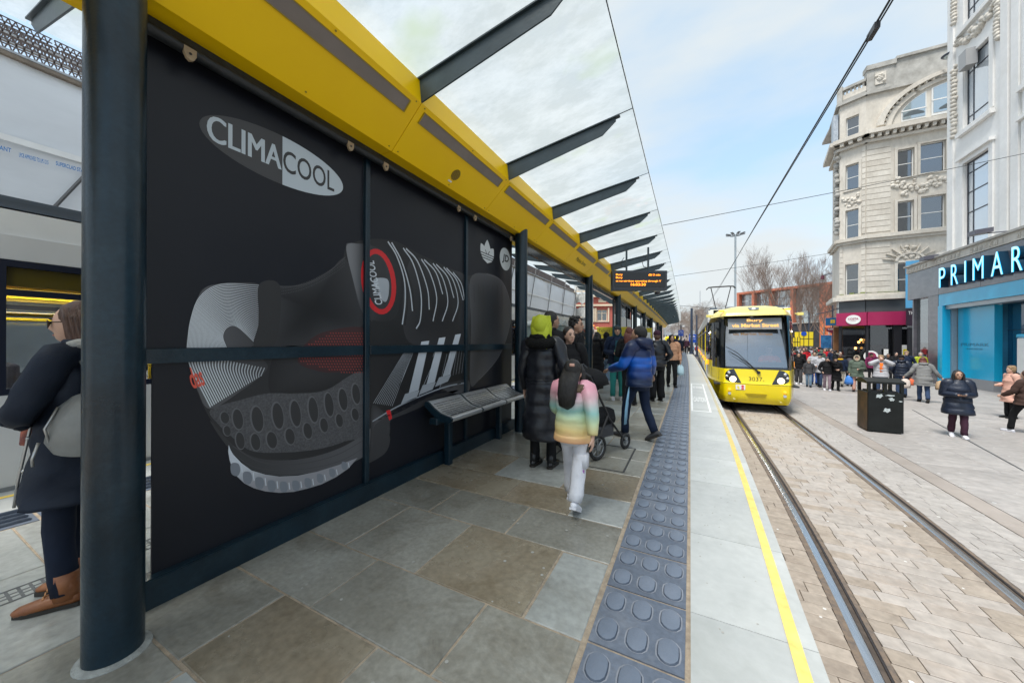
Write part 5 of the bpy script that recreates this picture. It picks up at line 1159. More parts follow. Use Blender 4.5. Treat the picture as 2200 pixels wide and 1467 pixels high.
for s0, s1 in ((cs2 - rl + .25, cs2 - rl + 1.55), (cs2 - rl + 1.8, cs2 - rl + 3.6)):
    zt = [lun(s0 + (s1 - s0) * k / 8) for k in range(9)]; mb = MB()
    v = [wall_pt(B_, A_, s0, cz2 - .1, .03), wall_pt(B_, A_, s1, cz2 - .1, .03)] + [wall_pt(B_, A_, s0 + (s1 - s0) * k / 8, zt[k], .03) for k in range(8, -1, -1)]; mb.prism(v, (0, -.02, 0)); w = mb.build('window', FRW, cb)
    c_ = sum(v, Vector()) / len(v); v2 = [c_ + (p - c_) * .9 + Vector((0, -.03, 0)) for p in v]; mb = MB(); mb.prism(v2, (0, -.01, 0)); mb.build('pane', glass_mat('lunette_glass', (.3, .36, .38), .3, (.18, .24, .25), .05), w)
    mb = MB(); wbox(mb, B_, A_, s0, s1, (cz2 - .1 + zt[4]) / 2 - .05, (cz2 - .1 + zt[4]) / 2 + .03, .06, .08); mb.build('glazing_bar', FRW, w)
    mb = MB(); cc = wall_pt(B_, A_, (s0 + s1) / 2, cz2 + .25, .085); mb.prism([cc + Vector((x, 0, z)) for x, z in ((-.55, 0), (.55, 0), (.5, .12), (.2, .3), (0, .34), (-.2, .3), (-.5, .12))], (0, -.005, 0)); mb.build('window_motif', mat('motif_grey', (.08, .10, .11), .7), w)
# parapet: balustrade over the bay, blocks, weathered attic
mb = MB(); wbox(mb, C_, B_, 0, L1, 20.4, 20.6, -.3, .1); wbox(mb, C_, B_, 0, L1, 21.35, 21.55, -.3, .12); mb.build('balustrade_rail', PDARK, cb)
for k in range(6):
    s = L1 * (k + .7) / 6.4; p = wall_pt(C_, B_, s, 20.6, -.08); mb = MB(); mb.tube([p, p + Vector((0, 0, .12)), p + Vector((0, 0, .3)), p + Vector((0, 0, .55)), p + Vector((0, 0, .75))], [.1, .07, .12, .06, .1], 8); mb.build('baluster', PORT, cb, smooth='all')
mb = MB(); wbox(mb, C_, B_, -.15, .18, 20.4, 21.7, -.4, .16); mb.build('corner_post', PDARK, cb); mb = MB(); wbox(mb, B_, A_, .0, 1.5, 20.4, 22.05, -.4, .1); mb.build('attic_block', PDARK, cb); mb = MB(); wbox(mb, B_, A_, 1.5, 5.6, 20.42, 22.35, -.4, .06); mb.build('attic_wall', PDARK, cb)
mb = MB(); wbox(mb, B_, A_, -.05, 1.6, 22.05, 22.4, -.5, .2); wbox(mb, B_, A_, 1.6, 5.6, 22.35, 22.55, -.5, .2); mb.build('coping', PDARK, cb)
mb = MB(); wbox(mb, B_, A_, .45, 1.05, 20.8, 21.7, .1, .16); relief(mb, B_, A_, .55, .95, 21.0, 21.5, 5, .1, 6, d=.16); mb.build('carved_panel', PORT, cb)
# projecting ornament on the street side
mb = MB()
for k in range(26): p = wall_pt(D_, C_, U(2.6, 3.5), 10.2 + k * .27, .12); mb.ell(p, (.2, .2, .2), 7, 5)
mb.build('side_carving', PDARK, cb, smooth='all')
mb = MB(); wbox(mb, D_, C_, 2.2, 3.2, 17.4, 19.8, .05, .35); mb.build('side_duct', GALV, cb)
# cafe front
CAF = mat('cafe_grey_fascia', (.075, .085, .09), .35, var=.1, scale=2); MAG = mat('cafe_magenta', (.34, .018, .085), .4, var=.05, scale=1)
cf = thing('cafe_front', 'cafe shopfront with magenta fascia and dark framed windows at the foot of the corner building', 'shopfront', (13, 36, TR))
mb = MB(); wbox(mb, C_, B_, 0, L1, 3.68, 4.58, -.3, .08); wbox(mb, B_, A_, 0, 5.5, 3.68, 4.58, -.3, .08); mb.build('upper_fascia', CAF, cf)
mb = MB(); wbox(mb, C_, B_, -.1, L1 + .12, 2.66, 3.66, -.3, .30); wbox(mb, B_, A_, .02, 3.2, 2.662, 3.658, -.3, .30); mb.build('fascia', MAG, cf)
p = W1(1836, 687); q = wall_pt(C_, B_, p[0], p[1], .31); n_ = wall_pt(C_, B_, 0, 0, 1) - wall_pt(C_, B_, 0, 0, 0); a_ = (wall_pt(C_, B_, 1, 0, 0) - wall_pt(C_, B_, 0, 0, 0))
mb = MB(); ringp = [q + a_ * (.42 * math.cos(t_)) + Vector((0, 0, .36 * math.sin(t_))) for t_ in [2 * PI * k / 24 for k in range(24)]]; mb.prism(ringp, n_ * .06); sg_ = mb.build('round_sign', WHITE, cf)
mb = MB(); put_text(mb, 'COSTA', q + n_ * .065 - a_ * .30 + Vector((0, 0, -.02)), a_ * .6, Vector((0, 0, .15)), bold=.03, nrm=n_); put_text(mb, 'COFFEE', q + n_ * .065 - a_ * .15 + Vector((0, 0, -.12)), a_ * .3, Vector((0, 0, .06)), nrm=n_); mb.build('sign_lettering', MAG, sg_)
KF = mat('cafe_frame_black', (.02, .02, .024), .35)
mb = MB()
for P0, P1, cuts in ((C_, B_, (0, .1, L1 - .12, L1)),):
    wbox(mb, P0, P1, 0, .14, TR, 2.66, -.2, .1); wbox(mb, P0, P1, .14, L1, TR, -.45, -.2, .08)
wbox(mb, B_, A_, -.0, .14, TR, 2.66, -.2, .12)
mb.build('stall_riser', KF, cf)
mb = MB(); wbox(mb, B_, A_, .14, 5.5, TR, -.45, -.2, .08); wbox(mb, B_, A_, 1.55, 1.95, -.45, 2.66, -.2, .1); wbox(mb, B_, A_, 3.5, 3.7, -.45, 2.66, -.2, .1); mb.build('pier', KF, cf)
for P0, P1, s0, s1 in ((C_, B_, .14, L1), (B_, A_, .14, 1.55), (B_, A_, 1.95, 3.5)):
    mb = MB(); v = [wall_pt(P0, P1, s, z, -.05) for s, z in ((s0, -.45), (s1, -.45), (s1, 2.66), (s0, 2.66))]; mb.prism(v, wall_pt(P0, P1, 0, 0, -.01) - wall_pt(P0, P1, 0, 0, 0)); mb.build('shop_window', glass_mat('cafe_glass', (.8, .82, .85), .04, (.03, .03, .03), .9), cf)
mb = MB(); wbox(mb, B_, A_, -1, 5.5, TR, 2.6, -3.2, -3.0); wbox(mb, B_, A_, -1, 5.5, 2.6, 2.8, -3.2, -.3); mb.build('interior_wall', mat('cafe_brown', (.30, .14, .06), .8, var=.4, scale=1.2), cf)
mb = MB(); 
for s, z, r_ in ((1.0, 1.2, .5), (.6, 1.5, .32), (1.3, .9, .3)): mb.prism([wall_pt(B_, A_, s + r_ * math.cos(t_), z + r_ * math.sin(t_), -2.9) for t_ in [2 * PI * k / 20 for k in range(20)]], (0, -.03, 0))
mb.build('wall_disc', mat('cafe_dark_red', (.07, .012, .02), .7), cf)
for px, py in ((1845, 735), (1838, 748), (1850, 730)):
    p = at_w(px, py, 26.5); mb = MB(); mb.ell(p, (.08, .08, .09), 10, 6); mb.build('pendant_lamp', mat('pendant_glow', (1, .6, .2), .4, emit=(1, .45, .1), estr=2.2), cf)
def poster(px0, py0, px1, py1, P0, P1, m, d=.0, nm='window_poster', par=cf):
    a = on_wall(px0, py1, P0, P1); b = on_wall(px1, py0, P0, P1); mb = MB(); wbox(mb, P0, P1, a[0], b[0], a[1], b[1], d, d + .01); return mb.build(nm, m, par)
poster(1937, 741, 1957, 765, B_, A_, WHITE); poster(1940, 750, 1954, 762, B_, A_, mat('sticker_yellow', (.8, .65, .02), .4), .012); poster(1897, 750, 1907, 763, B_, A_, WHITE, .11)
p = W2(1871, 765); mb = MB(); arch(mb, B_, A_, p[0], p[1], .30, .42, .0, .02, 24, 0, 2 * PI); mb.build('round_sticker', WHITE, cf); mb = MB(); arch(mb, B_, A_, p[0], p[1], .0, .30, .0, .02, 24, 0, 2 * PI); mb.build('round_sticker_centre', MAG, cf)
# projecting strip of the next shop in the side street
nx = thing('side_street_shop', 'dark shopfront with pale blue panel in the gap behind the blue shop', 'shopfront', (14.6, 34.5, TR))
NP0, NP1 = (14.2, 34.6), (17.5, 34.0)
def NW(px, py): return on_wall(px, py, NP0, NP1)
a = NW(1945, 662); b = NW(1967, 560); mb = MB(); wbox(mb, NP0, NP1, a[0], b[0] + .4, a[1], b[1], 0, .1); mb.build('blue_panel', mat('pale_blue_panel', (.10, .36, .62), .4), nx)
a = NW(1946, 700); b = NW(1975, 663); mb = MB(); wbox(mb, NP0, NP1, a[0], b[0] + .6, a[1], b[1], 0, .12); mb.build('fascia', mat('plum_fascia', (.03, .016, .03), .4), nx)
p = wall_pt(NP0, NP1, a[0] + .1, (a[1] + b[1]) / 2 + .2, .13); mb = MB(); put_text(mb, 'THE ITALIAN', p, (1.1, -.2, 0), (0, 0, .22), nrm=(0, -1, 0)); mb.build('lettering', WHITE, nx)
mb = MB(); a = NW(1950, 790); wbox(mb, NP0, NP1, a[0], a[0] + 3, TR, 2.4, -.2, 0); mb.build('shopfront', KF, nx)

# ---- white tower building with the blue shop at its foot
FX = 12.0; tw = thing('white_tower_building', 'tall white tower block with steel windows and stone garlands above the blue shop', 'building', (13, 25, TR))
TX = 12.8; T0, T1 = (TX, 28.5), (TX, 6.0)
def TW_(px, py): return on_wall(px, py, T0, T1)
wins = [opn(TW_, 2071, 352, 2126, 527), opn(TW_, 2074, 130, 2129, 262), opn(TW_, 2075, -70, 2127, 40)]
s0 = sum(o[0] for o in wins) / 3; s1 = sum(o[1] for o in wins) / 3
zz = [(6.4, 10.75), (12.6, 16.1), (18.0, 21.5)]
ops = []
for z0, z1 in zz: ops.append((s0, s1, z0, z1))
for k in range(1, 4):
    for z0, z1 in zz: ops.append((s0 + 3.9 * k, s1 + 3.9 * k, z0, z1))
wall(tw, T0, T1, 3.6, 30, ops, FAI, depth=.5); 
mb = MB(); wbox(mb, (TX + .5, 28.5), (TX, 28.5), -4, .498, 3.6, 30, -.35, 0); mb.build('return_wall', FAI, tw)
mb = MB(); wbox(mb, T0, T1, 0.2, 22, 3.6, 29.8, -1.4, -1.2); mb.build('dark_room', mat('pale_room', (.30, .33, .36), .9), tw)
for i, o in enumerate(ops): window(tw, T0, T1, *o, fm=FRK, gm=WGL2, sash=False, cols=[.24], rows=([.12, .40, .64, .87] if i % 3 == 0 else [.15, .80] if i % 3 == 1 else [.2, .8]), fw=.055, deep=.09)
for i, (a, b, z0, z1) in enumerate(ops):
    mb = MB(); 
    for q in ((a - .28, a - .02, z0 - .0, z1 + .25), (b + .02, b + .28, z0, z1 + .25), (a - .02, b + .02, z1 + .02, z1 + .25)): wbox(mb, T0, T1, *q, .002, .07)
    if i % 3 == 0: wbox(mb, T0, T1, a - .35, b + .35, z1 + .25, z1 + .40, .002, .22)
    else: wbox(mb, T0, T1, a - .35, b + .35, z0 - .32, z0 - .1, .002, .20)
    mb.build('window_surround', FAI, tw)
for s in (s0 - 1.18, s1 + .75, s1 + 1.35, s1 + 2.0): mb = MB(); wbox(mb, T0, T1, s, s + .42, 6, 29.5, .002, .09); mb.build('pilaster', FAI, tw)
mb = MB()
for (sa, za, zb, n) in ((s0 - .75, 12.6, 16.4, 18), (s1 + .55, 15.6, 19.6, 22), (s0 - .75, 18.8, 21.5, 14)):
    for k in range(n):
        z = za + (zb - za) * k / n; mb.ell(wall_pt(T0, T1, sa + U(-.05, .05), z, .05), (.14, .16, .13), 7, 5)
    for k in range(n): mb.ell(wall_pt(T0, T1, sa + U(-.16, .16), za + (zb - za) * R(), .04), (.08, .09, .1), 6, 4)
for k in range(34):
    f = k / 33; s = s0 - .5 + (s1 - s0 + 1) * f; z = 17.7 - 1.0 * (1 - (2 * f - 1) ** 2) * .3 + U(-.2, .25) - .3; mb.ell(wall_pt(T0, T1, s, z, .06), (U(.08, .17),) * 3, 7, 5)
mb.build('stone_garland', PORT, tw, smooth='all')
# shop
GR = mat('polished_granite', (.085, .08, .095), .18, col2=(.16, .15, .17), var=.3, scale=1.4, coat=.4, stretch=(1, 1, 2))
CY = mat('cyan_panel', (.01, .40, .66), .22, var=.04, scale=1, coat=.3); CYD = mat('deep_blue_panel', (.005, .10, .20), .2, coat=.3)
sh = thing('blue_shop', 'shopfront with dark granite fascia, cyan surround and glass doors', 'shopfront', (12.5, 26, TR))
F0, F1 = (FX, 30.4), (FX, 6.0)
def FW_(px, py): return on_wall(px, py, F0, F1)
n = 8
for k in range(n):
    a, b = 24.4 * k / n + .01, 24.4 * (k + 1) / n - .01
    mb = MB(); wbox(mb, F0, F1, a, b, 3.98, 5.58, -.8, 0); mb.build('granite_panel', GR, sh)
mb = MB(); wbox(mb, F0, F1, 0, 24.4, 5.60, 5.98, -.9, .06); mb.build('stone_band', PORT, sh)
mb = MB(); 
for k in range(56):
    s = .15 + k * .30
    if k % 9 in (7, 8): continue
    wbox(mb, F0, F1, s, s + .17, 5.68, 5.88, .06, .085); wbox(mb, F0, F1, s + .05, s + .12, 5.74, 5.82, .085, .11)
mb.build('key_pattern', PORT, sh, kind='stuff')
mb = MB(); wbox(mb, F0, F1, -.08, 24.4, 5.98, 6.08, -.95, .16); mb.build('coping', PDARK, sh)
mb = MB(); mb.prism([(FX + .1, 30.2, 6.08), (FX + 1.6, 30.2, 6.08), (FX + 1.6, 30.2, 7.0)], (0, -2.2, 0)); mb.build('sloping_roof', PDARK, sh)
for px, py in ((2124, 497), (2010, 553)):
    s, z = FW_(px, py); mb = MB(); p = wall_pt(F0, F1, s, z, .25); mb.obox(p, (.28, 0, .03), (0, .25, 0), (0, 0, .10)); mb.obox(p + Vector((.5, 0, -.08)), (.3, 0, 0), (0, .03, 0), (0, 0, .02)); fl = mb.build('floodlight', mat('floodlight_case', (.10, .10, .125), .4), None)
    fl_n = thing('floodlight_fitting', 'dark floodlight box on the ' + ('shop coping nearest the R of the sign' if px > 2100 else 'shop coping near the end of the fascia'), 'floodlight', tuple(p)); fl.parent = fl_n
    for v in fl.data.vertices: v.co -= p
# individual raised letters, K falls partly outside the frame
DKS = mat('letter_return', (.005, .035, .07), .3); LTF = mat('letter_face', (.55, .82, .95), .3, emit=(.35, .75, .95), estr=.35); LTE = mat('letter_edge_glow', (.0, .35, .6), .3, emit=(.0, .45, .8), estr=.6)
def letter(ch, pxl, pxr, pyt, pyb, dep=.30):
    a = FW_(pxl, pyb); b = FW_(pxr, pyb); t_ = FW_(pxl, pyt); h = t_[1] - a[1]; ln = b[0] - a[0]
    lt = None
    for nm, m, d0, bold, ins in (('letter_return', DKS, 0, .045, 1), ('letter_edge', LTE, dep, .04, 1), ('letter_face', LTF, dep + .012, -.0, 1)):
        mb = MB(); org = wall_pt(F0, F1, a[0], LZ, d0 + .004); vs, fs = text_geo(ch, bold, .05 if nm == 'letter_return' else 0)
        n_ = Vector((-1, 0, 0)); cen = org + Vector((0, -ln / 2, LH / 2))
        sc1 = 1 if nm == 'letter_return' else 1
        rr_ = Vector((0, -ln, 0)); 
        mb.add([org + rr_ * v.x + Vector((0, 0, LH)) * v.y + n_ * (((v.z * 10 + .5) * dep) if nm == 'letter_return' else 0) for v in vs], fs)
        o = mb.build(nm, m, sh if lt is None else lt)
        if lt is None: lt = o
LZ, LH = 4.27, 1.02
q = [('P', 2033, 2062), ('R', 2070, 2096), ('I', 2103, 2110), ('M', 2104, 2136), ('A', 2138, 2170), ('R', 2172, 2206)]
s = FW_(2035, 590)[0]; widths = {'P': .50, 'R': .52, 'I': .10, 'M': .66, 'A': .64, 'K': .55}
tot = (FW_(2200, 530)[0] - s) * 1.10
ws = [widths[c] for c in 'PRIMAR']; gap = (tot - sum(ws)) / 5
x = s
for ch in 'PRIMARK':
    w = widths[ch]; lt = None
    for nm, m, dp, bold in (('letter', DKS, 0, .0), ('letter_edge', LTE, .285, .0), ('letter_face', LTF, .30, -.022)):
        vs, fs = text_geo(ch, 0.0 if nm != 'letter_face' else -.006, .05 if nm == 'letter' else 0); mb = MB(); org = wall_pt(F0, F1, x, LZ, .004 + dp)
        mb.add([org + Vector((0, -w, 0)) * v.x + Vector((0, 0, LH)) * v.y + Vector((-1, 0, 0)) * ((v.z * 10 + .5) * .28 if nm == 'letter' else 0) for v in vs], fs)
        o = mb.build(nm, m, sh if lt is None else lt)
        if lt is None: lt = o
    x += w + gap
# left display window, granite pier, cyan surround, recessed doors
mb = MB(); wbox(mb, F0, F1, 2.05, 2.95, TR, 3.97, -.6, -.02); mb.build('granite_pier', GR, sh)
mb = MB(); v = [wall_pt(F0, F1, s, z, -.25) for s, z in ((.35, -.6), (2.05, -.6), (2.05, 3.97), (.35, 3.97))]; mb.prism(v, (.01, 0, 0)); mb.build('display_window', glass_mat('display_glass', (.7, .75, .75), .25, (.1, .12, .12), .7), sh)
mb = MB(); wbox(mb, F0, F1, .3, 2.05, TR, -.6, -.4, -.1); wbox(mb, F0, F1, .3, .4, -.6, 3.97, -.4, -.1); mb.build('display_plinth', GR, sh)
for k, z in enumerate((.1, .45, .8, 1.15)):
    mb = MB(); wbox(mb, F0, F1, .7, 1.9, z, z + .14, -1.1, -.7); mb.build('goods_shelf', mat('amber_goods', (.75, .40, .04), .5, var=.5, scale=8), sh)
mb = MB(); wbox(mb, F0, F1, .2, 2.2, TR, 3.9, -2.2, -2.0); mb.build('inner_wall', mat('shop_inner', (.14, .16, .16), .7, var=.5, scale=1.5), sh)
mb = MB(); wbox(mb, F0, F1, 2.97, 3.35, TR, 3.35, -.8, .0); wbox(mb, F0, F1, 2.97, 24, 3.35, 3.975, -.8, -.03); mb.build('cyan_surround', CY, sh)
mb = MB(); wbox(mb, F0, F1, 3.36, 24, 3.15, 3.345, -.7, -.12); wbox(mb, F0, F1, 3.36, 3.46, TR, 3.15, -.7, -.3); mb.build('shutter_rail', mat('shutter_grey', (.40, .42, .44), .35, .6, var=.2, scale=2, stretch=(1, 1, 30)), sh)
mb = MB(); wbox(mb, F0, F1, 3.50, 5.95, -.40, 3.14, -.75, -.5); mb.build('cyan_panel', CY, sh)
mb = MB(); wbox(mb, F0, F1, 3.50, 5.95, TR, -.402, -.75, -.48); mb.build('grey_plinth', mat('plinth_grey', (.28, .28, .29), .4), sh)
lz = FW_(2063, 742)
mb = MB(); put_text(mb, 'PRIMARK', wall_pt(F0, F1, 3.75, 1.20, -.496), (0, -1.9, 0), (0, 0, .16), nrm=(-1, 0, 0)); put_text(mb, 'MANCHESTER', wall_pt(F0, F1, 4.15, 1.02, -.496), (0, -1.1, 0), (0, 0, .09), nrm=(-1, 0, 0)); mb.build('small_lettering', mat('teal_print', (.005, .12, .20), .4), sh)
DGL = glass_mat('blue_door_glass', (.25, .55, .75), .05, (.004, .075, .16), .35)
for a, b in ((5.97, 7.6), (7.62, 9.25), (9.27, 10.9), (10.92, 14)):
    mb = MB(); v = [wall_pt(F0, F1, s, z, -.9) for s, z in ((a, TR + .02), (b, TR + .02), (b, 3.14), (a, 3.14))]; mb.prism(v, (.012, 0, 0)); dr_ = mb.build('glass_door', DGL, sh)
    mb = MB(); wbox(mb, F0, F1, b, b + .02, TR, 3.14, -.93, -.87); wbox(mb, F0, F1, a, b, 1.95, 1.97, -.92, -.88); mb.build('door_edge', mat('dark_seal', (.01, .03, .05), .4), dr_)
    mb = MB(); hs = b - .18
    for h_ in ((b - .15), (b + .17)):
        mb.tube([wall_pt(F0, F1, h_, -.05, -.80), wall_pt(F0, F1, h_, 1.55, -.80)], .022, 8)
        for z in (.2, 1.3): mb.tube([wall_pt(F0, F1, h_, z, -.80), wall_pt(F0, F1, h_, z, -.89)], .012, 6)
    mb.build('door_handle', STEEL, dr_)
mb = MB(); wbox(mb, F0, F1, 5.5, 24, TR, 3.5, -4.0, -3.8); mb.build('inner_wall', mat('blue_inner', (.02, .15, .26), .6, var=.5, scale=.7), sh)
mb = MB(); wbox(mb, F0, F1, 5.86, 5.94, TR, 3.34, -3.99, -.76); wbox(mb, F0, F1, 5.96, 24, 3.16, 3.34, -3.99, -.72); mb.build('return_wall', mat('blue_inner', (.02, .15, .26), .6), sh)
mb = MB(); wbox(mb, F0, F1, 7.75, 9.1, -.2, 1.25, -1.2, -1.15); mb.build('red_poster', mat('poster_red', (.62, .02, .10), .5), sh)
mb = MB(); 
for i, s_ in enumerate(('OUR', 'INSTORE', 'SERVICES')): put_text(mb, s_, wall_pt(F0, F1, 7.78, 2.15 - i * .2, -.87), (0, -[.36, .78, .86][i], 0), (0, 0, .15), bold=.03, nrm=(-1, 0, 0))
put_text(mb, 'WOMEN', wall_pt(F0, F1, 8.2, .8, -1.14), (0, -.6, 0), (0, 0, .12), nrm=(-1, 0, 0)); mb.build('door_lettering', WHITE, sh)
# street lamp fixed to the tower
lp = thing('street_lamp', 'oval grey street lamp on a bracket from the white tower', 'lamp', (12.6, 26.5, 15.2))
p = at_w(2050, 116, 19.3); hd = Vector((p.x + .9, p.y - .2, p.z + .1))
mb = MB(); mb.ell(p, (.5, .38, .10), 20, 8); mb.build('lamp_head', mat('lamp_navy', (.05, .065, .09), .3), lp, smooth=True)
mb = MB(); mb.ell(p - Vector((0, 0, .05)), (.40, .29, .07), 20, 8); mb.build('lens', mat('lamp_lens_pale', (.55, .62, .62), .2), lp, smooth=True)
mb = MB(); e = on_wall(2092, 125, T0, T1); e = wall_pt(T0, T1, e[0], e[1], .2); mb.tube([p + Vector((.42, 0, 0)), e], [.05, .04], 8); mb.obox(e, (.2, 0, 0), (0, .28, 0), (0, 0, .42)); mb.build('bracket', mat('bracket_grey', (.35, .35, .35), .5), lp, smooth=True)

# ---- far red framed glass building
fb = thing('red_framed_building', 'distant glass building behind a red terracotta frame beyond the bare trees', 'building', (40, 90, TR))
P0 = at_w(1585, 627, 96); P1 = at_w(1840, 599, 74); P0 = (P0.x, P0.y); P1 = (P1.x, P1.y); LF = math.hypot(P1[0] - P0[0], P1[1] - P0[1])
TC = mat('terracotta', (.50, .155, .085), .7, var=.12, scale=1); FG = glass_mat('far_glass', (.3, .33, .35), .30, (.26, .33, .34), .1)
def FB(px, py): return on_wall(px, py, P0, P1)
xs_ = [FB(px, 650)[0] for px in (1585, 1617, 1654, 1700, 1762, 1810)]; ZT = 14.8
mb = MB(); wbox(mb, P0, P1, 0, LF, ZT - .55, ZT, -6, .5)
mb.build('roof_frame', TC, fb)
for i, s in enumerate(xs_[:-1]): w_ = (xs_[1] - xs_[0]) * (.15 if i != 4 else .50); mb = MB(); wbox(mb, P0, P1, s, s + w_, TR, ZT - .55, -1, .48); mb.build('frame_pier', TC, fb)
mb = MB(); wbox(mb, P0, P1, 0, LF, 3.0, 3.6, -1, .2); mb.build('floor_band', TC, fb)
for i, (a, b) in enumerate(zip(xs_[:-1], xs_[1:])):
    nz_ = 6
    for k in range(nz_):
        z0, z1 = 3.7 + (ZT - 4.3) * k / nz_, 3.7 + (ZT - 4.3) * (k + 1) / nz_ - .1
        for j in range(3):
            s0_, s1_ = a + (b - a) * j / 3 + .05, a + (b - a) * (j + 1) / 3 - .05; mb = MB(); wbox(mb, P0, P1, s0_, s1_, z0, z1, -1.2, -1.1); mb.build('pane', FG, fb)
mb = MB(); wbox(mb, P0, P1, 0, LF, TR, ZT - 1, -5.5, -5.0); wbox(mb, P0, P1, 0, LF, TR, 3.0, -1.5, -1.2); mb.build('dark_room', mat('far_room', (.16, .19, .2), .9, var=.3, scale=.3), fb)
# orange block further right and grey slab to the left
def simple_block(name, label, px0, px1, pyt, w, m, rows_=5, cols=6, wm=None, dep=10):
    a = at_w(px0, pyt, w); b = at_w(px1, pyt, w); Q0, Q1 = (a.x, a.y), (b.x, b.y); ln = math.hypot(b.x - a.x, b.y - a.y); z1 = max(a.z, b.z)
    t_ = thing(name, label, 'building', (a.x, a.y, TR)); mb = MB(); ops = []
    for r_ in range(rows_):
        for c_ in range(cols): ops.append((ln * (c_ + .2) / cols, ln * (c_ + .8) / cols, TR + (z1 - TR) * (r_ + .35) / (rows_ + .3), TR + (z1 - TR) * (r_ + .85) / (rows_ + .3)))
    wall(t_, Q0, Q1, TR, z1, ops, m, depth=.5)
    for o in ops: mb = MB(); wbox(mb, Q0, Q1, *o, -.3, -.25); mb.build('window', wm or FG, t_)
    mb = MB(); wbox(mb, Q0, Q1, .2, ln - .2, TR, z1 - .2, -dep, -.55); mb.build('core', ROOMS, t_); mb = MB(); wbox(mb, Q0, Q1, 0, ln, z1 - .2, z1, -dep, -.5); mb.build('roof', PDARK, t_)
    return t_
simple_block('grey_slab_building', 'small grey flat-roofed block far behind the tram roof', 1513, 1545, 664, 190, mat('grey_far', (.33, .36, .38), .8), 6, 7)
simple_block('orange_building', 'orange rendered block glimpsed behind the hanging signs', 1766, 1812, 690, 66, mat('orange_render', (.62, .17, .06), .7), 2, 4)
simple_block('low_glass_building', 'low modern glass block behind the crowd at street level', 1700, 1770, 716, 90, mat('low_grey', (.35, .36, .36), .7), 2, 10)
# ---- left side: sheeted scaffold building
sb = thing('sheeted_building', 'long building wrapped in white scaffold sheeting beyond the far platform', 'building', (-12, 15, TR))
SHT = mat('white_sheeting', (.62, .64, .66), .55, col2=(.74, .76, .78), var=.1, scale=.8, bump=.35, bscale=1.6, stretch=(1, .5, 1.4))
TXx = -12.0
for k in range(11):
    y0_ = -7 + k * 4.2; mb = MB(); n = 6
    vs = []; zs_ = [2.3, 2.9, 3.9, 5.3, 6.5, 7.0]
    for j in range(n + 1):
        for i, z in enumerate(zs_): vs.append((TXx + .12 * math.sin(j / n * PI) * (1 if 0 < i < 5 else 0) + (.5 if i == 0 else 0) + U(-.03, .03), y0_ + 4.2 * j / n, z + (.06 * math.sin(j * 1.3) if 0 < i < 5 else 0)))
    m_ = len(zs_); mb.add(vs, [(j * m_ + i, (j + 1) * m_ + i, (j + 1) * m_ + i + 1, j * m_ + i + 1) for j in range(n) for i in range(m_ - 1)]); mb.build('sheet', SHT, sb, smooth=50)
    mb = MB(); mb.box((TXx + .13, y0_, 5.25), (TXx + .17, y0_ + 4.2, 5.37)); mb.build('sheet_batten', WHITE, sb)
mb = MB(); mb.box((TXx - 6, -8, 2.2), (TXx - .1, 40, 6.9)); mb.build('core', mat('pale_core', (.6, .6, .6), .8), sb)
PUR = mat('perforated_board', (.14, .11, .10), .7)
for r_, z in enumerate((7.15, 7.6, 8.05)):
    for k in range(30):
        y0_ = -7 + k * 1.55; mb = MB(); x = TXx - .1 - r_ * .55
        # hexagonal perforated screen: a lattice of bars
        if k < 12:
            for i in range(16):
                yy = y0_ + 1.5 * i / 16
                mb.beam((x, yy, z), (x, yy + .09, z + .30), .015, .02); mb.beam((x, yy + .09, z), (x, yy, z + .30), .015, .02)
            for q in (0, .10, .2, .30): mb.box((x - .01, y0_, z + q - .008), (x + .01, y0_ + 1.52, z + q + .012))
        else: mb.box((x - .01, y0_, z), (x + .01, y0_ + 1.5, z + .28))
        mb.build('perforated_screen', PUR, sb)
    mb = MB(); mb.tube([(TXx - .05 - r_ * .55, -7, z - .04), (TXx - .05 - r_ * .55, 39, z - .04)], .04, 6); mb.build('scaffold_tube', GALV, sb)
for k in range(10):
    y = 1.5 + k * 4.0; mb = MB(); mb.tube([(TXx + .3, y, 3.0), (TXx + .05, y + 2.4, 7.9)], .035, 6); mb.build('scaffold_brace', mat('brace_dark', (.09, .09, .09), .5, .5), sb)
mb = MB()
mb.box((TXx - 1.2, -8, 6.95), (TXx + .1, 40, 7.02)); mb.build('scaffold_deck', mat('deck_boards', (.22, .18, .14), .8, var=.4, scale=3), sb)
mb = MB(); BLU = mat('blue_print', (.02, .18, .48), .5)
for s_, pl, pr_, py in (('RETARDANT', -48, 24, 322), ('LPCB APPROVED TO LPS 1215', 41, 104, 337), ('SUPERCLAD STANDARD', 120, 205, 355)):
    a = on_x(pl, py - (22 if pl < 0 else 0), TXx + .19); b = on_x(pr_, py, TXx + .19); zc = on_x(max(pl, 0), py, TXx + .19).z; put_text(mb, s_, (TXx + .19, a.y, zc), (0, b.y - a.y, 0), (0, 0, .085), bold=.02, nrm=(1, 0, 0))
mb.build('sheet_lettering', BLU, sb)
# ground floor of that building
mb = MB(); mb.box((TXx - .5, -8, TR), (TXx, 40, 2.2)); mb.build('shopfronts', mat('pale_shop', (.58, .59, .60), .5, var=.3, scale=.6), sb)
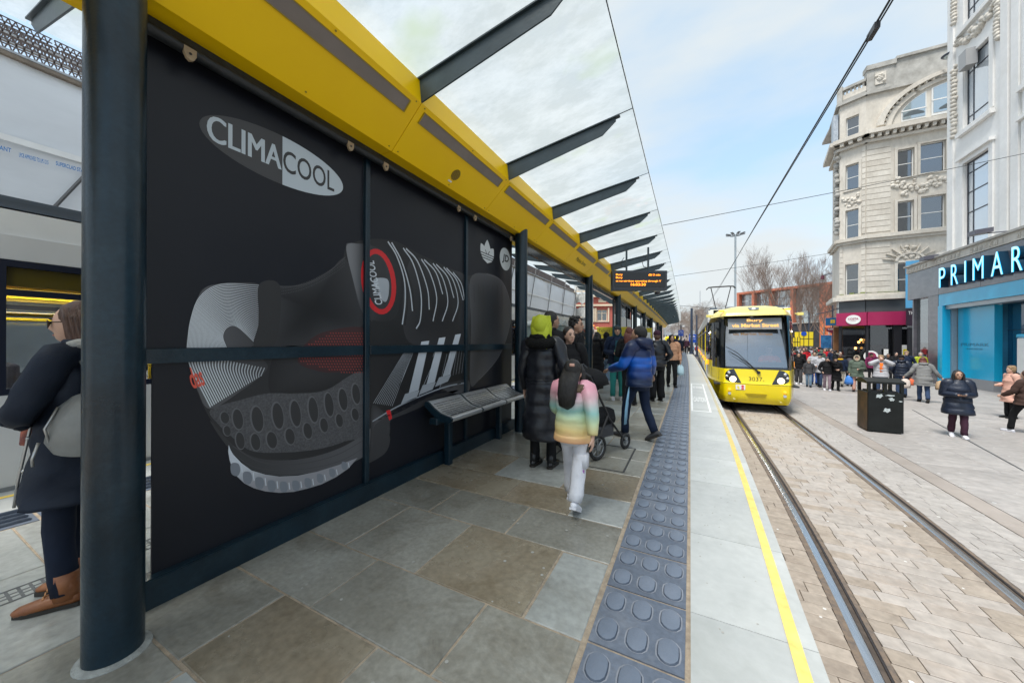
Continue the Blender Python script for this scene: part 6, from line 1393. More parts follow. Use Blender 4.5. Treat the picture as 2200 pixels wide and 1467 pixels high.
# tower scaffold at its end
te = thing('scaffold_tower', 'scaffold tower with torn netting at the far end of the sheeted building', 'scaffolding', (-12, 41.5, TR)); mb = MB()
for y in (40.3, 43): 
    for x in (-12.2, -10.8): mb.tube([(x, y, TR), (x, y, 9.4)], .05, 6)
for z in (1, 3, 5, 6.6, 8.2):
    mb.beam((-12.2, 40.3, z), (-10.8, 40.3, z), .06, .06); mb.beam((-12.2, 43, z), (-10.8, 43, z), .06, .06); mb.beam((-10.8, 40.3, z), (-10.8, 43, z), .06, .06); mb.beam((-10.8, 40.3, z), (-10.8, 43, z + 1.5), .05, .05)
mb.build('frame', GALV, te)
for z in (2.2, 4.2, 5.9, 7.4):
    mb = MB(); n = 8; vs = []
    for i in range(n + 1):
        for j in (0, 1): vs.append((-12.3 + 1.6 * i / n, 40.2 + U(-.1, .1), z + j * 1.1 + U(-.15, .15)))
    mb.add(vs, [(2 * i, 2 * i + 2, 2 * i + 3, 2 * i + 1) for i in range(n)]); mb.build('netting', mat('netting', (.50, .50, .47), .8, var=.3, scale=4), te)
# red and cream building
rb_ = thing('red_cream_building', 'red brick building with cream bay windows seen between the shelter columns', 'building', (-10.5, 47, TR))
RBK = mat('red_brick', (.46, .12, .09), .75, var=.2, scale=8); CRM = mat('cream_stone', (.72, .60, .44), .6, var=.06, scale=2)
Q0, Q1 = (-15.5, 44.5), (-8.6, 47.0)
def QW(px, py): return on_wall(px, py, Q0, Q1)
Lq = math.hypot(Q1[0] - Q0[0], Q1[1] - Q0[1])
a = QW(1282, 665); b = QW(1305, 690); ops = [(a[0], b[0], b[1], a[1])]; wd = b[0] - a[0]
for k in (-2, -1): ops.append((a[0] + k * (wd + .5), b[0] + k * (wd + .5), b[1], a[1]))
ops += [(o[0], o[1], o[2] - 4.0, o[3] - 4.0) for o in list(ops)]
wall(rb_, Q0, Q1, TR, 7.6, ops, RBK)
for o in ops: window(rb_, Q0, Q1, *o, fm=CRM, cols=2, fw=.12, sash=False, rows=[.7])
for z0, z1, d_ in ((6.0, 6.25, .25), (7.2, 7.6, .4), (2.6, 2.9, .25), (7.9, 8.1, .2)): mb = MB(); wbox(mb, Q0, Q1, 0, Lq, z0, z1, .003, d_); mb.build('cornice', CRM, rb_)
for o in ops[:3]:
    for s in (o[0] - .22, o[1] + .04): mb = MB(); wbox(mb, Q0, Q1, s, s + .18, o[2] - .1, o[3] + .2, .003, .12); mb.build('cream_pilaster', CRM, rb_)
    for s in (o[0] + wd * .15,): mb = MB(); wbox(mb, Q0, Q1, s, s + wd * .7, 6.5, 6.9, .003, .08); mb.build('cream_panel', CRM, rb_)
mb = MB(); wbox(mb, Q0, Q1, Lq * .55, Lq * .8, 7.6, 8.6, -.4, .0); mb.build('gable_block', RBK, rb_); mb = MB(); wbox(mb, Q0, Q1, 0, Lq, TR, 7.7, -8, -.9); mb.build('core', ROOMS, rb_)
# ------------------------------------------------------------------ people
SKIN = {'a': mat('skin_light', (.55, .34, .25), .5), 'b': mat('skin_tan', (.42, .24, .16), .5), 'c': mat('skin_brown', (.25, .13, .08), .5)}
HAIRM = {'black': mat('hair_black', (.012, .010, .009), .42, var=.5, scale=40, bump=.5, bscale=90, stretch=(3, 3, .4)), 'brown': mat('hair_brown', (.045, .020, .012), .4, col2=(.12, .055, .032), var=.5, scale=22, bump=.5, bscale=70, stretch=(3, 3, .35)),
         'auburn': mat('hair_auburn', (.12, .03, .02), .4, var=.4, scale=30, bump=.5, bscale=80, stretch=(3, 3, .4)), 'blond': mat('hair_blond', (.30, .20, .11), .5, var=.4, scale=30, bump=.5, bscale=80, stretch=(3, 3, .4)), 'grey': mat('hair_grey', (.25, .24, .23), .5, var=.4, scale=30)}
def cloth(name, c, rough=.8, bump=.45, bs=9, coat=0, var=.18): return mat('cloth_' + name, tuple(x * (.62 if max(c) < .03 else 1) for x in c), rough, var=var, scale=5, bump=bump, bscale=bs, coat=coat, spec=.22 if rough > .5 else .45)
CL = dict(black=cloth('black', (.014, .014, .016)), navy=cloth('navy', (.010, .018, .042)), leather=cloth('leather', (.016, .018, .026), .34, .5, 7), denim=cloth('denim', (.16, .24, .33)), jeans=cloth('jeans', (.035, .06, .12)), teal=cloth('teal', (.03, .22, .20)),
          tealdark=cloth('tealdark', (.01, .05, .07)), beige=cloth('beige', (.46, .25, .15)), khaki=cloth('khaki', (.10, .13, .10)), grey=cloth('grey', (.20, .20, .195)), dgrey=cloth('dgrey', (.06, .06, .065)), white=cloth('white', (.68, .68, .72)), pink=cloth('pink', (.62, .36, .28)),
          lime=cloth('lime', (.37, .42, .03), .55, .5, 5), maroon=cloth('maroon', (.16, .02, .07)), red=cloth('red', (.5, .02, .03)), mustard=cloth('mustard', (.55, .32, .03)), orange=cloth('orange', (.75, .16, .02)), brown=cloth('brown', (.06, .035, .028)), mauve=cloth('mauve', (.22, .16, .19)),
          lgrey=cloth('lgrey', (.42, .42, .44)), fur=cloth('fur', (.40, .33, .24), .9, 1.0, 60), blackfur=cloth('blackfur', (.008, .008, .008), .95, 1.0, 70), sand=cloth('sand', (.36, .33, .27)), navypuff=cloth('navypuff', (.012, .018, .035), .42, .4, 14), plum=cloth('plum', (.05, .02, .035)), blue=cloth('blue', (.03, .09, .35)))
def ramp_z(name, stops, rough=.5, bump=.3, bs=12):
    m = bpy.data.materials.new('cloth_' + name); m.use_nodes = True; t = m.node_tree; p = t.nodes['Principled BSDF']; p.inputs['Roughness'].default_value = rough
    tcn = nn(t, 'ShaderNodeTexCoord'); s_ = nn(t, 'ShaderNodeSeparateXYZ'); n1 = nn(t, 'ShaderNodeTexNoise'); n1.inputs['Scale'].default_value = 4; ad = nn(t, 'ShaderNodeMath', operation='MULTIPLY_ADD'); ad.inputs[1].default_value = .10
    t.links.new(tcn.outputs['Object'], s_.inputs[0]); t.links.new(tcn.outputs['Object'], n1.inputs['Vector']); t.links.new(n1.outputs[0], ad.inputs[0]); t.links.new(s_.outputs[2], ad.inputs[2])
    z0, z1 = stops[0][0], stops[-1][0]; mr = nn(t, 'ShaderNodeMapRange'); mr.inputs[1].default_value = z0 + .05; mr.inputs[2].default_value = z1 + .05; t.links.new(ad.outputs[0], mr.inputs[0])
    cr = nn(t, 'ShaderNodeValToRGB'); e = cr.color_ramp.elements
    while len(e) < len(stops): e.new(.5)
    for i, (z, c) in enumerate(stops): e[i].position = (z - z0) / (z1 - z0)
    for i, (z, c) in enumerate(stops): e[i].color = (*c, 1)
    n2 = nn(t, 'ShaderNodeTexNoise'); n2.inputs['Scale'].default_value = bs; b = nn(t, 'ShaderNodeBump'); b.inputs['Strength'].default_value = bump; b.inputs['Distance'].default_value = .02; t.links.new(tcn.outputs['Object'], n2.inputs['Vector']); t.links.new(n2.outputs[0], b.inputs['Height']); t.links.new(b.outputs[0], p.inputs['Normal'])
    t.links.new(mr.outputs[0], cr.inputs[0]); t.links.new(cr.outputs[0], p.inputs['Base Color']); return m
pending = []
ARMS = {'down': ((.245, -.02, 1.13), (.255, .06, .88)), 'pocket': ((.30, -.07, 1.15), (.20, .09, .97)), 'front': ((.26, -.02, 1.13), (.07, .28, 1.10)), 'crossed': ((.25, .08, 1.14), (-.06, .22, 1.16)), 'face': ((.33, .20, 1.40), (.07, .17, 1.57)),
        'swingf': ((.25, .10, 1.16), (.23, .32, 1.03)), 'swingb': ((.26, -.16, 1.17), (.27, -.20, .92)), 'reach': ((.26, .10, 1.14), (.20, .40, 1.06)), 'phone': ((.25, .0, 1.12), (.045, .27, 1.12)), 'out': ((.32, .02, 1.16), (.46, .12, .98))}
def hand_geo(mb, w, dirv, palm_n, sc_, near):
    d = Vector(dirv).normalized(); n = Vector(palm_n); n = (n - d * n.dot(d)).normalized(); s = d.cross(n)
    if not near: mb.ell(w + d * .07 * sc_, (.035 * sc_, .045 * sc_, .05 * sc_), 8, 6); return
    mb.tube([w - d * .03 * sc_, w + d * .02 * sc_, w + d * .06 * sc_, w + d * .095 * sc_], [(.026 * sc_, .02 * sc_), (.036 * sc_, .018 * sc_), (.042 * sc_, .017 * sc_), (.038 * sc_, .014 * sc_)], 10, upv=n)
    for k, (o, ln) in enumerate(((-.030, .062), (-.010, .075), (.010, .070), (.030, .052))):
        b = w + d * .085 * sc_ + s * o * sc_; mb.tube([b, b + d * ln * .5 * sc_ + n * .008 * sc_, b + d * ln * .85 * sc_ + n * .03 * sc_], [.0105 * sc_, .010 * sc_, .008 * sc_], 6)
    b = w + d * .03 * sc_ - s * .030 * sc_; mb.tube([b, b - s * .028 * sc_ + d * .03 * sc_ + n * .01 * sc_, b - s * .035 * sc_ + d * .062 * sc_ + n * .025 * sc_], [.013 * sc_, .0115 * sc_, .009 * sc_], 6)
def person(label, pos, h=1.7, a=0.0, near=0, skin='a', top='jacket', tc='black', hem=.85, puff=0, bot='black', leg=1.0, shoe='black', hair='short', hc='black', stride=0.0, arms=('down', 'down'), lean=0.0, bulk=1.0, hs=1.0, group=None, headturn=0.0, hood=None, tilt=0.0, skirt=None, scarf=None, cat='person', extra=None, bootm=None, headpitch=0.0):
    x, y, z0 = pos; d = Vector((x, y, 0)).normalized(); right = Vector((d.y, -d.x, 0)); ar = math.radians(a); f = -d * math.cos(ar) + right * math.sin(ar); rz = math.atan2(-f.x, f.y)
    T = thing('person', label, cat, (x, y, z0), rz, group); s = h / 1.75; seg = 14 if near else 9
    B = lambda mb, nm, m, par=T, sm='all': mb.build(nm, m, par, smooth=sm, world=False)
    V = lambda x_, y_, z_: Vector((x_ * s, (y_ + lean * max(0, z_ - .9)) * s, z_ * s))
    bw = bulk; hip = [V(-.09, 0, .93), V(.09, 0, .93)]
    if stride: ank = [V(-.08, stride / 2, .085), V(.08, -stride / 2, .085 + .35 * abs(stride) * .5)]
    else: ank = [V(-.10, .0, .08), V(.10, .03, .08)]
    kne = []
    for i in range(2):
        m_ = (hip[i] + ank[i]) / 2; m_.y += (.03 + (.10 * abs(stride) if stride else 0)) * s; kne.append(m_)
    sh = [V(-.175, 0, 1.425), V(.175, 0, 1.425)]; el = []; wr = []
    for i, sg in enumerate((-1, 1)):
        e, w = ARMS[arms[i]] if isinstance(arms[i], str) else arms[i]; el.append(V(sg * e[0], e[1], e[2])); wr.append(V(sg * w[0], w[1], w[2]))
    hc_ = V(0, .02, 1.62) if hs == 1 else V(0, .02, 1.60); hr = Vector((.076, .097, .118)) * s * hs
    Rh = Matrix.Rotation(math.radians(headturn), 3, 'Z') @ Matrix.Rotation(math.radians(headpitch), 3, 'X')
    def hp(x_, y_, z_): return hc_ + Rh @ (Vector((x_, y_, z_)) * s * hs)
    # body: one continuous skin surface
    mb = MB(); mb.ell(hc_, hr, 20, 14, fn=lambda q: 1 - .13 * max(0, -q.z) ** 1.5 * (1 - max(0, q.y)) - .06 * max(0, -q.z), rot=Rh)
    mb.ell(hp(0, .045, -.055), Vector((.046, .05, .055)) * s * hs, 12, 8, rot=Rh)
    if near:
        mb.tube([hp(0, .088, .015), hp(0, .108, -.02), hp(0, .096, -.032)], [.009 * s * hs, .014 * s * hs, .011 * s * hs], 8)
        for sg in (-1, 1): mb.ell(hp(sg * .074, -.002, -.01), Vector((.011, .018, .03)) * s * hs, 8, 6, rot=Rh)
    mb.tube([V(0, -.01, 1.40), V(0, .0, 1.52), hc_ - Vector((0, 0, .05 * s))], [.062 * s, .05 * s, .052 * s], 10)
    mb.tube([V(0, 0, .85), V(0, 0, .98), V(0, 0, 1.12), V(0, 0, 1.3), V(0, 0, 1.42)], [(.14 * s, .10 * s), (.15 * s, .105 * s), (.125 * s, .09 * s), (.15 * s, .10 * s), (.10 * s, .07 * s)], 12, upv=(0, 1, 0))
    for i in range(2):
        mb.tube([V(0, 0, 1.38), sh[i], el[i], wr[i]], [.06 * s, .05 * s, .038 * s, .026 * s], 9)
        dv = (wr[i] - el[i]).normalized(); pn = Vector((-1 if i else 1, 0, 0)) if arms[i] in ('down', 'swingf', 'swingb', 'out') else Vector((0, 0, -1)) if arms[i] not in ('phone',) else Vector((0, 0, 1))
        if abs(pn.dot(dv)) > .9: pn = Vector((0, 0, 1))
        hand_geo(mb, wr[i], dv, pn, s * (1.15 if hs > 1 else 1), near)
        mb.tube([hip[i] + Vector((0, 0, .02)), kne[i], ank[i]], [.068 * s, .042 * s, .030 * s], 9)
    bo = B(mb, 'body', SKIN[skin]); rm = bo.modifiers.new('r', 'REMESH'); rm.mode = 'VOXEL'; rm.voxel_size = .0085 if near else .022; rm.use_smooth_shade = True
    pending.append(bo)
    # face
    if near or True:
        mb = MB()
        for sg in (-1, 1): mb.ell(hp(sg * .030, .083, .012), Vector((.0150, .010, .0095)) * s * hs, 8, 6, rot=Rh)
        B(mb, 'eyes', mat('eye_dark', (.02, .012, .01), .2))
    if near:
        mb = MB()
        for sg in (-1, 1): mb.tube([hp(sg * .014, .094, .030), hp(sg * .032, .091, .036), hp(sg * .050, .078, .030)], [.004 * s, .006 * s, .003 * s], 5)
        B(mb, 'eyebrows', mat('brow', (.02, .014, .012), .7))
        mb = MB(); mb.tube([hp(-.022, .088, -.060), hp(0, .099, -.060), hp(.022, .088, -.060)], [(.002 * s, .003 * s), (.006 * s, .008 * s), (.002 * s, .003 * s)], 6); B(mb, 'mouth', mat('lips', (.36, .12, .10), .4))
    # trousers / leggings
    bm_ = bot if not isinstance(bot, str) else CL[bot]; mb = MB()
    mb.tube([V(0, -.005, .76), V(0, -.005, .84), V(0, 0, 1.04)], [(.14 * s * bw, .11 * s * bw), (.178 * s * bw, .138 * s * bw), (.15 * s * bw, .115 * s * bw)], seg, upv=(0, 1, 0))
    for i in range(2):
        k = leg; P = []; n = 9
        Rr = [.098, .092, .084, .076, .066 * k, .064 * k, .062 * k, .060 * k, .058 * k, .056 * k]
        for j in range(10):
            f_ = j / 9; p = hip[i].lerp(kne[i], min(1, f_ * 2)) if f_ < .5 else kne[i].lerp(ank[i], (f_ - .5) * 2); P.append(p + Vector((U(-.004, .004), U(-.004, .004), 0)) * s)
        mb.tube(P, [max(r_ * s * (bw ** .5), .045 * s) for r_ in Rr], seg, wig=.22)
    if not skirt or True: B(mb, 'trousers', bm_)
    # shoes
    for i in range(2):
        am = ank[i]; fl = 0 if (not stride or i == 0) else .5; Rf = Matrix.Rotation(-fl, 3, 'X'); sm_ = bootm or (CL[shoe] if isinstance(shoe, str) else shoe); k = s * (1.12 if hs > 1 else 1.0)
        base = Vector((am.x, am.y, am.z - .08 * k))
        F_ = lambda x_, y_, z_: Vector((am.x, am.y, am.z)) + Rf @ (Vector((x_, y_, z_ - .08)) * k)
        mb = MB(); sg = -1 if i == 0 else 1
        mb.tube([F_(0, -.075, .035), F_(0, -.05, .045), F_(0, 0, .052), F_(sg * .004, .06, .045), F_(sg * .008, .13, .036), F_(sg * .008, .175, .030), F_(sg * .006, .195, .026)], [(.018 * k, .018 * k), (.034 * k, .034 * k), (.040 * k, .044 * k), (.043 * k, .036 * k), (.046 * k, .028 * k), (.036 * k, .022 * k), (.014 * k, .010 * k)], 10, upv=(0, 0, 1))
        if shoe in ('black', 'brown', 'boot') or bootm: mb.tube([F_(0, -.02, .05), F_(0, -.015, .16)], [.044 * k, .047 * k], 10)
        so = B(mb, 'shoe', sm_)
        mb = MB(); O = [(-.032, -.07), (0, -.085), (.032, -.07), (.036, 0), (.046, .08), (.046, .14), (.03, .185), (0, .2), (-.03, .185), (-.046, .14), (-.046, .08), (-.036, 0)]
        mb.prism([F_(x_, y_, .004) for x_, y_ in O], Rf @ Vector((0, 0, .022 * k))); mb.build('sole', CL['white'] if shoe in ('white', 'lgrey') else mat('rubber_sole', (.03, .025, .02), .7), so, world=False)
    # top: torso shell and sleeves, quilted when puff
    tm_ = tc if not isinstance(tc, str) else CL[tc]; mb = MB()
    def shell(z):
        tab = [(.30, .26, .22), (.5, .245, .205), (.7, .225, .185), (.88, .205, .165), (1.0, .195, .155), (1.12, .18, .14), (1.28, .188, .145), (1.36, .170, .128), (1.44, .115, .095), (1.50, .085, .085)]
        rx = interp([(q[0], q[1]) for q in tab], z); ry = interp([(q[0], q[2]) for q in tab], z); return rx * s * bw, ry * s * bw
    zt = 1.50; n = 44 if puff else 34; P = []; Rd = []
    for j in range(n + 1):
        z = hem + (zt - hem) * j / n; rx, ry = shell(z); k = 1
        if puff: k = 1 + puff * abs(math.sin((z - hem) / (.115 if hem > .6 else .15) * PI)) ** .6 - puff * .4
        yo = (.04 * (1 - z / 1.0) * (stride > 0) if z < .9 else 0)
        if j == 0: P.append(V(0, yo, z)); Rd.append((rx * .9, ry * .9)); z += .008
        P.append(V(0, yo, z)); Rd.append((rx * k, ry * k))
    mb.tube(P, Rd, seg + 6, wig=.07 if puff else .17, upv=(0, 1, 0))
    for i in range(2):
        Ps = []; n2 = 22 if puff else 20; c0 = V((-1 if i == 0 else 1) * .10, -.005, 1.42)
        ch = [c0, sh[i], el[i], wr[i] + (el[i] - wr[i]).normalized() * .01]; Ls = [(ch[k + 1] - ch[k]).length for k in range(3)]; tot = sum(Ls); Rs = []
        for j in range(n2 + 1):
            q = tot * j / n2; k = 0
            while k < 2 and q > Ls[k]: q -= Ls[k]; k += 1
            p = ch[k].lerp(ch[k + 1], min(1, q / Ls[k])); f_ = j / n2; r_ = interp([(0, .085), (.2, .082), (.5, .066), (.8, .056), (1, .046)], f_) * s * (bw ** .7)
            if puff: r_ *= 1.1 + puff * abs(math.sin(f_ * 8 * PI / 1.6)) ** .6 * 1.3
            Ps.append(p); Rs.append(r_)
        mb.tube(Ps, Rs, seg, wig=.26 if not puff else .08)
    if hood is not False and hood is not None:
        pass
    B(mb, {'coat': 'coat', 'sweater': 'sweater'}.get(top, 'jacket'), tm_)
    if (hood == 'down' or puff or top == 'coat') and not (hair == 'long' and hs > 1.1):
        mb = MB(); mb.tube([V(-.10, .02, 1.50), V(-.09, -.08, 1.50), V(0, -.12, 1.49), V(.09, -.08, 1.50), V(.10, .02, 1.50)], [.03 * s, .045 * s, .055 * s, .045 * s, .03 * s], 8); B(mb, 'collar', scarf and CL[scarf] or tm_)
    # hair and headwear
    hm = CL[hc] if hc in CL and hair in ('hijab', 'beanie', 'hood', 'furhood', 'cap') else HAIRM.get(hc, HAIRM['black'])
    def cap(rx, ry, rz_, oy, oz, cut=-.2, front=.35, wg=.05):
        def fn(q):
            return 1 + wg * noise.noise(Vector((q.x * 3, q.y * 3, q.z * 3 + h * 7)))
        m2 = MB(); m2.ell(hp(0, oy, oz), Vector((rx, ry, rz_)) * s * hs, 18, 12, fn=fn, rot=Rh); return m2
    if hair in ('short', 'long', 'bun', 'curly', 'swept'):
        wg = .16 if hair == 'curly' else .07
        mb = cap(.087, .100, .110, -.026, .032, wg=wg); 
        mb.ell(hp(0, -.05, -.03), Vector((.075, .06, .075)) * s * hs, 14, 8, rot=Rh)
        if hair == 'curly':
            for k in range(30):
                q = 2 * PI * R(); e = U(.1, 1.2); mb.ell(hp(.075 * math.cos(q) * math.cos(e), -.02 + .09 * math.sin(q) * math.cos(e), .05 + .09 * math.sin(e)), .028 * s * hs, 7, 5)
        if hair == 'long':
            L_ = .34; ex_ = -.06 if hs > 1.1 else 0; mb.tube([hp(0, -.05, .03), hp(0, -.095 + ex_ * .6, -.08), hp(0, -.10 + ex_, -.20), hp(0, -.085 + ex_ * 1.2, -.30), hp(.01, -.075 + ex_, -L_)], [(.085 * s * hs, .05 * s * hs), (.098 * s * hs, .055 * s * hs), (.092 * s * hs, .05 * s * hs), (.075 * s * hs, .038 * s * hs), (.03 * s, .015 * s)], 14, wig=.25, upv=(0, 1, 0))
            for sg in (-1, 1): mb.tube([hp(sg * .055, .035, .085), hp(sg * .082, .03, .02), hp(sg * .088, .025, -.08), hp(sg * .085, .03, -.18), hp(sg * .07, .04, -.24)], [.02 * s * hs, .026 * s * hs, .028 * s * hs, .024 * s * hs, .01 * s * hs], 8, wig=.3)
        if hair == 'swept':
            mb.tube([hp(0, -.04, .04), hp(0, -.10, -.06), hp(0, -.11, -.16), hp(.01, -.12, -.24), hp(.02, -.10, -.31)], [(.085 * s, .05 * s), (.10 * s, .06 * s), (.10 * s, .055 * s), (.08 * s, .04 * s), (.03 * s, .015 * s)], 16, wig=.3, upv=(0, 1, 0))
            for sg in (-1, 1):
                for k in range(4): mb.tube([hp(sg * .05, .02 - k * .02, .095), hp(sg * .080, .0 - k * .022, .03), hp(sg * .088, -.02 - k * .02, -.07), hp(sg * .085, -.03 - k * .02, -.17), hp(sg * .075, .0 - k * .02, -.24 - .02 * k)], [.016 * s, .02 * s, .022 * s, .018 * s, .006 * s], 6, wig=.3)
        if hair == 'bun': mb.ell(hp(0, -.12, .0), Vector((.04, .04, .04)) * s * hs, 12, 8)
        B(mb, 'hair', hm)
    elif hair == 'hijab':
        kk = 1.16 if hc == 'lime' else 1.0; mb = cap(.098 * kk, .112 * kk, .125 * (kk ** .9), -.022 - (kk - 1) * .12, .012 - (kk - 1) * .08, wg=.09); mb.tube([hp(0, -.02, -.02), hp(0, -.025 - (kk - 1) * .15, -.10), hp(0, -.02, -.15), V(0, -.01, 1.40)], [(.092 * s * hs * kk, .098 * s * hs * kk), (.088 * s * hs * kk, .085 * s * hs * kk), (.12 * s, .10 * s), (.165 * s, .12 * s)], 20, wig=.3, upv=(0, 1, 0))
        
        if kk > 1:
            for a0 in range(7):
                q = -.9 + a0 * .3; mb.tube([hp(.06 * math.sin(q * 2), .06, .13), hp(.10 * math.sin(q * 1.6), -.06, .11), hp(.118 * math.sin(q * 1.5), -.125 * math.cos(q), .0), hp(.10 * math.sin(q * 1.4) + .02, -.125 * math.cos(q), -.10), hp(.06 * math.sin(q) + .05, -.12 * math.cos(q), -.20)], [.006, .012, .016, .018, .012], 6)
            mb.tube([hp(.0, -.06, -.02), hp(.02, -.10, -.12), hp(.05, -.12, -.20), hp(.08, -.12, -.27)], [(.115, .09), (.105, .07), (.07, .04), (.015, .01)], 16, wig=.3, upv=(0, 1, 0))
        B(mb, 'headscarf', hm); mb = MB(); mb.ell(hp(0, .050, -.004), Vector((.058, .058, .078)) * s * hs, 16, 10, rot=Rh); B(mb, 'face', SKIN[skin])
        mb = MB()
        for sg in (-1, 1): mb.ell(hp(sg * .026, .102, .012), Vector((.011, .006, .006)) * s * hs, 8, 5)
        B(mb, 'eye_pair', mat('eye_dark', (.02, .012, .01), .2))
    elif hair in ('beanie', 'cap'):
        mb = cap(.086, .10, .09, -.012, .055, wg=.03); mb.tube([hp(0, -.005, .035), hp(0, -.005, .065)], [(.088 * s * hs, .104 * s * hs)] * 2, 18, upv=(0, 1, 0)); B(mb, 'beanie', CL[hc])
        mb = MB(); mb.ell(hp(0, -.045, -.03), Vector((.078, .065, .08)) * s * hs, 14, 8); B(mb, 'hair', HAIRM['brown'])
    elif hair in ('hood', 'furhood'):
        hmm = tm_ if hc not in CL else CL[hc]; mb = cap(.105, .115, .135, -.045, .012, wg=.04)
        mb.tube([hp(0, -.05, -.05), V(0, -.03, 1.42)], [(.10 * s * hs, .10 * s * hs), (.13 * s, .11 * s)], 14, upv=(0, 1, 0)); B(mb, 'hood', hmm)
        n_ = 16; rr_ = .022 if hair == 'furhood' else .012; mb = MB(); pts = [hp(.085 * math.sin(2 * PI * k / n_), .048 - .02 * math.cos(2 * PI * k / n_), -.0 + .118 * math.cos(2 * PI * k / n_)) for k in range(n_ + 1)]; mb.tube(pts, rr_ * s * hs * (1.6 if hair == 'furhood' else 1), 8, wig=.5 if hair == 'furhood' else 0)
        B(mb, 'hood_trim', CL['fur'] if hair == 'furhood' else hmm)
        mb = MB(); mb.ell(hp(0, .012, .050), Vector((.079, .085, .075)) * s * hs, 12, 8, rot=Rh); B(mb, 'hair', HAIRM['black'])
    if extra: extra(T, B, V, hp, s, wr, el)
    return T
def pw(px, w, z): 
    p = at_w(px, 700, w); return (p.x, p.y, z)
# --- near group on the platform
leath = CL['leather']
def ex_coat(T, B, V, hp, s, wr, el):
    mb = MB(); mb.tube([V(-.13, .06, 1.44), V(-.13, -.06, 1.44), V(-.06, -.14, 1.42), V(.06, -.14, 1.42), V(.13, -.06, 1.44), V(.13, .06, 1.44), V(.10, .13, 1.36), V(.06, .16, 1.2)], [.05, .06, .065, .065, .06, .05, .045, .03], 10, wig=.2); B(mb, 'fur_collar', CL['blackfur'])
    for z in (1.36, 1.02, .98):
        mb = MB(); r1 = .205 if z > 1.2 else .20; P = [V(r1 * math.cos(q), .16 * math.sin(q), z) for q in [PI + PI * k / 12 for k in range(13)]]; mb.tube(P, .005, 5); B(mb, 'seam', CL['leather'])
person('woman in long black leather coat, fur collar and lime green headscarf seen from behind', pw(1166, 3.85, 0), 1.68, 158, 1, tc=leath, top='coat', hem=.34, bot='black', hair='hijab', hc='lime', arms=('down', 'pocket'), bulk=1.0, extra=ex_coat, bootm=mat('boot_black', (.012, .012, .013), .3), scarf='blackfur')
def ex_prayer(T, B, V, hp, s, wr, el): pass
person('dark haired man in black hooded jacket half hidden behind the lime headscarf', pw(1183, 4.75, 0), 1.80, 120, 1, 'b', tc='black', bot='black', hair='short', arms=('pocket', 'pocket'), hood='down', stride=0)
person('young man with curly black hair in profile behind the woman with the pram', pw(1236, 5.25, 0), 1.76, 70, 1, 'b', tc='black', bot='black', hair='curly', arms=('pocket', 'pocket'), hood='down')
def ex_bag(T, B, V, hp, s, wr, el):
    mb = MB(); mb.tube([V(-.13, .22, 1.02), V(-.13, .22, .80)], [(.13, .06), (.15, .07)], 16, upv=(0, 1, 0)); B(mb, 'handbag', mat('bag_leather', (.05, .055, .065), .35, coat=.2), sm=40)
    mb = MB(); mb.tube([V(-.20, .22, 1.02), V(-.19, .22, 1.16), V(-.13, .22, 1.22), V(-.07, .22, 1.16), V(-.06, .22, 1.02)], .008, 6); B(mb, 'bag_handle', mat('bag_leather', (.05, .055, .065), .35))
person('woman in black puffer jacket, hair tied back, facing the camera behind the pram', pw(1222, 4.62, 0), 1.585, 22, 1, tc='black', puff=.05, bot='black', hair='bun', arms=('front', 'reach'), extra=ex_bag, headturn=8)
RB = ramp_z('rainbow', [(.48, (.80, .42, .50)), (.56, (.78, .40, .22)), (.66, (.72, .55, .22)), (.76, (.55, .66, .40)), (.84, (.28, .52, .47)), (.93, (.62, .42, .44)), (1.0, (.75, .35, .42))], .38)
def ex_girl(T, B, V, hp, s, wr, el):
    mb = MB(); mb.tube([V(-.12, .03, 1.44), V(-.12, -.06, 1.43), V(0, -.10, 1.41), V(.12, -.06, 1.43), V(.12, .03, 1.44)], [.035, .042, .042, .042, .035], 10, wig=.6); B(mb, 'fur_trim', mat('brown_fur', (.16, .11, .07), .9, var=.5, scale=30, bump=1, bscale=70))
    mb = MB(); p = V(.12, -.0, .60); mb.box((p.x - .045, p.y - .085, p.z - .06), (p.x + .05, p.y + .02, p.z + .05), bev=.012); B(mb, 'cargo_pocket', CL['white'])
    mb = MB(); mb.box((p.x - .02, p.y - .088, p.z - .12), (p.x + .03, p.y - .075, p.z - .07), bev=.003); B(mb, 'trouser_print', mat('purple_print', (.30, .12, .35), .6))
    mb = MB(); q = hp(.03, -.11, .085); mb.box((q.x - .02, q.y - .01, q.z - .012), (q.x + .02, q.y + .012, q.z + .012), bev=.004); B(mb, 'hair_clip', CL['pink'])
girl = person('small girl in rainbow pastel puffer jacket and white trousers walking away', pw(1232, 2.93, 0), 1.235, 166, 1, tc=RB, puff=.05, hem=.80, bot='white', leg=1.3, shoe='white', hair='long', hc='black', stride=.46, arms=('swingf', 'swingb'), hs=1.20, bulk=1.12, extra=ex_girl, headturn=-10)
BJ = ramp_z('blue_bands', [(.68, (.003, .012, .045)), (.86, (.003, .016, .06)), (.90, (.004, .03, .14)), (1.02, (.005, .045, .22)), (1.06, (.008, .11, .5)), (1.16, (.008, .11, .5)), (1.20, (.005, .018, .08)), (1.5, (.004, .010, .04))], .42)
def ex_boy(T, B, V, hp, s, wr, el):
    mb = MB(); mb.tube([V(-.10, .05, 1.49), V(-.11, -.08, 1.50), V(0, -.15, 1.47), V(.11, -.08, 1.50), V(.10, .05, 1.49)], [.045, .065, .085, .065, .045], 10); B(mb, 'hood', BJ)
    for i, x_ in ((0, -.165),):
        mb = MB(); mb.tube([V(-.165, .03, .84), V(-.160, .09, .6), V(-.150, .12, .45), V(-.135, .15, .22)], [(.004, .035)] * 4, 6, upv=(1, 0, 0)); B(mb, 'side_stripe', mat('stripe_pale', (.30, .55, .75), .6))
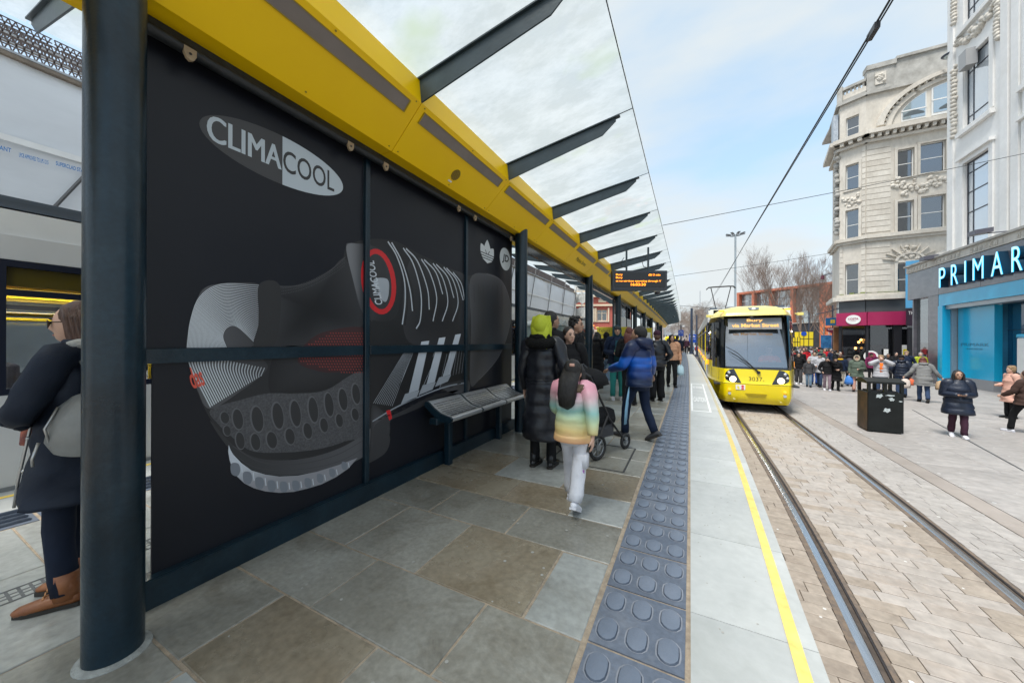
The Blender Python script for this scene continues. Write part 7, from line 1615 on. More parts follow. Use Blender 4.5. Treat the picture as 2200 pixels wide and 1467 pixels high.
person('boy in banded blue puffer jacket and navy tracksuit stepping forward with one hand out', pw(1374, 4.93, 0), 1.62, 232, 1, 'b', tc=BJ, puff=.06, hem=.82, bot='navy', shoe='dgrey', hair='short', hc='black', stride=.42, arms=('reach', 'out'), bulk=1.08, hs=1.05, extra=ex_boy, headturn=20)
def ex_cup(T, B, V, hp, s, wr, el):
    p = wr[1] + Vector((-.02, .08, .02)); mb = MB(); mb.tube([p - Vector((0, 0, .05)), p + Vector((0, 0, .06))], [.030, .040], 14); B(mb, 'paper_cup', mat('cup_green', (.22, .50, .30), .5), sm=40)
    mb = MB(); mb.tube([V(0, .155, 1.40), V(0, .165, 1.1), V(0, .18, .9)], [(.05, .01), (.08, .012), (.09, .012)], 8, upv=(0, 1, 0)); B(mb, 'shirt', CL['tealdark'])
person('man in navy jacket with dark hood up, teal joggers and green paper cup', pw(1326, 8.35, 0), 1.77, 5, 1, 'b', tc='navy', hem=.84, bot='teal', shoe='lgrey', hair='hood', hc='tealdark', arms=('pocket', 'front'), bulk=1.1, extra=ex_cup)
person('person with long straight auburn hair just behind the boy in blue', pw(1352, 7.6, 0), 1.70, 170, 0, tc='black', bot='black', hair='long', hc='auburn', arms=('front', 'front'))
person('woman in black leather jacket, plum beanie and wide black trousers seen from behind', pw(1412, 8.1, 0), 1.65, 195, 1, tc='leather', hem=.86, bot='black', leg=1.45, hair='beanie', hc='plum', arms=('front', 'pocket'), stride=.0, bulk=1.1)
def ex_plastic(T, B, V, hp, s, wr, el):
    p = wr[0] - Vector((0, 0, .10)); mb = MB(); mb.tube([p, p - Vector((0, 0, .08)), p - Vector((0, 0, .24)), p - Vector((0, 0, .33))], [(.02, .02), (.09, .05), (.12, .07), (.09, .05)], 10, wig=.4); B(mb, 'plastic_bag', mat('bag_pale_blue', (.45, .62, .68), .3))
person('woman in beige sweater and black headscarf carrying a clear plastic bag', pw(1443, 10.6, 0), 1.60, 12, 1, 'b', tc='beige', top='sweater', hem=.90, bot='black', hair='hijab', hc='black', arms=('down', 'swingf'), stride=.25, bulk=1.12, extra=ex_plastic)
person('person in dark blue jacket walking away behind the beige sweater', pw(1455, 19.0, 0), 1.72, 180, 0, tc='navy', bot='black', stride=.3)
person('person in black puffer and hood with pale jeans facing the ticket machine', pw(1303, 11.3, 0), 1.68, 175, 0, tc='black', puff=.04, bot='denim', leg=1.4, shoe='lgrey', hair='hood', hc='black', stride=.2, arms=('front', 'front'), bulk=1.15)
person('person in long black coat queuing beside the second column', pw(1283, 10.2, 0), 1.66, 160, 0, tc='black', top='coat', hem=.35, bot='black', hair='long', hc='black', arms=('pocket', 'pocket'))
person('person in pale grey quilted jacket behind the shelter column', pw(1251, 9.4, 0), 1.66, 140, 0, tc='sand', bot='black', hair='short', hc='black', arms=('down', 'down'))
person('person in orange jacket mostly hidden by the second column', pw(1269, 10.6, 0), 1.66, 90, 0, tc='orange', bot='black', hair='short', hc='brown')
for i, (px, w, c, b, l) in enumerate(((1463, 34, 'black', 'jeans', 'far person in black under the blue platform sign'), (1471, 42, 'navy', 'black', 'far person in navy beside the dark tram pole'), (1476, 38, 'plum', 'black', 'tiny far figure in plum on the platform end'), (1498, 55, 'red', 'black', 'tiny far figure in red between the tram and the pole'), (1467, 48, 'grey', 'jeans', 'tiny far figure in grey near the end of the platform'))):
    person(l, pw(px, w, 0 if w < 45 else TR), 1.7, [0, 180][i % 2], 0, tc=c, bot=b, stride=.3)
# --- the woman leaning by the column
PKA = cloth('parka', (.012, .018, .032), .62, .5, 9); WOOL = cloth('hood_lining', (.42, .41, .38), .9, .8, 50); BT = mat('tan_boot', (.30, .11, .035), .45, col2=(.17, .055, .02), var=.3, scale=9, bump=.15, bscale=60)
ZIP = mat('zip_metal', (.45, .45, .44), .35, .8)
def ex_park(T, B, V, hp, s, wr, el):
    mb = MB(); mb.ell(V(0, -.10, 1.42), (.165 * s, .10 * s, .10 * s), 16, 10, fn=lambda q: 1 + .12 * noise.noise(q * 3)); mb.tube([V(-.09, .10, 1.40), V(-.115, .03, 1.445), V(-.12, -.06, 1.45)], [.025, .035, .045], 10); mb.tube([V(.09, .10, 1.40), V(.115, .03, 1.445), V(.12, -.06, 1.45)], [.025, .035, .045], 10); B(mb, 'hood', PKA)
    mb = MB(); mb.tube([V(-.075, .125, 1.40), V(-.105, .05, 1.475), V(-.115, -.05, 1.50), V(-.07, -.14, 1.50), V(0, -.165, 1.49), V(.07, -.14, 1.50), V(.115, -.05, 1.50), V(.105, .05, 1.475), V(.075, .125, 1.40)], [.012, .022, .03, .034, .034, .034, .03, .022, .012], 8, wig=.3); B(mb, 'hood_lining', WOOL)
    for i_ in range(2):
        for k in range(5):
            f_ = .25 + .16 * k; p = el[i_].lerp(wr[i_], f_) ; d_2 = (wr[i_] - el[i_]).normalized(); mb = MB(); mb.tube([p - d_2 * .008, p, p + d_2 * .008], [.056 - .01 * f_, .063 - .012 * f_, .056 - .01 * f_], 14, wig=.3); B(mb, 'sleeve_fold', PKA)
    for x_ in (-.06,):
        mb = MB(); mb.tube([V(x_, .138, 1.40), V(x_ - .01, .143, 1.25), V(x_ - .01, .145, 1.1), V(x_ - .02, .160, .95), V(x_ - .03, .185, .75), V(x_ - .03, .20, .60)], .006, 6); B(mb, 'zip', ZIP)
    for z in (1.34, 1.18, .98, .80, .64):
        mb = MB(); q = V(-.105, .115 + (1.3 - z) * .08, z); mb.ell(q, (.010, .010, .010), 8, 6); B(mb, 'press_stud', ZIP)
    mb = MB(); q = V(-.235, .04, 1.29); mb.tube([q, q + Vector((-.03, .0, 0))], .026, 14); B(mb, 'arm_badge', mat('badge_black', (.015, .018, .03), .4))
    # backpack
    mb = MB(); mb.tube([V(-.17, -.10, .90), V(-.18, -.11, .96), V(-.17, -.11, 1.08), V(-.16, -.10, 1.17), V(-.15, -.08, 1.21)], [(.07, .10), (.085, .13), (.08, .12), (.06, .09), (.03, .04)], 16, upv=(0, 1, 0)); B(mb, 'backpack', mat('grey_leather', (.24, .245, .235), .45, var=.15, scale=6, bump=.1, bscale=70), sm=50)
    mb = MB(); mb.tube([V(-.24, -.02, .95), V(-.25, .0, 1.05), V(-.22, -.03, 1.16)], .005, 6); mb.tube([V(-.25, .02, .98), V(-.27, .03, .90), V(-.265, .03, .86)], .006, 5); B(mb, 'bag_zip', ZIP)
    mb = MB(); mb.tube([V(-.16, -.10, 1.18), V(-.16, -.10, 1.38), V(-.12, -.04, 1.46), V(-.13, .08, 1.40), V(-.20, .06, 1.2)], (.012), 6); B(mb, 'bag_strap', mat('grey_leather', (.24, .245, .235), .45))
    mb = MB()
    for sg in (-1, 1): mb.tube([hp(sg * .010, .105, .012), hp(sg * .030, .104, .026), hp(sg * .056, .088, .018), hp(sg * .056, .088, -.008), hp(sg * .032, .104, -.016), hp(sg * .010, .105, .012)], .0035, 5); mb.tube([hp(sg * .056, .088, .014), hp(sg * .080, .0, .012)], .003, 5)
    B(mb, 'sunglasses', mat('glasses_frame', (.05, .03, .015), .25))
    mb = MB()
    for sg in (-1, 1): mb.add([hp(sg * .012, .107, .010), hp(sg * .030, .106, .023), hp(sg * .054, .091, .015), hp(sg * .054, .091, -.006), hp(sg * .032, .106, -.013)], [(0, 1, 2, 3, 4)])
    B(mb, 'sunglass_lens', mat('dark_lens', (.02, .02, .02), .05))
    for ax0, ay0 in ((-.10, .0), (.10, .03)):
        mb = MB(); mb.tube([V(ax0, ay0 - .005, .05), V(ax0, ay0 - .005, .12), V(ax0, ay0 - .008, .20)], [(.046, .050), (.047, .047), (.052, .052)], 14, upv=(0, 1, 0)); B(mb, 'boot_shaft', BT)
        mb = MB()
        for k in range(6):
            z = .075 + k * .022; y = ay0 + .083 - k * .0085; mb.tube([V(ax0 - .026, y - .012, z), V(ax0, y, z + .004), V(ax0 + .026, y - .012, z)], .0035, 5)
        B(mb, 'boot_lace', mat('lace_tan', (.50, .24, .10), .7), sm=False)
    mb = MB(); mb.tube([V(.10, .20, 1.05), V(.12, .26, .98), V(.12, .27, .90)], [.02, .035, .03], 8, wig=.3); B(mb, 'scarf_end', mat('orange_scarf', (.55, .16, .08), .8, col2=(.03, .03, .06), scale=18, var=.2))
ARMS['crossed_r'] = ((.24, .10, 1.13), (-.02, .25, 1.12)); ARMS['crossed_l'] = ((.24, .10, 1.13), (-.04, .24, 1.06))
wl = pw(168, 1.90, 0)
d_ = Vector((wl[0], wl[1], 0)).normalized(); r_ = Vector((d_.y, -d_.x, 0)); f_ = Vector((-.62, -.78, 0)).normalized(); ang = math.degrees(math.atan2(f_.dot(r_), -f_.dot(d_)))
LW = person('woman in sunglasses and long navy parka leaning by the column with arms folded', wl, 1.60, ang, 2, tc=PKA, top='coat', hem=.60, bot=cloth('dark_denim', (.012, .018, .035)), leg=.95, shoe=BT, bootm=BT, hair='swept', hc='brown', arms=('crossed_l', 'crossed_r'), lean=-.02, bulk=1.0, extra=ex_park, headpitch=-4)
# --- plaza, nearest first
def ex_phone(T, B, V, hp, s, wr, el):
    p = (wr[0] + wr[1]) / 2 + Vector((0, .09, .02)); mb = MB(); mb.box((p.x - .035, p.y - .06, p.z - .004), (p.x + .035, p.y + .07, p.z + .006), bev=.003); B(mb, 'phone', BLACK)
person('woman in long navy quilted puffer coat with wavy black hair looking up from her phone', pw(2058, 8.42, TR), 1.62, 14, 1, 'b', tc='navypuff', top='coat', puff=.075, hem=.60, bot='plum', shoe='white', hair='long', hc='black', arms=('phone', 'phone'), stride=.22, bulk=1.22, extra=ex_phone, headturn=5)
def ex_bags(T, B, V, hp, s, wr, el):
    for i, sg in ((0, -1), (1, 1)):
        p = wr[i] - Vector((0, 0, .10)); mb = MB(); mb.tube([p, p - Vector((0, 0, .06)), p - Vector((0, 0, .25)), p - Vector((0, 0, .36))], [(.04, .02), (.12, .05), (.15, .07), (.13, .06)], 8, wig=.2); B(mb, 'paper_bag', mat('paper_brown' if sg > 0 else 'bag_cream', (.48, .33, .20) if sg > 0 else (.60, .52, .46), .7))
person('woman in long grey coat bending away with curly hair and paper bags', pw(1985, 13.2, TR), 1.72, 190, 0, tc='grey', top='coat', hem=.66, bot='jeans', hair='long', hc='auburn', arms=('out', 'out'), stride=.3, lean=.16, bulk=1.15, extra=ex_bags)
def ex_orange(T, B, V, hp, s, wr, el):
    p = wr[1] - Vector((0, 0, .08)); mb = MB(); mb.tube([p, p - Vector((0, 0, .06)), p - Vector((0, 0, .2)), p - Vector((0, 0, .28))], [(.03, .02), (.10, .05), (.12, .06), (.10, .05)], 8, wig=.3); B(mb, 'carrier_bag', mat('bag_orange', (.75, .15, .06), .5))
person('man in navy padded jacket with cap seen from behind the bin', pw(1937, 14.4, TR), 1.76, 180, 0, tc='navypuff', puff=.07, hem=.86, bot='jeans', hair='beanie', hc='black', arms=('pocket', 'down'), bulk=1.12, extra=ex_orange)
def ex_vest(T, B, V, hp, s, wr, el):
    mb = MB(); mb.tube([V(0, .14, 1.44), V(0, .16, 1.25), V(0, .165, 1.05)], [(.05, .012), (.06, .014), (.05, .012)], 8, upv=(0, 1, 0)); B(mb, 'orange_top', CL['orange'])
person('man in grey gilet and orange top shading his eyes with both arms raised', pw(1893, 14.4, TR), 1.74, 5, 0, tc='lgrey', puff=.05, bot='jeans', hair='curly', hc='blond', arms=('face', 'face'), bulk=1.2, extra=ex_vest)
def ex_bluebag(T, B, V, hp, s, wr, el):
    p = wr[1] - Vector((0, 0, .1)); mb = MB(); mb.tube([p, p - Vector((0, 0, .06)), p - Vector((0, 0, .3)), p - Vector((0, 0, .42))], [(.03, .02), (.14, .06), (.20, .09), (.17, .07)], 8, wig=.3); B(mb, 'shopping_bag', mat('bag_blue', (.06, .22, .62), .35))
person('woman in dark green parka with fur trimmed hood and blue shopping bag', pw(1841, 16.0, TR), 1.68, 0, 0, tc='khaki', hem=.72, bot='pink', hair='furhood', hc='khaki', arms=('front', 'down'), bulk=1.18, extra=ex_bluebag)
def ex_pack(T, B, V, hp, s, wr, el):
    mb = MB(); mb.tube([V(0, -.20, .98), V(0, -.24, 1.1), V(0, -.22, 1.3), V(0, -.17, 1.42)], [(.12, .06), (.15, .09), (.14, .08), (.08, .04)], 10, upv=(0, 1, 0)); B(mb, 'backpack', mat('pack_black', (.02, .018, .025), .6))
person('man in black padded jacket with dark backpack walking away by the cafe', pw(1826, 18.0, TR), 1.80, 178, 0, tc='black', puff=.05, bot='dgrey', hair='hood', hc='black', arms=('down', 'down'), stride=.25, bulk=1.2, extra=ex_pack)
person('girl in black puffer, grey beanie and mauve leggings', pw(1777, 16.4, TR), 1.58, 10, 0, tc='black', puff=.07, hem=.86, bot='mauve', shoe='white', hair='beanie', hc='dgrey', arms=('face', 'pocket'), stride=.25, bulk=1.05)
person('woman in flared black coat walking beside the girl in mauve leggings', pw(1795, 16.4, TR), 1.58, 15, 0, tc='black', top='coat', hem=.50, bot='black', hair='beanie', hc='black', arms=('front', 'front'), stride=.25, bulk=1.1)
person('child in dark padded jacket, cream hat and pale jeans', pw(1738, 17.6, TR), 1.40, 0, 0, tc='dgrey', puff=.06, hem=.84, bot='denim', leg=1.2, hair='beanie', hc='sand', arms=('down', 'down'), stride=.2, hs=1.12)
person('woman in short black jacket and wide dark jeans next to the tram', pw(1716, 18.8, TR), 1.68, 5, 0, 'b', tc='black', hem=.9, bot='dgrey', leg=1.35, shoe='white', hair='bun', arms=('pocket', 'pocket'), stride=.2)
person('man in pale grey hoodie with backpack straps', pw(1750, 18.6, TR), 1.76, 5, 0, 'b', tc='lgrey', hem=.86, bot='blue', hair='short', arms=('down', 'front'), stride=.2, bulk=1.1)
person('woman in cream puffer with navy hat carrying a white bag', pw(1762, 17.6, TR), 1.70, -20, 0, tc='lgrey', puff=.05, hem=.75, bot='jeans', hair='beanie', hc='navy', arms=('down', 'front'), stride=.25, bulk=1.1)
person('person in navy coat with mustard hood seen from behind', pw(1806, 17.8, TR), 1.64, 170, 0, tc='navy', puff=.04, bot='sand', hair='short', hc='brown', arms=('down', 'down'), stride=.2, bulk=1.15, scarf='mustard')
person('person in maroon jacket lifting a hand by the cafe window', pw(1872, 20.0, TR), 1.64, 20, 0, 'c', tc='maroon', bot='black', hair='beanie', hc='black', arms=('face', 'down'))
person('woman with hair tied up and white collar behind the man in grey gilet', pw(1909, 19.0, TR), 1.66, -10, 0, 'c', tc='black', bot='black', hair='bun', arms=('down', 'down'), scarf='white')
person('blond man in navy jacket standing by the cafe poster', pw(1948, 19.0, TR), 1.80, 0, 0, tc='navy', bot='black', hair='curly', hc='blond', arms=('pocket', 'pocket'))
person('woman with bun standing outside the cafe in dark coat', pw(1925, 21.0, TR), 1.68, 30, 0, tc='black', bot='black', hair='bun', arms=('down', 'pocket'))
person('woman in pink wool coat with black scarf at the right edge', pw(2174, 10.5, TR), 1.58, -60, 0, tc='pink', top='coat', hem=.55, bot='black', hair='curly', hc='blond', arms=('down', 'front'), bulk=1.12, scarf='black')
person('person in dark brown hooded coat cut off by the right edge of the picture', pw(2207, 8.7, TR), 1.60, -120, 0, tc='brown', hem=.80, bot='black', shoe='white', hair='short', hc='brown', arms=('swingf', 'down'), stride=.5, bulk=1.2)
person('pale jacket passer-by at the shop corner behind the grey coat', pw(1978, 19.5, TR), 1.72, 10, 0, tc='lime', bot='black', hair='short', hc='grey', arms=('down', 'down'))
# --- the crowd further down the street: one figure per kind, then copied
rr = random.Random(11)
protos = [dict(tc='black', bot='black', hair='short', hc='black'), dict(tc='navy', puff=.05, bot='jeans', hair='beanie', hc='dgrey'), dict(tc='red', puff=.05, bot='black', hair='short', hc='brown'), dict(tc='lgrey', bot='jeans', hair='short', hc='brown'),
          dict(tc='brown', top='coat', hem=.5, bot='black', hair='long', hc='brown'), dict(tc='khaki', puff=.04, bot='dgrey', hair='hood', hc='khaki'), dict(tc='denim', bot='black', hair='long', hc='blond'), dict(tc='dgrey', bot='jeans', hair='short', hc='grey'), dict(tc='sand', top='coat', hem=.6, bot='black', hair='beanie', hc='black')]
desc = ['black jacket', 'navy puffer and grey hat', 'bright red padded jacket', 'pale grey jacket', 'long brown coat', 'dark green hooded jacket', 'faded blue jacket and fair hair', 'charcoal jacket and grey hair', 'sand coat and black hat']
crowd = []
for i, q in enumerate(protos):
    px = 1712 + i * 10.5; w = 24 + (i * 7 % 11); crowd.append(person('person in %s in the distant crowd beside the tram' % desc[i], pw(px, w, TR), 1.68, rr.choice([0, 180, 20, 200]), 0, stride=.25, group='people in the distant crowd', **q))
spots = []
for row in range(3):
    for col_ in range(3):
        for i in rr.sample(range(9), 7): spots.append((i, 1703 + col_ * 37.5 + rr.uniform(1, 36), 24 + row * 8.01 + rr.uniform(.2, 7.6)))
for i, px, w in spots:
    c = copy_tree(crowd[i]); x, y, z = pw(px, w, TR)
    c.location = (x, y, z); c.rotation_euler.z = rr.choice([0, PI]) + rr.uniform(-.5, .5); sc_ = rr.uniform(.93, 1.06); c.scale = (sc_, sc_, sc_)
    c['label'] = '%s, %s of the crowd, %s' % (desc[i], ['front', 'middle', 'back'][min(2, int((w - 24) / 8.01))], 'by the tram' if px < 1740.4 else 'halfway' if px < 1777.9 else 'by the cafe')
for k in range(14):
    i = k % len(crowd); c = copy_tree(crowd[i]); w = rr.uniform(50, 75); px = rr.uniform(1458, 1512); x, y, z = pw(px, w, TR)
    c.location = (x, y, z); c.rotation_euler.z = rr.uniform(0, 6); c['group'] = 'tiny figures beyond the platform end'; c['label'] = 'tiny, %s, beyond the platform end, %s' % (desc[i], ['left of the dark pole', 'beside the dark pole', 'right of the pole'][k // 5]); px = [rr.uniform(1456, 1480), rr.uniform(1482, 1492), rr.uniform(1496, 1512)][k // 5]; c.location = pw(px, w, TR)
# driver seen through the windscreen
drv = thing('person', 'tram driver in orange high visibility jacket behind the windscreen', 'person', (1.885 + .5, 13.42 + 1.1, TR + 1.0)); 
mb = MB(); mb.ell((0, 0, 1.02), (.095, .11, .13), 14, 10); mb.tube([(0, .02, .25), (0, 0, .5), (0, 0, .75), (0, .0, .9)], [.17, .19, .19, .07], 12); mb.tube([(0, 0, .95), (0, 0, .80)], .055, 8)
for sg in (-1, 1): mb.tube([(sg * .18, 0, .76), (sg * .27, -.15, .52), (sg * .16, -.48, .60)], [.065, .05, .035], 8); hand_geo(mb, Vector((sg * .16, -.48, .60)), (0, -1, 0), (0, 0, -1), 1, 1)
bo = mb.build('body', SKIN['a'], drv, smooth='all', world=False); rm = bo.modifiers.new('r', 'REMESH'); rm.mode = 'VOXEL'; rm.voxel_size = .012; rm.use_smooth_shade = True; pending.append(bo)
HV = mat('hi_vis', (.95, .13, .01), .6, emit=None); mb = MB(); mb.tube([(0, .02, .2), (0, 0, .5), (0, 0, .75), (0, .0, .86)], [.20, .22, .21, .09], 14)
for sg in (-1, 1): mb.tube([(sg * .14, 0, .78), (sg * .21, -.02, .72), (sg * .28, -.16, .52), (sg * .18, -.42, .585)], [.08, .085, .07, .055], 10)
mb.build('jacket', HV, drv, smooth='all', world=False); mb = MB()
for z in (.42, .60): mb.tube([(0, .01, z), (0, .01, z + .05)], .224, 14)
mb.build('reflective_band', mat('reflective', (.6, .62, .6), .3), drv, smooth=40, world=False); mb = MB(); mb.ell((0, .02, 1.06), (.1, .115, .11), 12, 8); mb.build('hair', HAIRM['brown'], drv, smooth='all', world=False)
mb = MB(); 
for sg in (-1, 1): mb.ell((sg * .035, -.098, 1.04), (.013, .01, .008), 6, 4)
mb.build('eyes', mat('eye_dark', (.02, .012, .01), .2), drv, world=False)

# resolve the voxel bodies in one pass
dg = bpy.context.evaluated_depsgraph_get(); done = {}
for o in pending: done[o.name] = bpy.data.meshes.new_from_object(o.evaluated_get(dg))
old = {}
for o in pending: old[o.data.name] = done[o.name]
for o in list(bpy.data.objects):
    if o.type == 'MESH' and o.modifiers and any(m_.type == 'REMESH' for m_ in o.modifiers):
        me = old.get(o.data.name)
        if me is None: continue
        o['_m'] = me.name
for o in list(bpy.data.objects):
    if '_m' in o.keys():
        o.modifiers.clear(); o.data = bpy.data.meshes[o['_m']]; del o['_m']; o.data.polygons.foreach_set('use_smooth', [True] * len(o.data.polygons))
# ------------------------------------------------------------------ pram, bin, machines, poles, signs, trees
pr = pw(1262, 4.35, 0); prm = thing('pushchair', 'black pushchair with big rear wheels behind the girl in the rainbow jacket', 'pushchair', pr, math.radians(-25))
B = lambda mb, nm, m, par=prm, sm=30: mb.build(nm, m, par, smooth=sm, world=False)
RUB = mat('tyre_rubber', (.015, .015, .016), .7)
for x, y, r_ in ((-.26, -.12, .15), (.26, -.12, .15), (-.20, .52, .10), (.20, .52, .10)):
    mb = MB(); pts = [(x, y + (r_ - .02) * math.cos(q), r_ + (r_ - .02) * math.sin(q)) for q in [2 * PI * k / 28 for k in range(29)]]; mb.tube(pts, .02, 8); w_ = B(mb, 'wheel', RUB, sm='all')
    mb = MB(); mb.tube([(x - .02, y, r_), (x + .02, y, r_)], r_ * .25, 12)
    for k in range(8): q = 2 * PI * k / 8; mb.tube([(x, y, r_), (x, y + (r_ - .025) * math.cos(q), r_ + (r_ - .025) * math.sin(q))], .007, 5)
    mb.tube([(x, y + (r_ - .045) * math.cos(q), r_ + (r_ - .045) * math.sin(q)) for q in [2 * PI * k / 28 for k in range(29)]], .006, 6); B(mb, 'rim', mat('rim_grey', (.35, .36, .37), .3, .8), w_)
mb = MB()
for x in (-.24, .24): mb.tube([(x, -.12, .15), (x, .10, .5), (x * .95, -.22, .98)], .014, 8); mb.tube([(x * .8, .52, .10), (x * .9, .1, .5)], .014, 8)
mb.tube([(-.228, -.22, .98), (-.2, -.27, 1.02), (.2, -.27, 1.02), (.228, -.22, .98)], .018, 8); mb.tube([(-.24, -.12, .15), (.24, -.12, .15)], .012, 6); B(mb, 'frame', BLACK)
mb = MB(); mb.tube([(0, -.06, .42), (0, .06, .40), (0, .34, .42), (0, .42, .5)], [(.18, .10), (.20, .14), (.18, .12), (.10, .05)], 14, upv=(0, 0, 1)); mb.tube([(0, -.02, .45), (0, -.12, .75), (0, -.10, .98)], [(.19, .06), (.20, .05), (.18, .03)], 12, upv=(0, 1, 0)); B(mb, 'seat_unit', CL['black'])
mb = MB(); mb.ell((0, .05, .86), (.22, .26, .20), 18, 10, fn=lambda q: 1 if q.z > -.1 else .6); B(mb, 'canopy', CL['black'], sm='all')
mb = MB(); mb.box((-.20, -.16, .22), (.20, .30, .36), bev=.03); B(mb, 'basket', CL['dgrey'])

bn_ = on_z(1864, 927, TR); b2 = on_z(1942, 934, TR); b3 = on_z(1836, 915, TR)
ax_ = (b2 - bn_); LX = ax_.length; ax_.normalize(); ay_ = Vector((-ax_.y, ax_.x, 0)); LY = .62; rzb = math.atan2(ax_.y, ax_.x); cxy = bn_ + ax_ * LX / 2 + ay_ * LY / 2
bin_ = thing('litter_bin', 'large black metal double litter bin with stickers and rust on the plaza', 'litter bin', (cxy.x, cxy.y, TR), rzb)
BNM = mat('bin_black', (.007, .0085, .008), .36, var=.4, scale=4, spec=.3); BNR = mat('bin_rusty', (.10, .05, .02), .6, col2=(.018, .018, .016), var=.3, scale=2.5)
hx, hy = LX / 2, LY / 2
B = lambda mb, nm, m, par=bin_, sm=False: mb.build(nm, m, par, smooth=sm, world=False)
mb = MB(); mb.box((-hx, -hy, .03), (hx, hy, 1.02), bev=.012); B(mb, 'body', BNM)
mb = MB(); mb.box((-hx - .001, -hy + .02, .03), (-hx - .004, hy - .02, 1.0)); B(mb, 'side_panel', BNR)
mb = MB()
for x in (-hx + .03, 0, hx - .03):
    for y in (-hy + .03, hy - .03): mb.box((x - .03, y - .03, 1.02), (x + .03, y + .03, 1.24))
B(mb, 'post', BNM)
mb = MB(); z0 = 1.24; mb.prism([(-hx - .03, -hy - .03, z0), (-hx - .03, hy + .03, z0), (-hx - .03, hy + .03, z0 + .05), (-hx - .03, 0, z0 + .13), (-hx - .03, -hy - .03, z0 + .05)], (LX + .06, 0, 0)); B(mb, 'lid', BNM)
mb = MB(); mb.box((-hx + .08, -hy + .08, 1.02), (hx - .08, hy - .08, 1.05)); B(mb, 'inner_tray', BLACK)
PLs = mat('sticker_grey', (.42, .46, .46), .6, var=.3, scale=30)
for (x, z, w_, h_, r_) in ((-hx + .22, .93, .07, .045, .4), (hx - .22, .86, .055, .04, -.5), (-hx + .42, .955, .09, .018, .0), (hx - .06, .82, .035, .015, 0), (.03, .58, .07, .05, .2)):
    mb = MB(); c_ = Vector((x, -hy - .002, z)); a_ = Vector((math.cos(r_), 0, math.sin(r_))); u_ = Vector((-math.sin(r_), 0, math.cos(r_)))
    n_ = 14; mb.prism([c_ + a_ * w_ * math.cos(2 * PI * k / n_) * (1 + .25 * ((k * 7) % 3 - 1)) + u_ * h_ * math.sin(2 * PI * k / n_) * (1 + .25 * ((k * 5) % 3 - 1)) for k in range(n_)], (0, -.002, 0)); B(mb, 'sticker', PLs)
for x, y in ((-hx + .08, -hy + .08), (hx - .08, hy - .08), (hx - .08, -hy + .08), (-hx + .08, hy - .08)): mb = MB(); mb.box((x - .04, y - .04, 0), (x + .04, y + .04, .03)); B(mb, 'foot', BLACK)

# ticket machine, cabinet
p = at_w(1316, 700, 13.4); tk = thing('ticket_machine', 'yellow topped ticket machine lettered Tickets under the shelter', 'ticket machine', (p.x, p.y, 0), 0.12)
B = lambda mb, nm, m, par=tk, sm=False: mb.build(nm, m, par, smooth=sm, world=False)
TYL = mat('ticket_yellow', (.62, .50, .03), .4)
mb = MB(); mb.box((-.52, -.2, 0), (.52, .25, 1.66), bev=.02); B(mb, 'cabinet', mat('machine_grey', (.30, .34, .36), .4))
mb = MB(); mb.box((-.56, -.26, 1.66), (.56, .3, 1.93), bev=.02); B(mb, 'header', TYL); mb = MB(); mb.box((-.5, -.24, 1.50), (.5, -.2, 1.645)); B(mb, 'hood', TYL)
mb = MB(); put_text(mb, 'Tickets', (-.50, -.263, 1.74), (.42, 0, 0), (0, 0, .12), nrm=(0, -1, 0)); B(mb, 'lettering', mat('dark_print', (.05, .045, .03), .6))
mb = MB(); mb.box((-.40, -.215, 1.0), (.0, -.2, 1.4)); mb.box((.1, -.215, .9), (.4, -.2, 1.3)); B(mb, 'panel', BLACK)
p = at_w(1316 - 37, 700, 13.0)
p = at_w(1163, 700, 7.6); cb2 = thing('equipment_cabinet', 'grey green metal equipment cabinet behind the woman in the long coat', 'cabinet', (p.x, p.y, 0), .15)
mb = MB(); mb.box((-.5, -.25, 0), (.5, .25, 1.72), bev=.01); mb.build('body', mat('cabinet_green', (.14, .18, .165), .5, var=.1, scale=3), cb2, world=False); mb = MB(); mb.prism([(-.53, -.28, 1.72), (-.53, .28, 1.72), (-.53, .28, 1.76), (-.53, .0, 1.84), (-.53, -.28, 1.76)], (1.06, 0, 0)); mb.build('lid', mat('cabinet_lid', (.33, .36, .35), .5), cb2, world=False)
mb = MB(); mb.box((-.004, -.256, .05), (.004, -.25, 1.7)); mb.build('door_gap', BLACK, cb2, world=False)
p = at_w(1391, 700, 20); it = thing('help_point', 'yellow help point totem farther along the shelter', 'help point', (p.x, p.y, 0)); mb = MB(); mb.box((-.25, -.15, 0), (.25, .15, 2.15), bev=.02); mb.build('totem', TYL, it, world=False); mb = MB(); mb.box((-.18, -.16, 1.2), (.18, -.15, 1.9)); mb.build('panel', WHITE, it, world=False)

# poles
PN = mat('pole_navy', (.03, .045, .075), .45, var=.1, scale=4)
def pole(label, px, pyt, w, z0, r_, name='tram_pole', cat='pole', m=PN, base=True):
    p = at_w(px, pyt, w); t_ = thing(name, label, cat, (p.x, p.y, z0)); mb = MB(); mb.tube([(0, 0, 0), (0, 0, p.z - z0)], [r_, r_ * .8], 14); mb.build('shaft', m, t_, smooth=40, world=False)
    if base: mb = MB(); mb.tube([(0, 0, 0), (0, 0, .25)], [r_ * 1.8, r_ * 1.6], 14); mb.build('base', m, t_, smooth=40, world=False)
    return t_, p
pole('dark navy tram pole standing at the end of the platform', 1486, 662, 38, 0, .14)
pole('thinner navy pole beside the first one beyond the platform', 1497, 677, 52, TR, .12)
t_, p = pole('navy pole carrying the first blue stop sign', 1463, 698, 33, 0, .06, base=False)
BLS = mat('sign_blue', (.01, .07, .42), .4); 
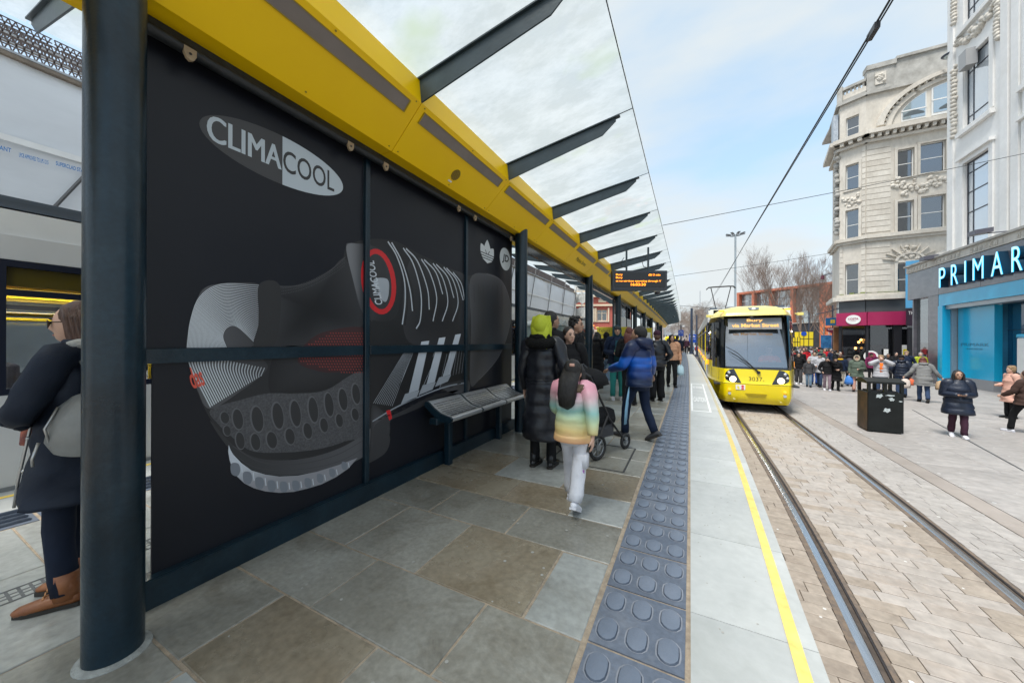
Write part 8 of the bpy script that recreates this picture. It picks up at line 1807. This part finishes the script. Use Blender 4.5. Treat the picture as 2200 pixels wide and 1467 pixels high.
def sign_board(par, z, w_, h_, m, txt=None, nm='board', off=-.1, dx=0):
    mb = MB(); mb.box((dx - w_ / 2, off - .02, z), (dx + w_ / 2, off + .02, z + h_), bev=.01); b_ = mb.build(nm, m, par, world=False)
    if txt:
        mb = MB()
        for i, s_ in enumerate(txt): put_text(mb, s_, (dx - w_ * .38, off - .028, z + h_ * (.66 - .3 * i)), (w_ * .76, 0, 0), (0, 0, h_ * .18), nrm=(0, -1, 0))
        mb.build('lettering', WHITE, b_, world=False)
    return b_
sign_board(t_, p.z - .9 + 0 - .0 - .15, .45, .55, BLS, ['A', 'Stop'])
def at_sign(label, px, py, w, wd, ht, m, txt=None, z0=TR, ptop=None):
    p = at_w(px, py, w); t_ = thing('street_sign', label, 'sign', (p.x, p.y, z0)); t_.rotation_euler.z = math.atan2(-p.x, p.y) * -1 if False else math.atan2(-p.x, p.y)
    mb = MB(); mb.tube([(0, 0, 0), (0, 0, (p.z - z0) + (ptop or ht / 2))], .05, 8); mb.build('post', PN, t_, smooth=40, world=False); sign_board(t_, p.z - z0 - ht / 2, wd, ht, m, txt); return t_
at_sign('blue stop sign beside the dark tram pole', 1488, 727, 40, .75, .95, BLS, ['B', 'Stop'], z0=TR)
at_sign('blue sign just left of the tram', 1517, 722, 34, .55, 1.1, BLS, None)
t_ = at_sign('blue board with four yellow squares over a magenta cafe sign', 1789, 691, 34, 1.05, .75, mat('sign_teal_blue', (.01, .12, .28), .4), None, ptop=2.6)
for i in range(2):
    for j in range(2): 
        mb = MB(); zz_ = at_w(1789, 691, 34).z - TR; mb.box((-.16 + .17 * i, -.13, zz_ - .14 + .17 * j), (-.01 + .17 * i, -.122, zz_ + .01 + .17 * j)); mb.build('yellow_square', mat('square_yellow', (.8, .5, .02), .4), t_, world=False)
zz_ = at_w(1789, 709, 34).z - TR; mb = MB(); mb.prism([(x, -.12, zz_ + z) for x, z in ((-.46, .22), (.46, .22), (.46, -.1), (0, -.34), (-.46, -.1))], (0, .04, 0)); cs_o = mb.build('cafe_board', mat('cafe_board_red', (.17, .01, .04), .4), t_, world=False)
mb = MB(); put_text(mb, 'COSTA', (-.35, -.128, zz_ + .02), (.7, 0, 0), (0, 0, .13), bold=.03, nrm=(0, -1, 0)); mb.build('lettering', WHITE, cs_o, world=False)
mb = MB(); mb.tube([(0, 0, zz_ + 1.9), (-1.2, 0, zz_ + 1.6)], .04, 6); mb.tube([(0, 0, zz_ + 2.0), (1.4, 0, zz_ + 2.1)], .04, 6); mb.build('bracket_arm', PN, t_, world=False)
at_sign('dark blue freestanding poster board above the crowd', 1775, 734, 36, .85, 1.35, mat('poster_blue', (.01, .06, .18), .4, col2=(.05, .25, .5), var=.3, scale=3), None)
# yellow kiosk boards
for i, (px, w_, h_, l) in enumerate(((1727, 1.7, 1.6, 'large yellow board with blue disc behind the crowd'), (1708, .9, 1.0, 'smaller yellow board behind the crowd'), (1690, .9, 1.0, 'yellow board half hidden behind the tram'))):
    p = at_w(px, 728 if i == 0 else 735, 40); t_ = thing('yellow_board', l, 'sign', (p.x, p.y, TR), math.atan2(-p.x, p.y)); mb = MB(); mb.box((-w_ / 2, -.05, p.z - TR - h_ / 2), (w_ / 2, .05, p.z - TR + h_ / 2)); mb.build('board', mat('board_yellow', (.82, .62, .02), .5), t_, world=False)
    mb = MB()
    for k in range(5): x = -w_ / 2 + w_ * k / 4; mb.box((x - .03, -.08, 0), (x + .03, -.055, p.z - TR + h_ / 2 + .1))
    mb.box((-w_ / 2, -.08, p.z - TR), (w_ / 2, -.055, p.z - TR + .05)); mb.build('railing', BLACK, t_, world=False)
    if i == 0: mb = MB(); mb.tube([(0, -.10, p.z - TR + .6), (0, -.085, p.z - TR + .6)], .25, 16); mb.build('blue_disc', BLS, t_, world=False)
# floodlight mast
t_, p = pole('tall grey mast with a ring of floodlights behind the tram', 1580, 505, 72, TR, .22, 'floodlight_mast', 'mast', mat('mast_grey', (.32, .36, .38), .5, .3))
for k in range(8):
    q = 2 * PI * k / 8 + .3; mb = MB(); c_ = Vector((math.cos(q) * 1.35, math.sin(q) * 1.35, p.z - TR + .1)); mb.beam((math.cos(q) * .2, math.sin(q) * .2, p.z - TR), c_, .07, .07); mb.obox(c_, (math.cos(q) * .42, math.sin(q) * .42, .08), (-math.sin(q) * .22, math.cos(q) * .22, 0), (0, 0, .08)); mb.build('floodlight', mat('mast_head', (.10, .11, .12), .5), t_, world=False)
pole('slim blue pole standing in the crowd right of the tram', 1738, 670, 42, TR, .07)
p = at_w(1768, 592, 33); e = at_w(1806, 582, 34); lp2 = thing('wall_lamp', 'small lamp on a blue arm fixed to the corner building', 'lamp', tuple(p)); mb = MB(); mb.tube([p, e], .04, 6); mb.build('arm', PN, lp2); mb = MB(); mb.tube([p, p - Vector((.05, 0, .35))], [.12, .16], 8); mb.build('lamp_head', mat('lamp_maroon', (.12, .02, .04), .5), lp2)
# left side span and far crane-like mast
pole('very distant thin mast behind the platform end', 1504, 625, 120, TR, .15, 'distant_mast', 'mast', mat('far_mast', (.4, .42, .44), .7), base=False)

# barriers along the far platform
for k in range(9):
    p = at_w(1492 + k * 2.2, 770, 30 + k * 2.5); 

# bare winter trees
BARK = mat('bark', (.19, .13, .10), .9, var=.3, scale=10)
def tree(label, px, pyt, w, z0, seed, spread=.35, upright=.75, m=BARK, thick=1.0, levels=5, group=None):
    rr = random.Random(seed); p = at_w(px, pyt, w); H = p.z - z0; t_ = thing('bare_tree', label, 'tree', (p.x, p.y, z0), 0, group); tr = MB(); cr = MB()
    def branch(pos, d, ln, r_, lv):
        n = 4 if lv < 2 else 3; pts = [pos]; q = Vector(d)
        for i in range(n):
            q = (q + Vector((rr.uniform(-.16, .16), rr.uniform(-.16, .16), rr.uniform(-.02, .14) * upright))).normalized(); pts.append(pts[-1] + q * ln / n)
        (tr if lv == 0 else cr).tube(pts, [r_ * (1 - .62 * i / n) for i in range(n + 1)], 7 if lv == 0 else (5 if lv == 1 else 3), cap=False)
        if lv >= levels: return
        k = (7, 6, 5, 5, 3)[min(lv, 4)]
        for j in range(k):
            f = .35 + .65 * (j + rr.random()) / k if lv else .28 + .72 * (j + rr.random()) / k; i = min(n - 1, int(f * n)); b = pts[i].lerp(pts[i + 1], f * n - i)
            az = rr.uniform(0, 2 * PI); sp = spread * rr.uniform(.7, 1.4); nd = (q * (1 - sp * .5) + Vector((math.cos(az) * sp, math.sin(az) * sp, upright * .3))).normalized()
            branch(b, nd, ln * rr.uniform(.48, .66) * (1 if lv else .8), max(.0048 * w / 40, r_ * (1 - .6 * f) * .55), lv + 1)
    branch(Vector((0, 0, 0)), Vector((0, 0, 1)), H * .80, H * .014 * thick, 0)
    tr.build('trunk', m, t_, smooth=60, world=False); cr.build('crown', m, t_, world=False)
    return t_
tree('tall upright bare tree whose crown rises above the red framed building', 1692, 572, 46, TR, 1, .42, .9)
tree('bare upright tree just right of the tallest one', 1716, 592, 50, TR, 2, .36, .9)
tree('bare tree directly behind the tram roof', 1664, 606, 54, TR, 3, .42, .8)
tree('bare tree in front of the glass wall, between the pole and the cafe signs', 1746, 632, 44, TR, 4, .40, .9)
tree('reddish bare tree touching the side of the corner building', 1790, 590, 42, TR, 5, .45, .8)
tree('small bare tree behind the blue poster board', 1768, 640, 60, TR, 6, .5, .7)
HAZ = mat('hazy_far_bark', (.30, .245, .21), .9, var=.2, scale=10)  # bark paled in colour, distance haze painted in
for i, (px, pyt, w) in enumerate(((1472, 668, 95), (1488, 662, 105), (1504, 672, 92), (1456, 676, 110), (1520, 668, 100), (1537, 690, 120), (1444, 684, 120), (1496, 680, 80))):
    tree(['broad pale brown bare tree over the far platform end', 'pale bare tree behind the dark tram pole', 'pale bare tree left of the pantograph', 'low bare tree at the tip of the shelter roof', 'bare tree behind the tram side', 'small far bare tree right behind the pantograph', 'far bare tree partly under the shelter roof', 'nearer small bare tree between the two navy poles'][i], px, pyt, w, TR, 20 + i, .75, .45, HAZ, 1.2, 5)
# far street furniture beyond the platform: another tram, white vans, terrace mass
fm = thing('far_tram', 'tiny yellow tram front far beyond the end of the platform', 'tram', tuple(at_w(1444, 745, 70)[:2]) + (TR,), .1); mb = MB(); mb.box((-1.3, 0, .4), (1.3, 10, 3.3), bev=.3); mb.build('body', TY, fm, world=False); mb = MB(); mb.box((-1.05, -.03, 1.6), (1.05, .0, 2.8)); mb.build('windscreen', TK, fm, world=False)
far = thing('far_terrace', 'hazy row of pale buildings at the far end of the street', 'building', (20, 190, TR)); rrr = random.Random(5)
for k in range(12):
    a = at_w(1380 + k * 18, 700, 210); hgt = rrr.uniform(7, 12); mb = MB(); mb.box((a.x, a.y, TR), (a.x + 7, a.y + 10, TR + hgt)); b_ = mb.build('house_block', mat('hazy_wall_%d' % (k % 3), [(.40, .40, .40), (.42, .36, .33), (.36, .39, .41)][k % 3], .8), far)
    for j in range(4):
        for q in range(2): mb = MB(); mb.box((a.x + .8 + j * 1.5, a.y - .05, TR + 1.5 + q * 3), (a.x + 1.6 + j * 1.5, a.y - .01, TR + 3 + q * 3)); mb.build('window', ROOMS, b_)

p = at_w(2166, 700, 14.5); ws = thing('wet_floor_sign', 'small yellow folding sign by the blue shop doors', 'sign', (p.x, p.y, TR), 1.2); mb = MB(); mb.prism([(-.16, -.12, 0), (.16, -.12, 0), (.10, 0, .6), (-.10, 0, .6)], (0, .02, 0)); mb.prism([(-.16, .14, 0), (.16, .14, 0), (.10, .02, .6), (-.10, .02, .6)], (0, .02, 0)); mb.build('panel', mat('board_yellow', (.82, .62, .02), .5), ws, world=False)
p = at_w(2212, 700, 13.5); wt = thing('white_totem', 'white upright totem with blue top cut by the right edge', 'totem', (p.x, p.y, TR), 1.35); mb = MB(); mb.box((-.35, -.2, 0), (.35, .2, 2.5), bev=.05); mb.build('case', WHITE, wt, world=False); mb = MB(); mb.box((-.36, -.21, 2.5), (.36, .21, 2.62), bev=.02); mb.build('top', CY, wt, world=False); mb = MB(); mb.box((-.28, -.21, 1.9), (.28, -.2, 2.3)); mb.build('screen', BLACK, wt, world=False)
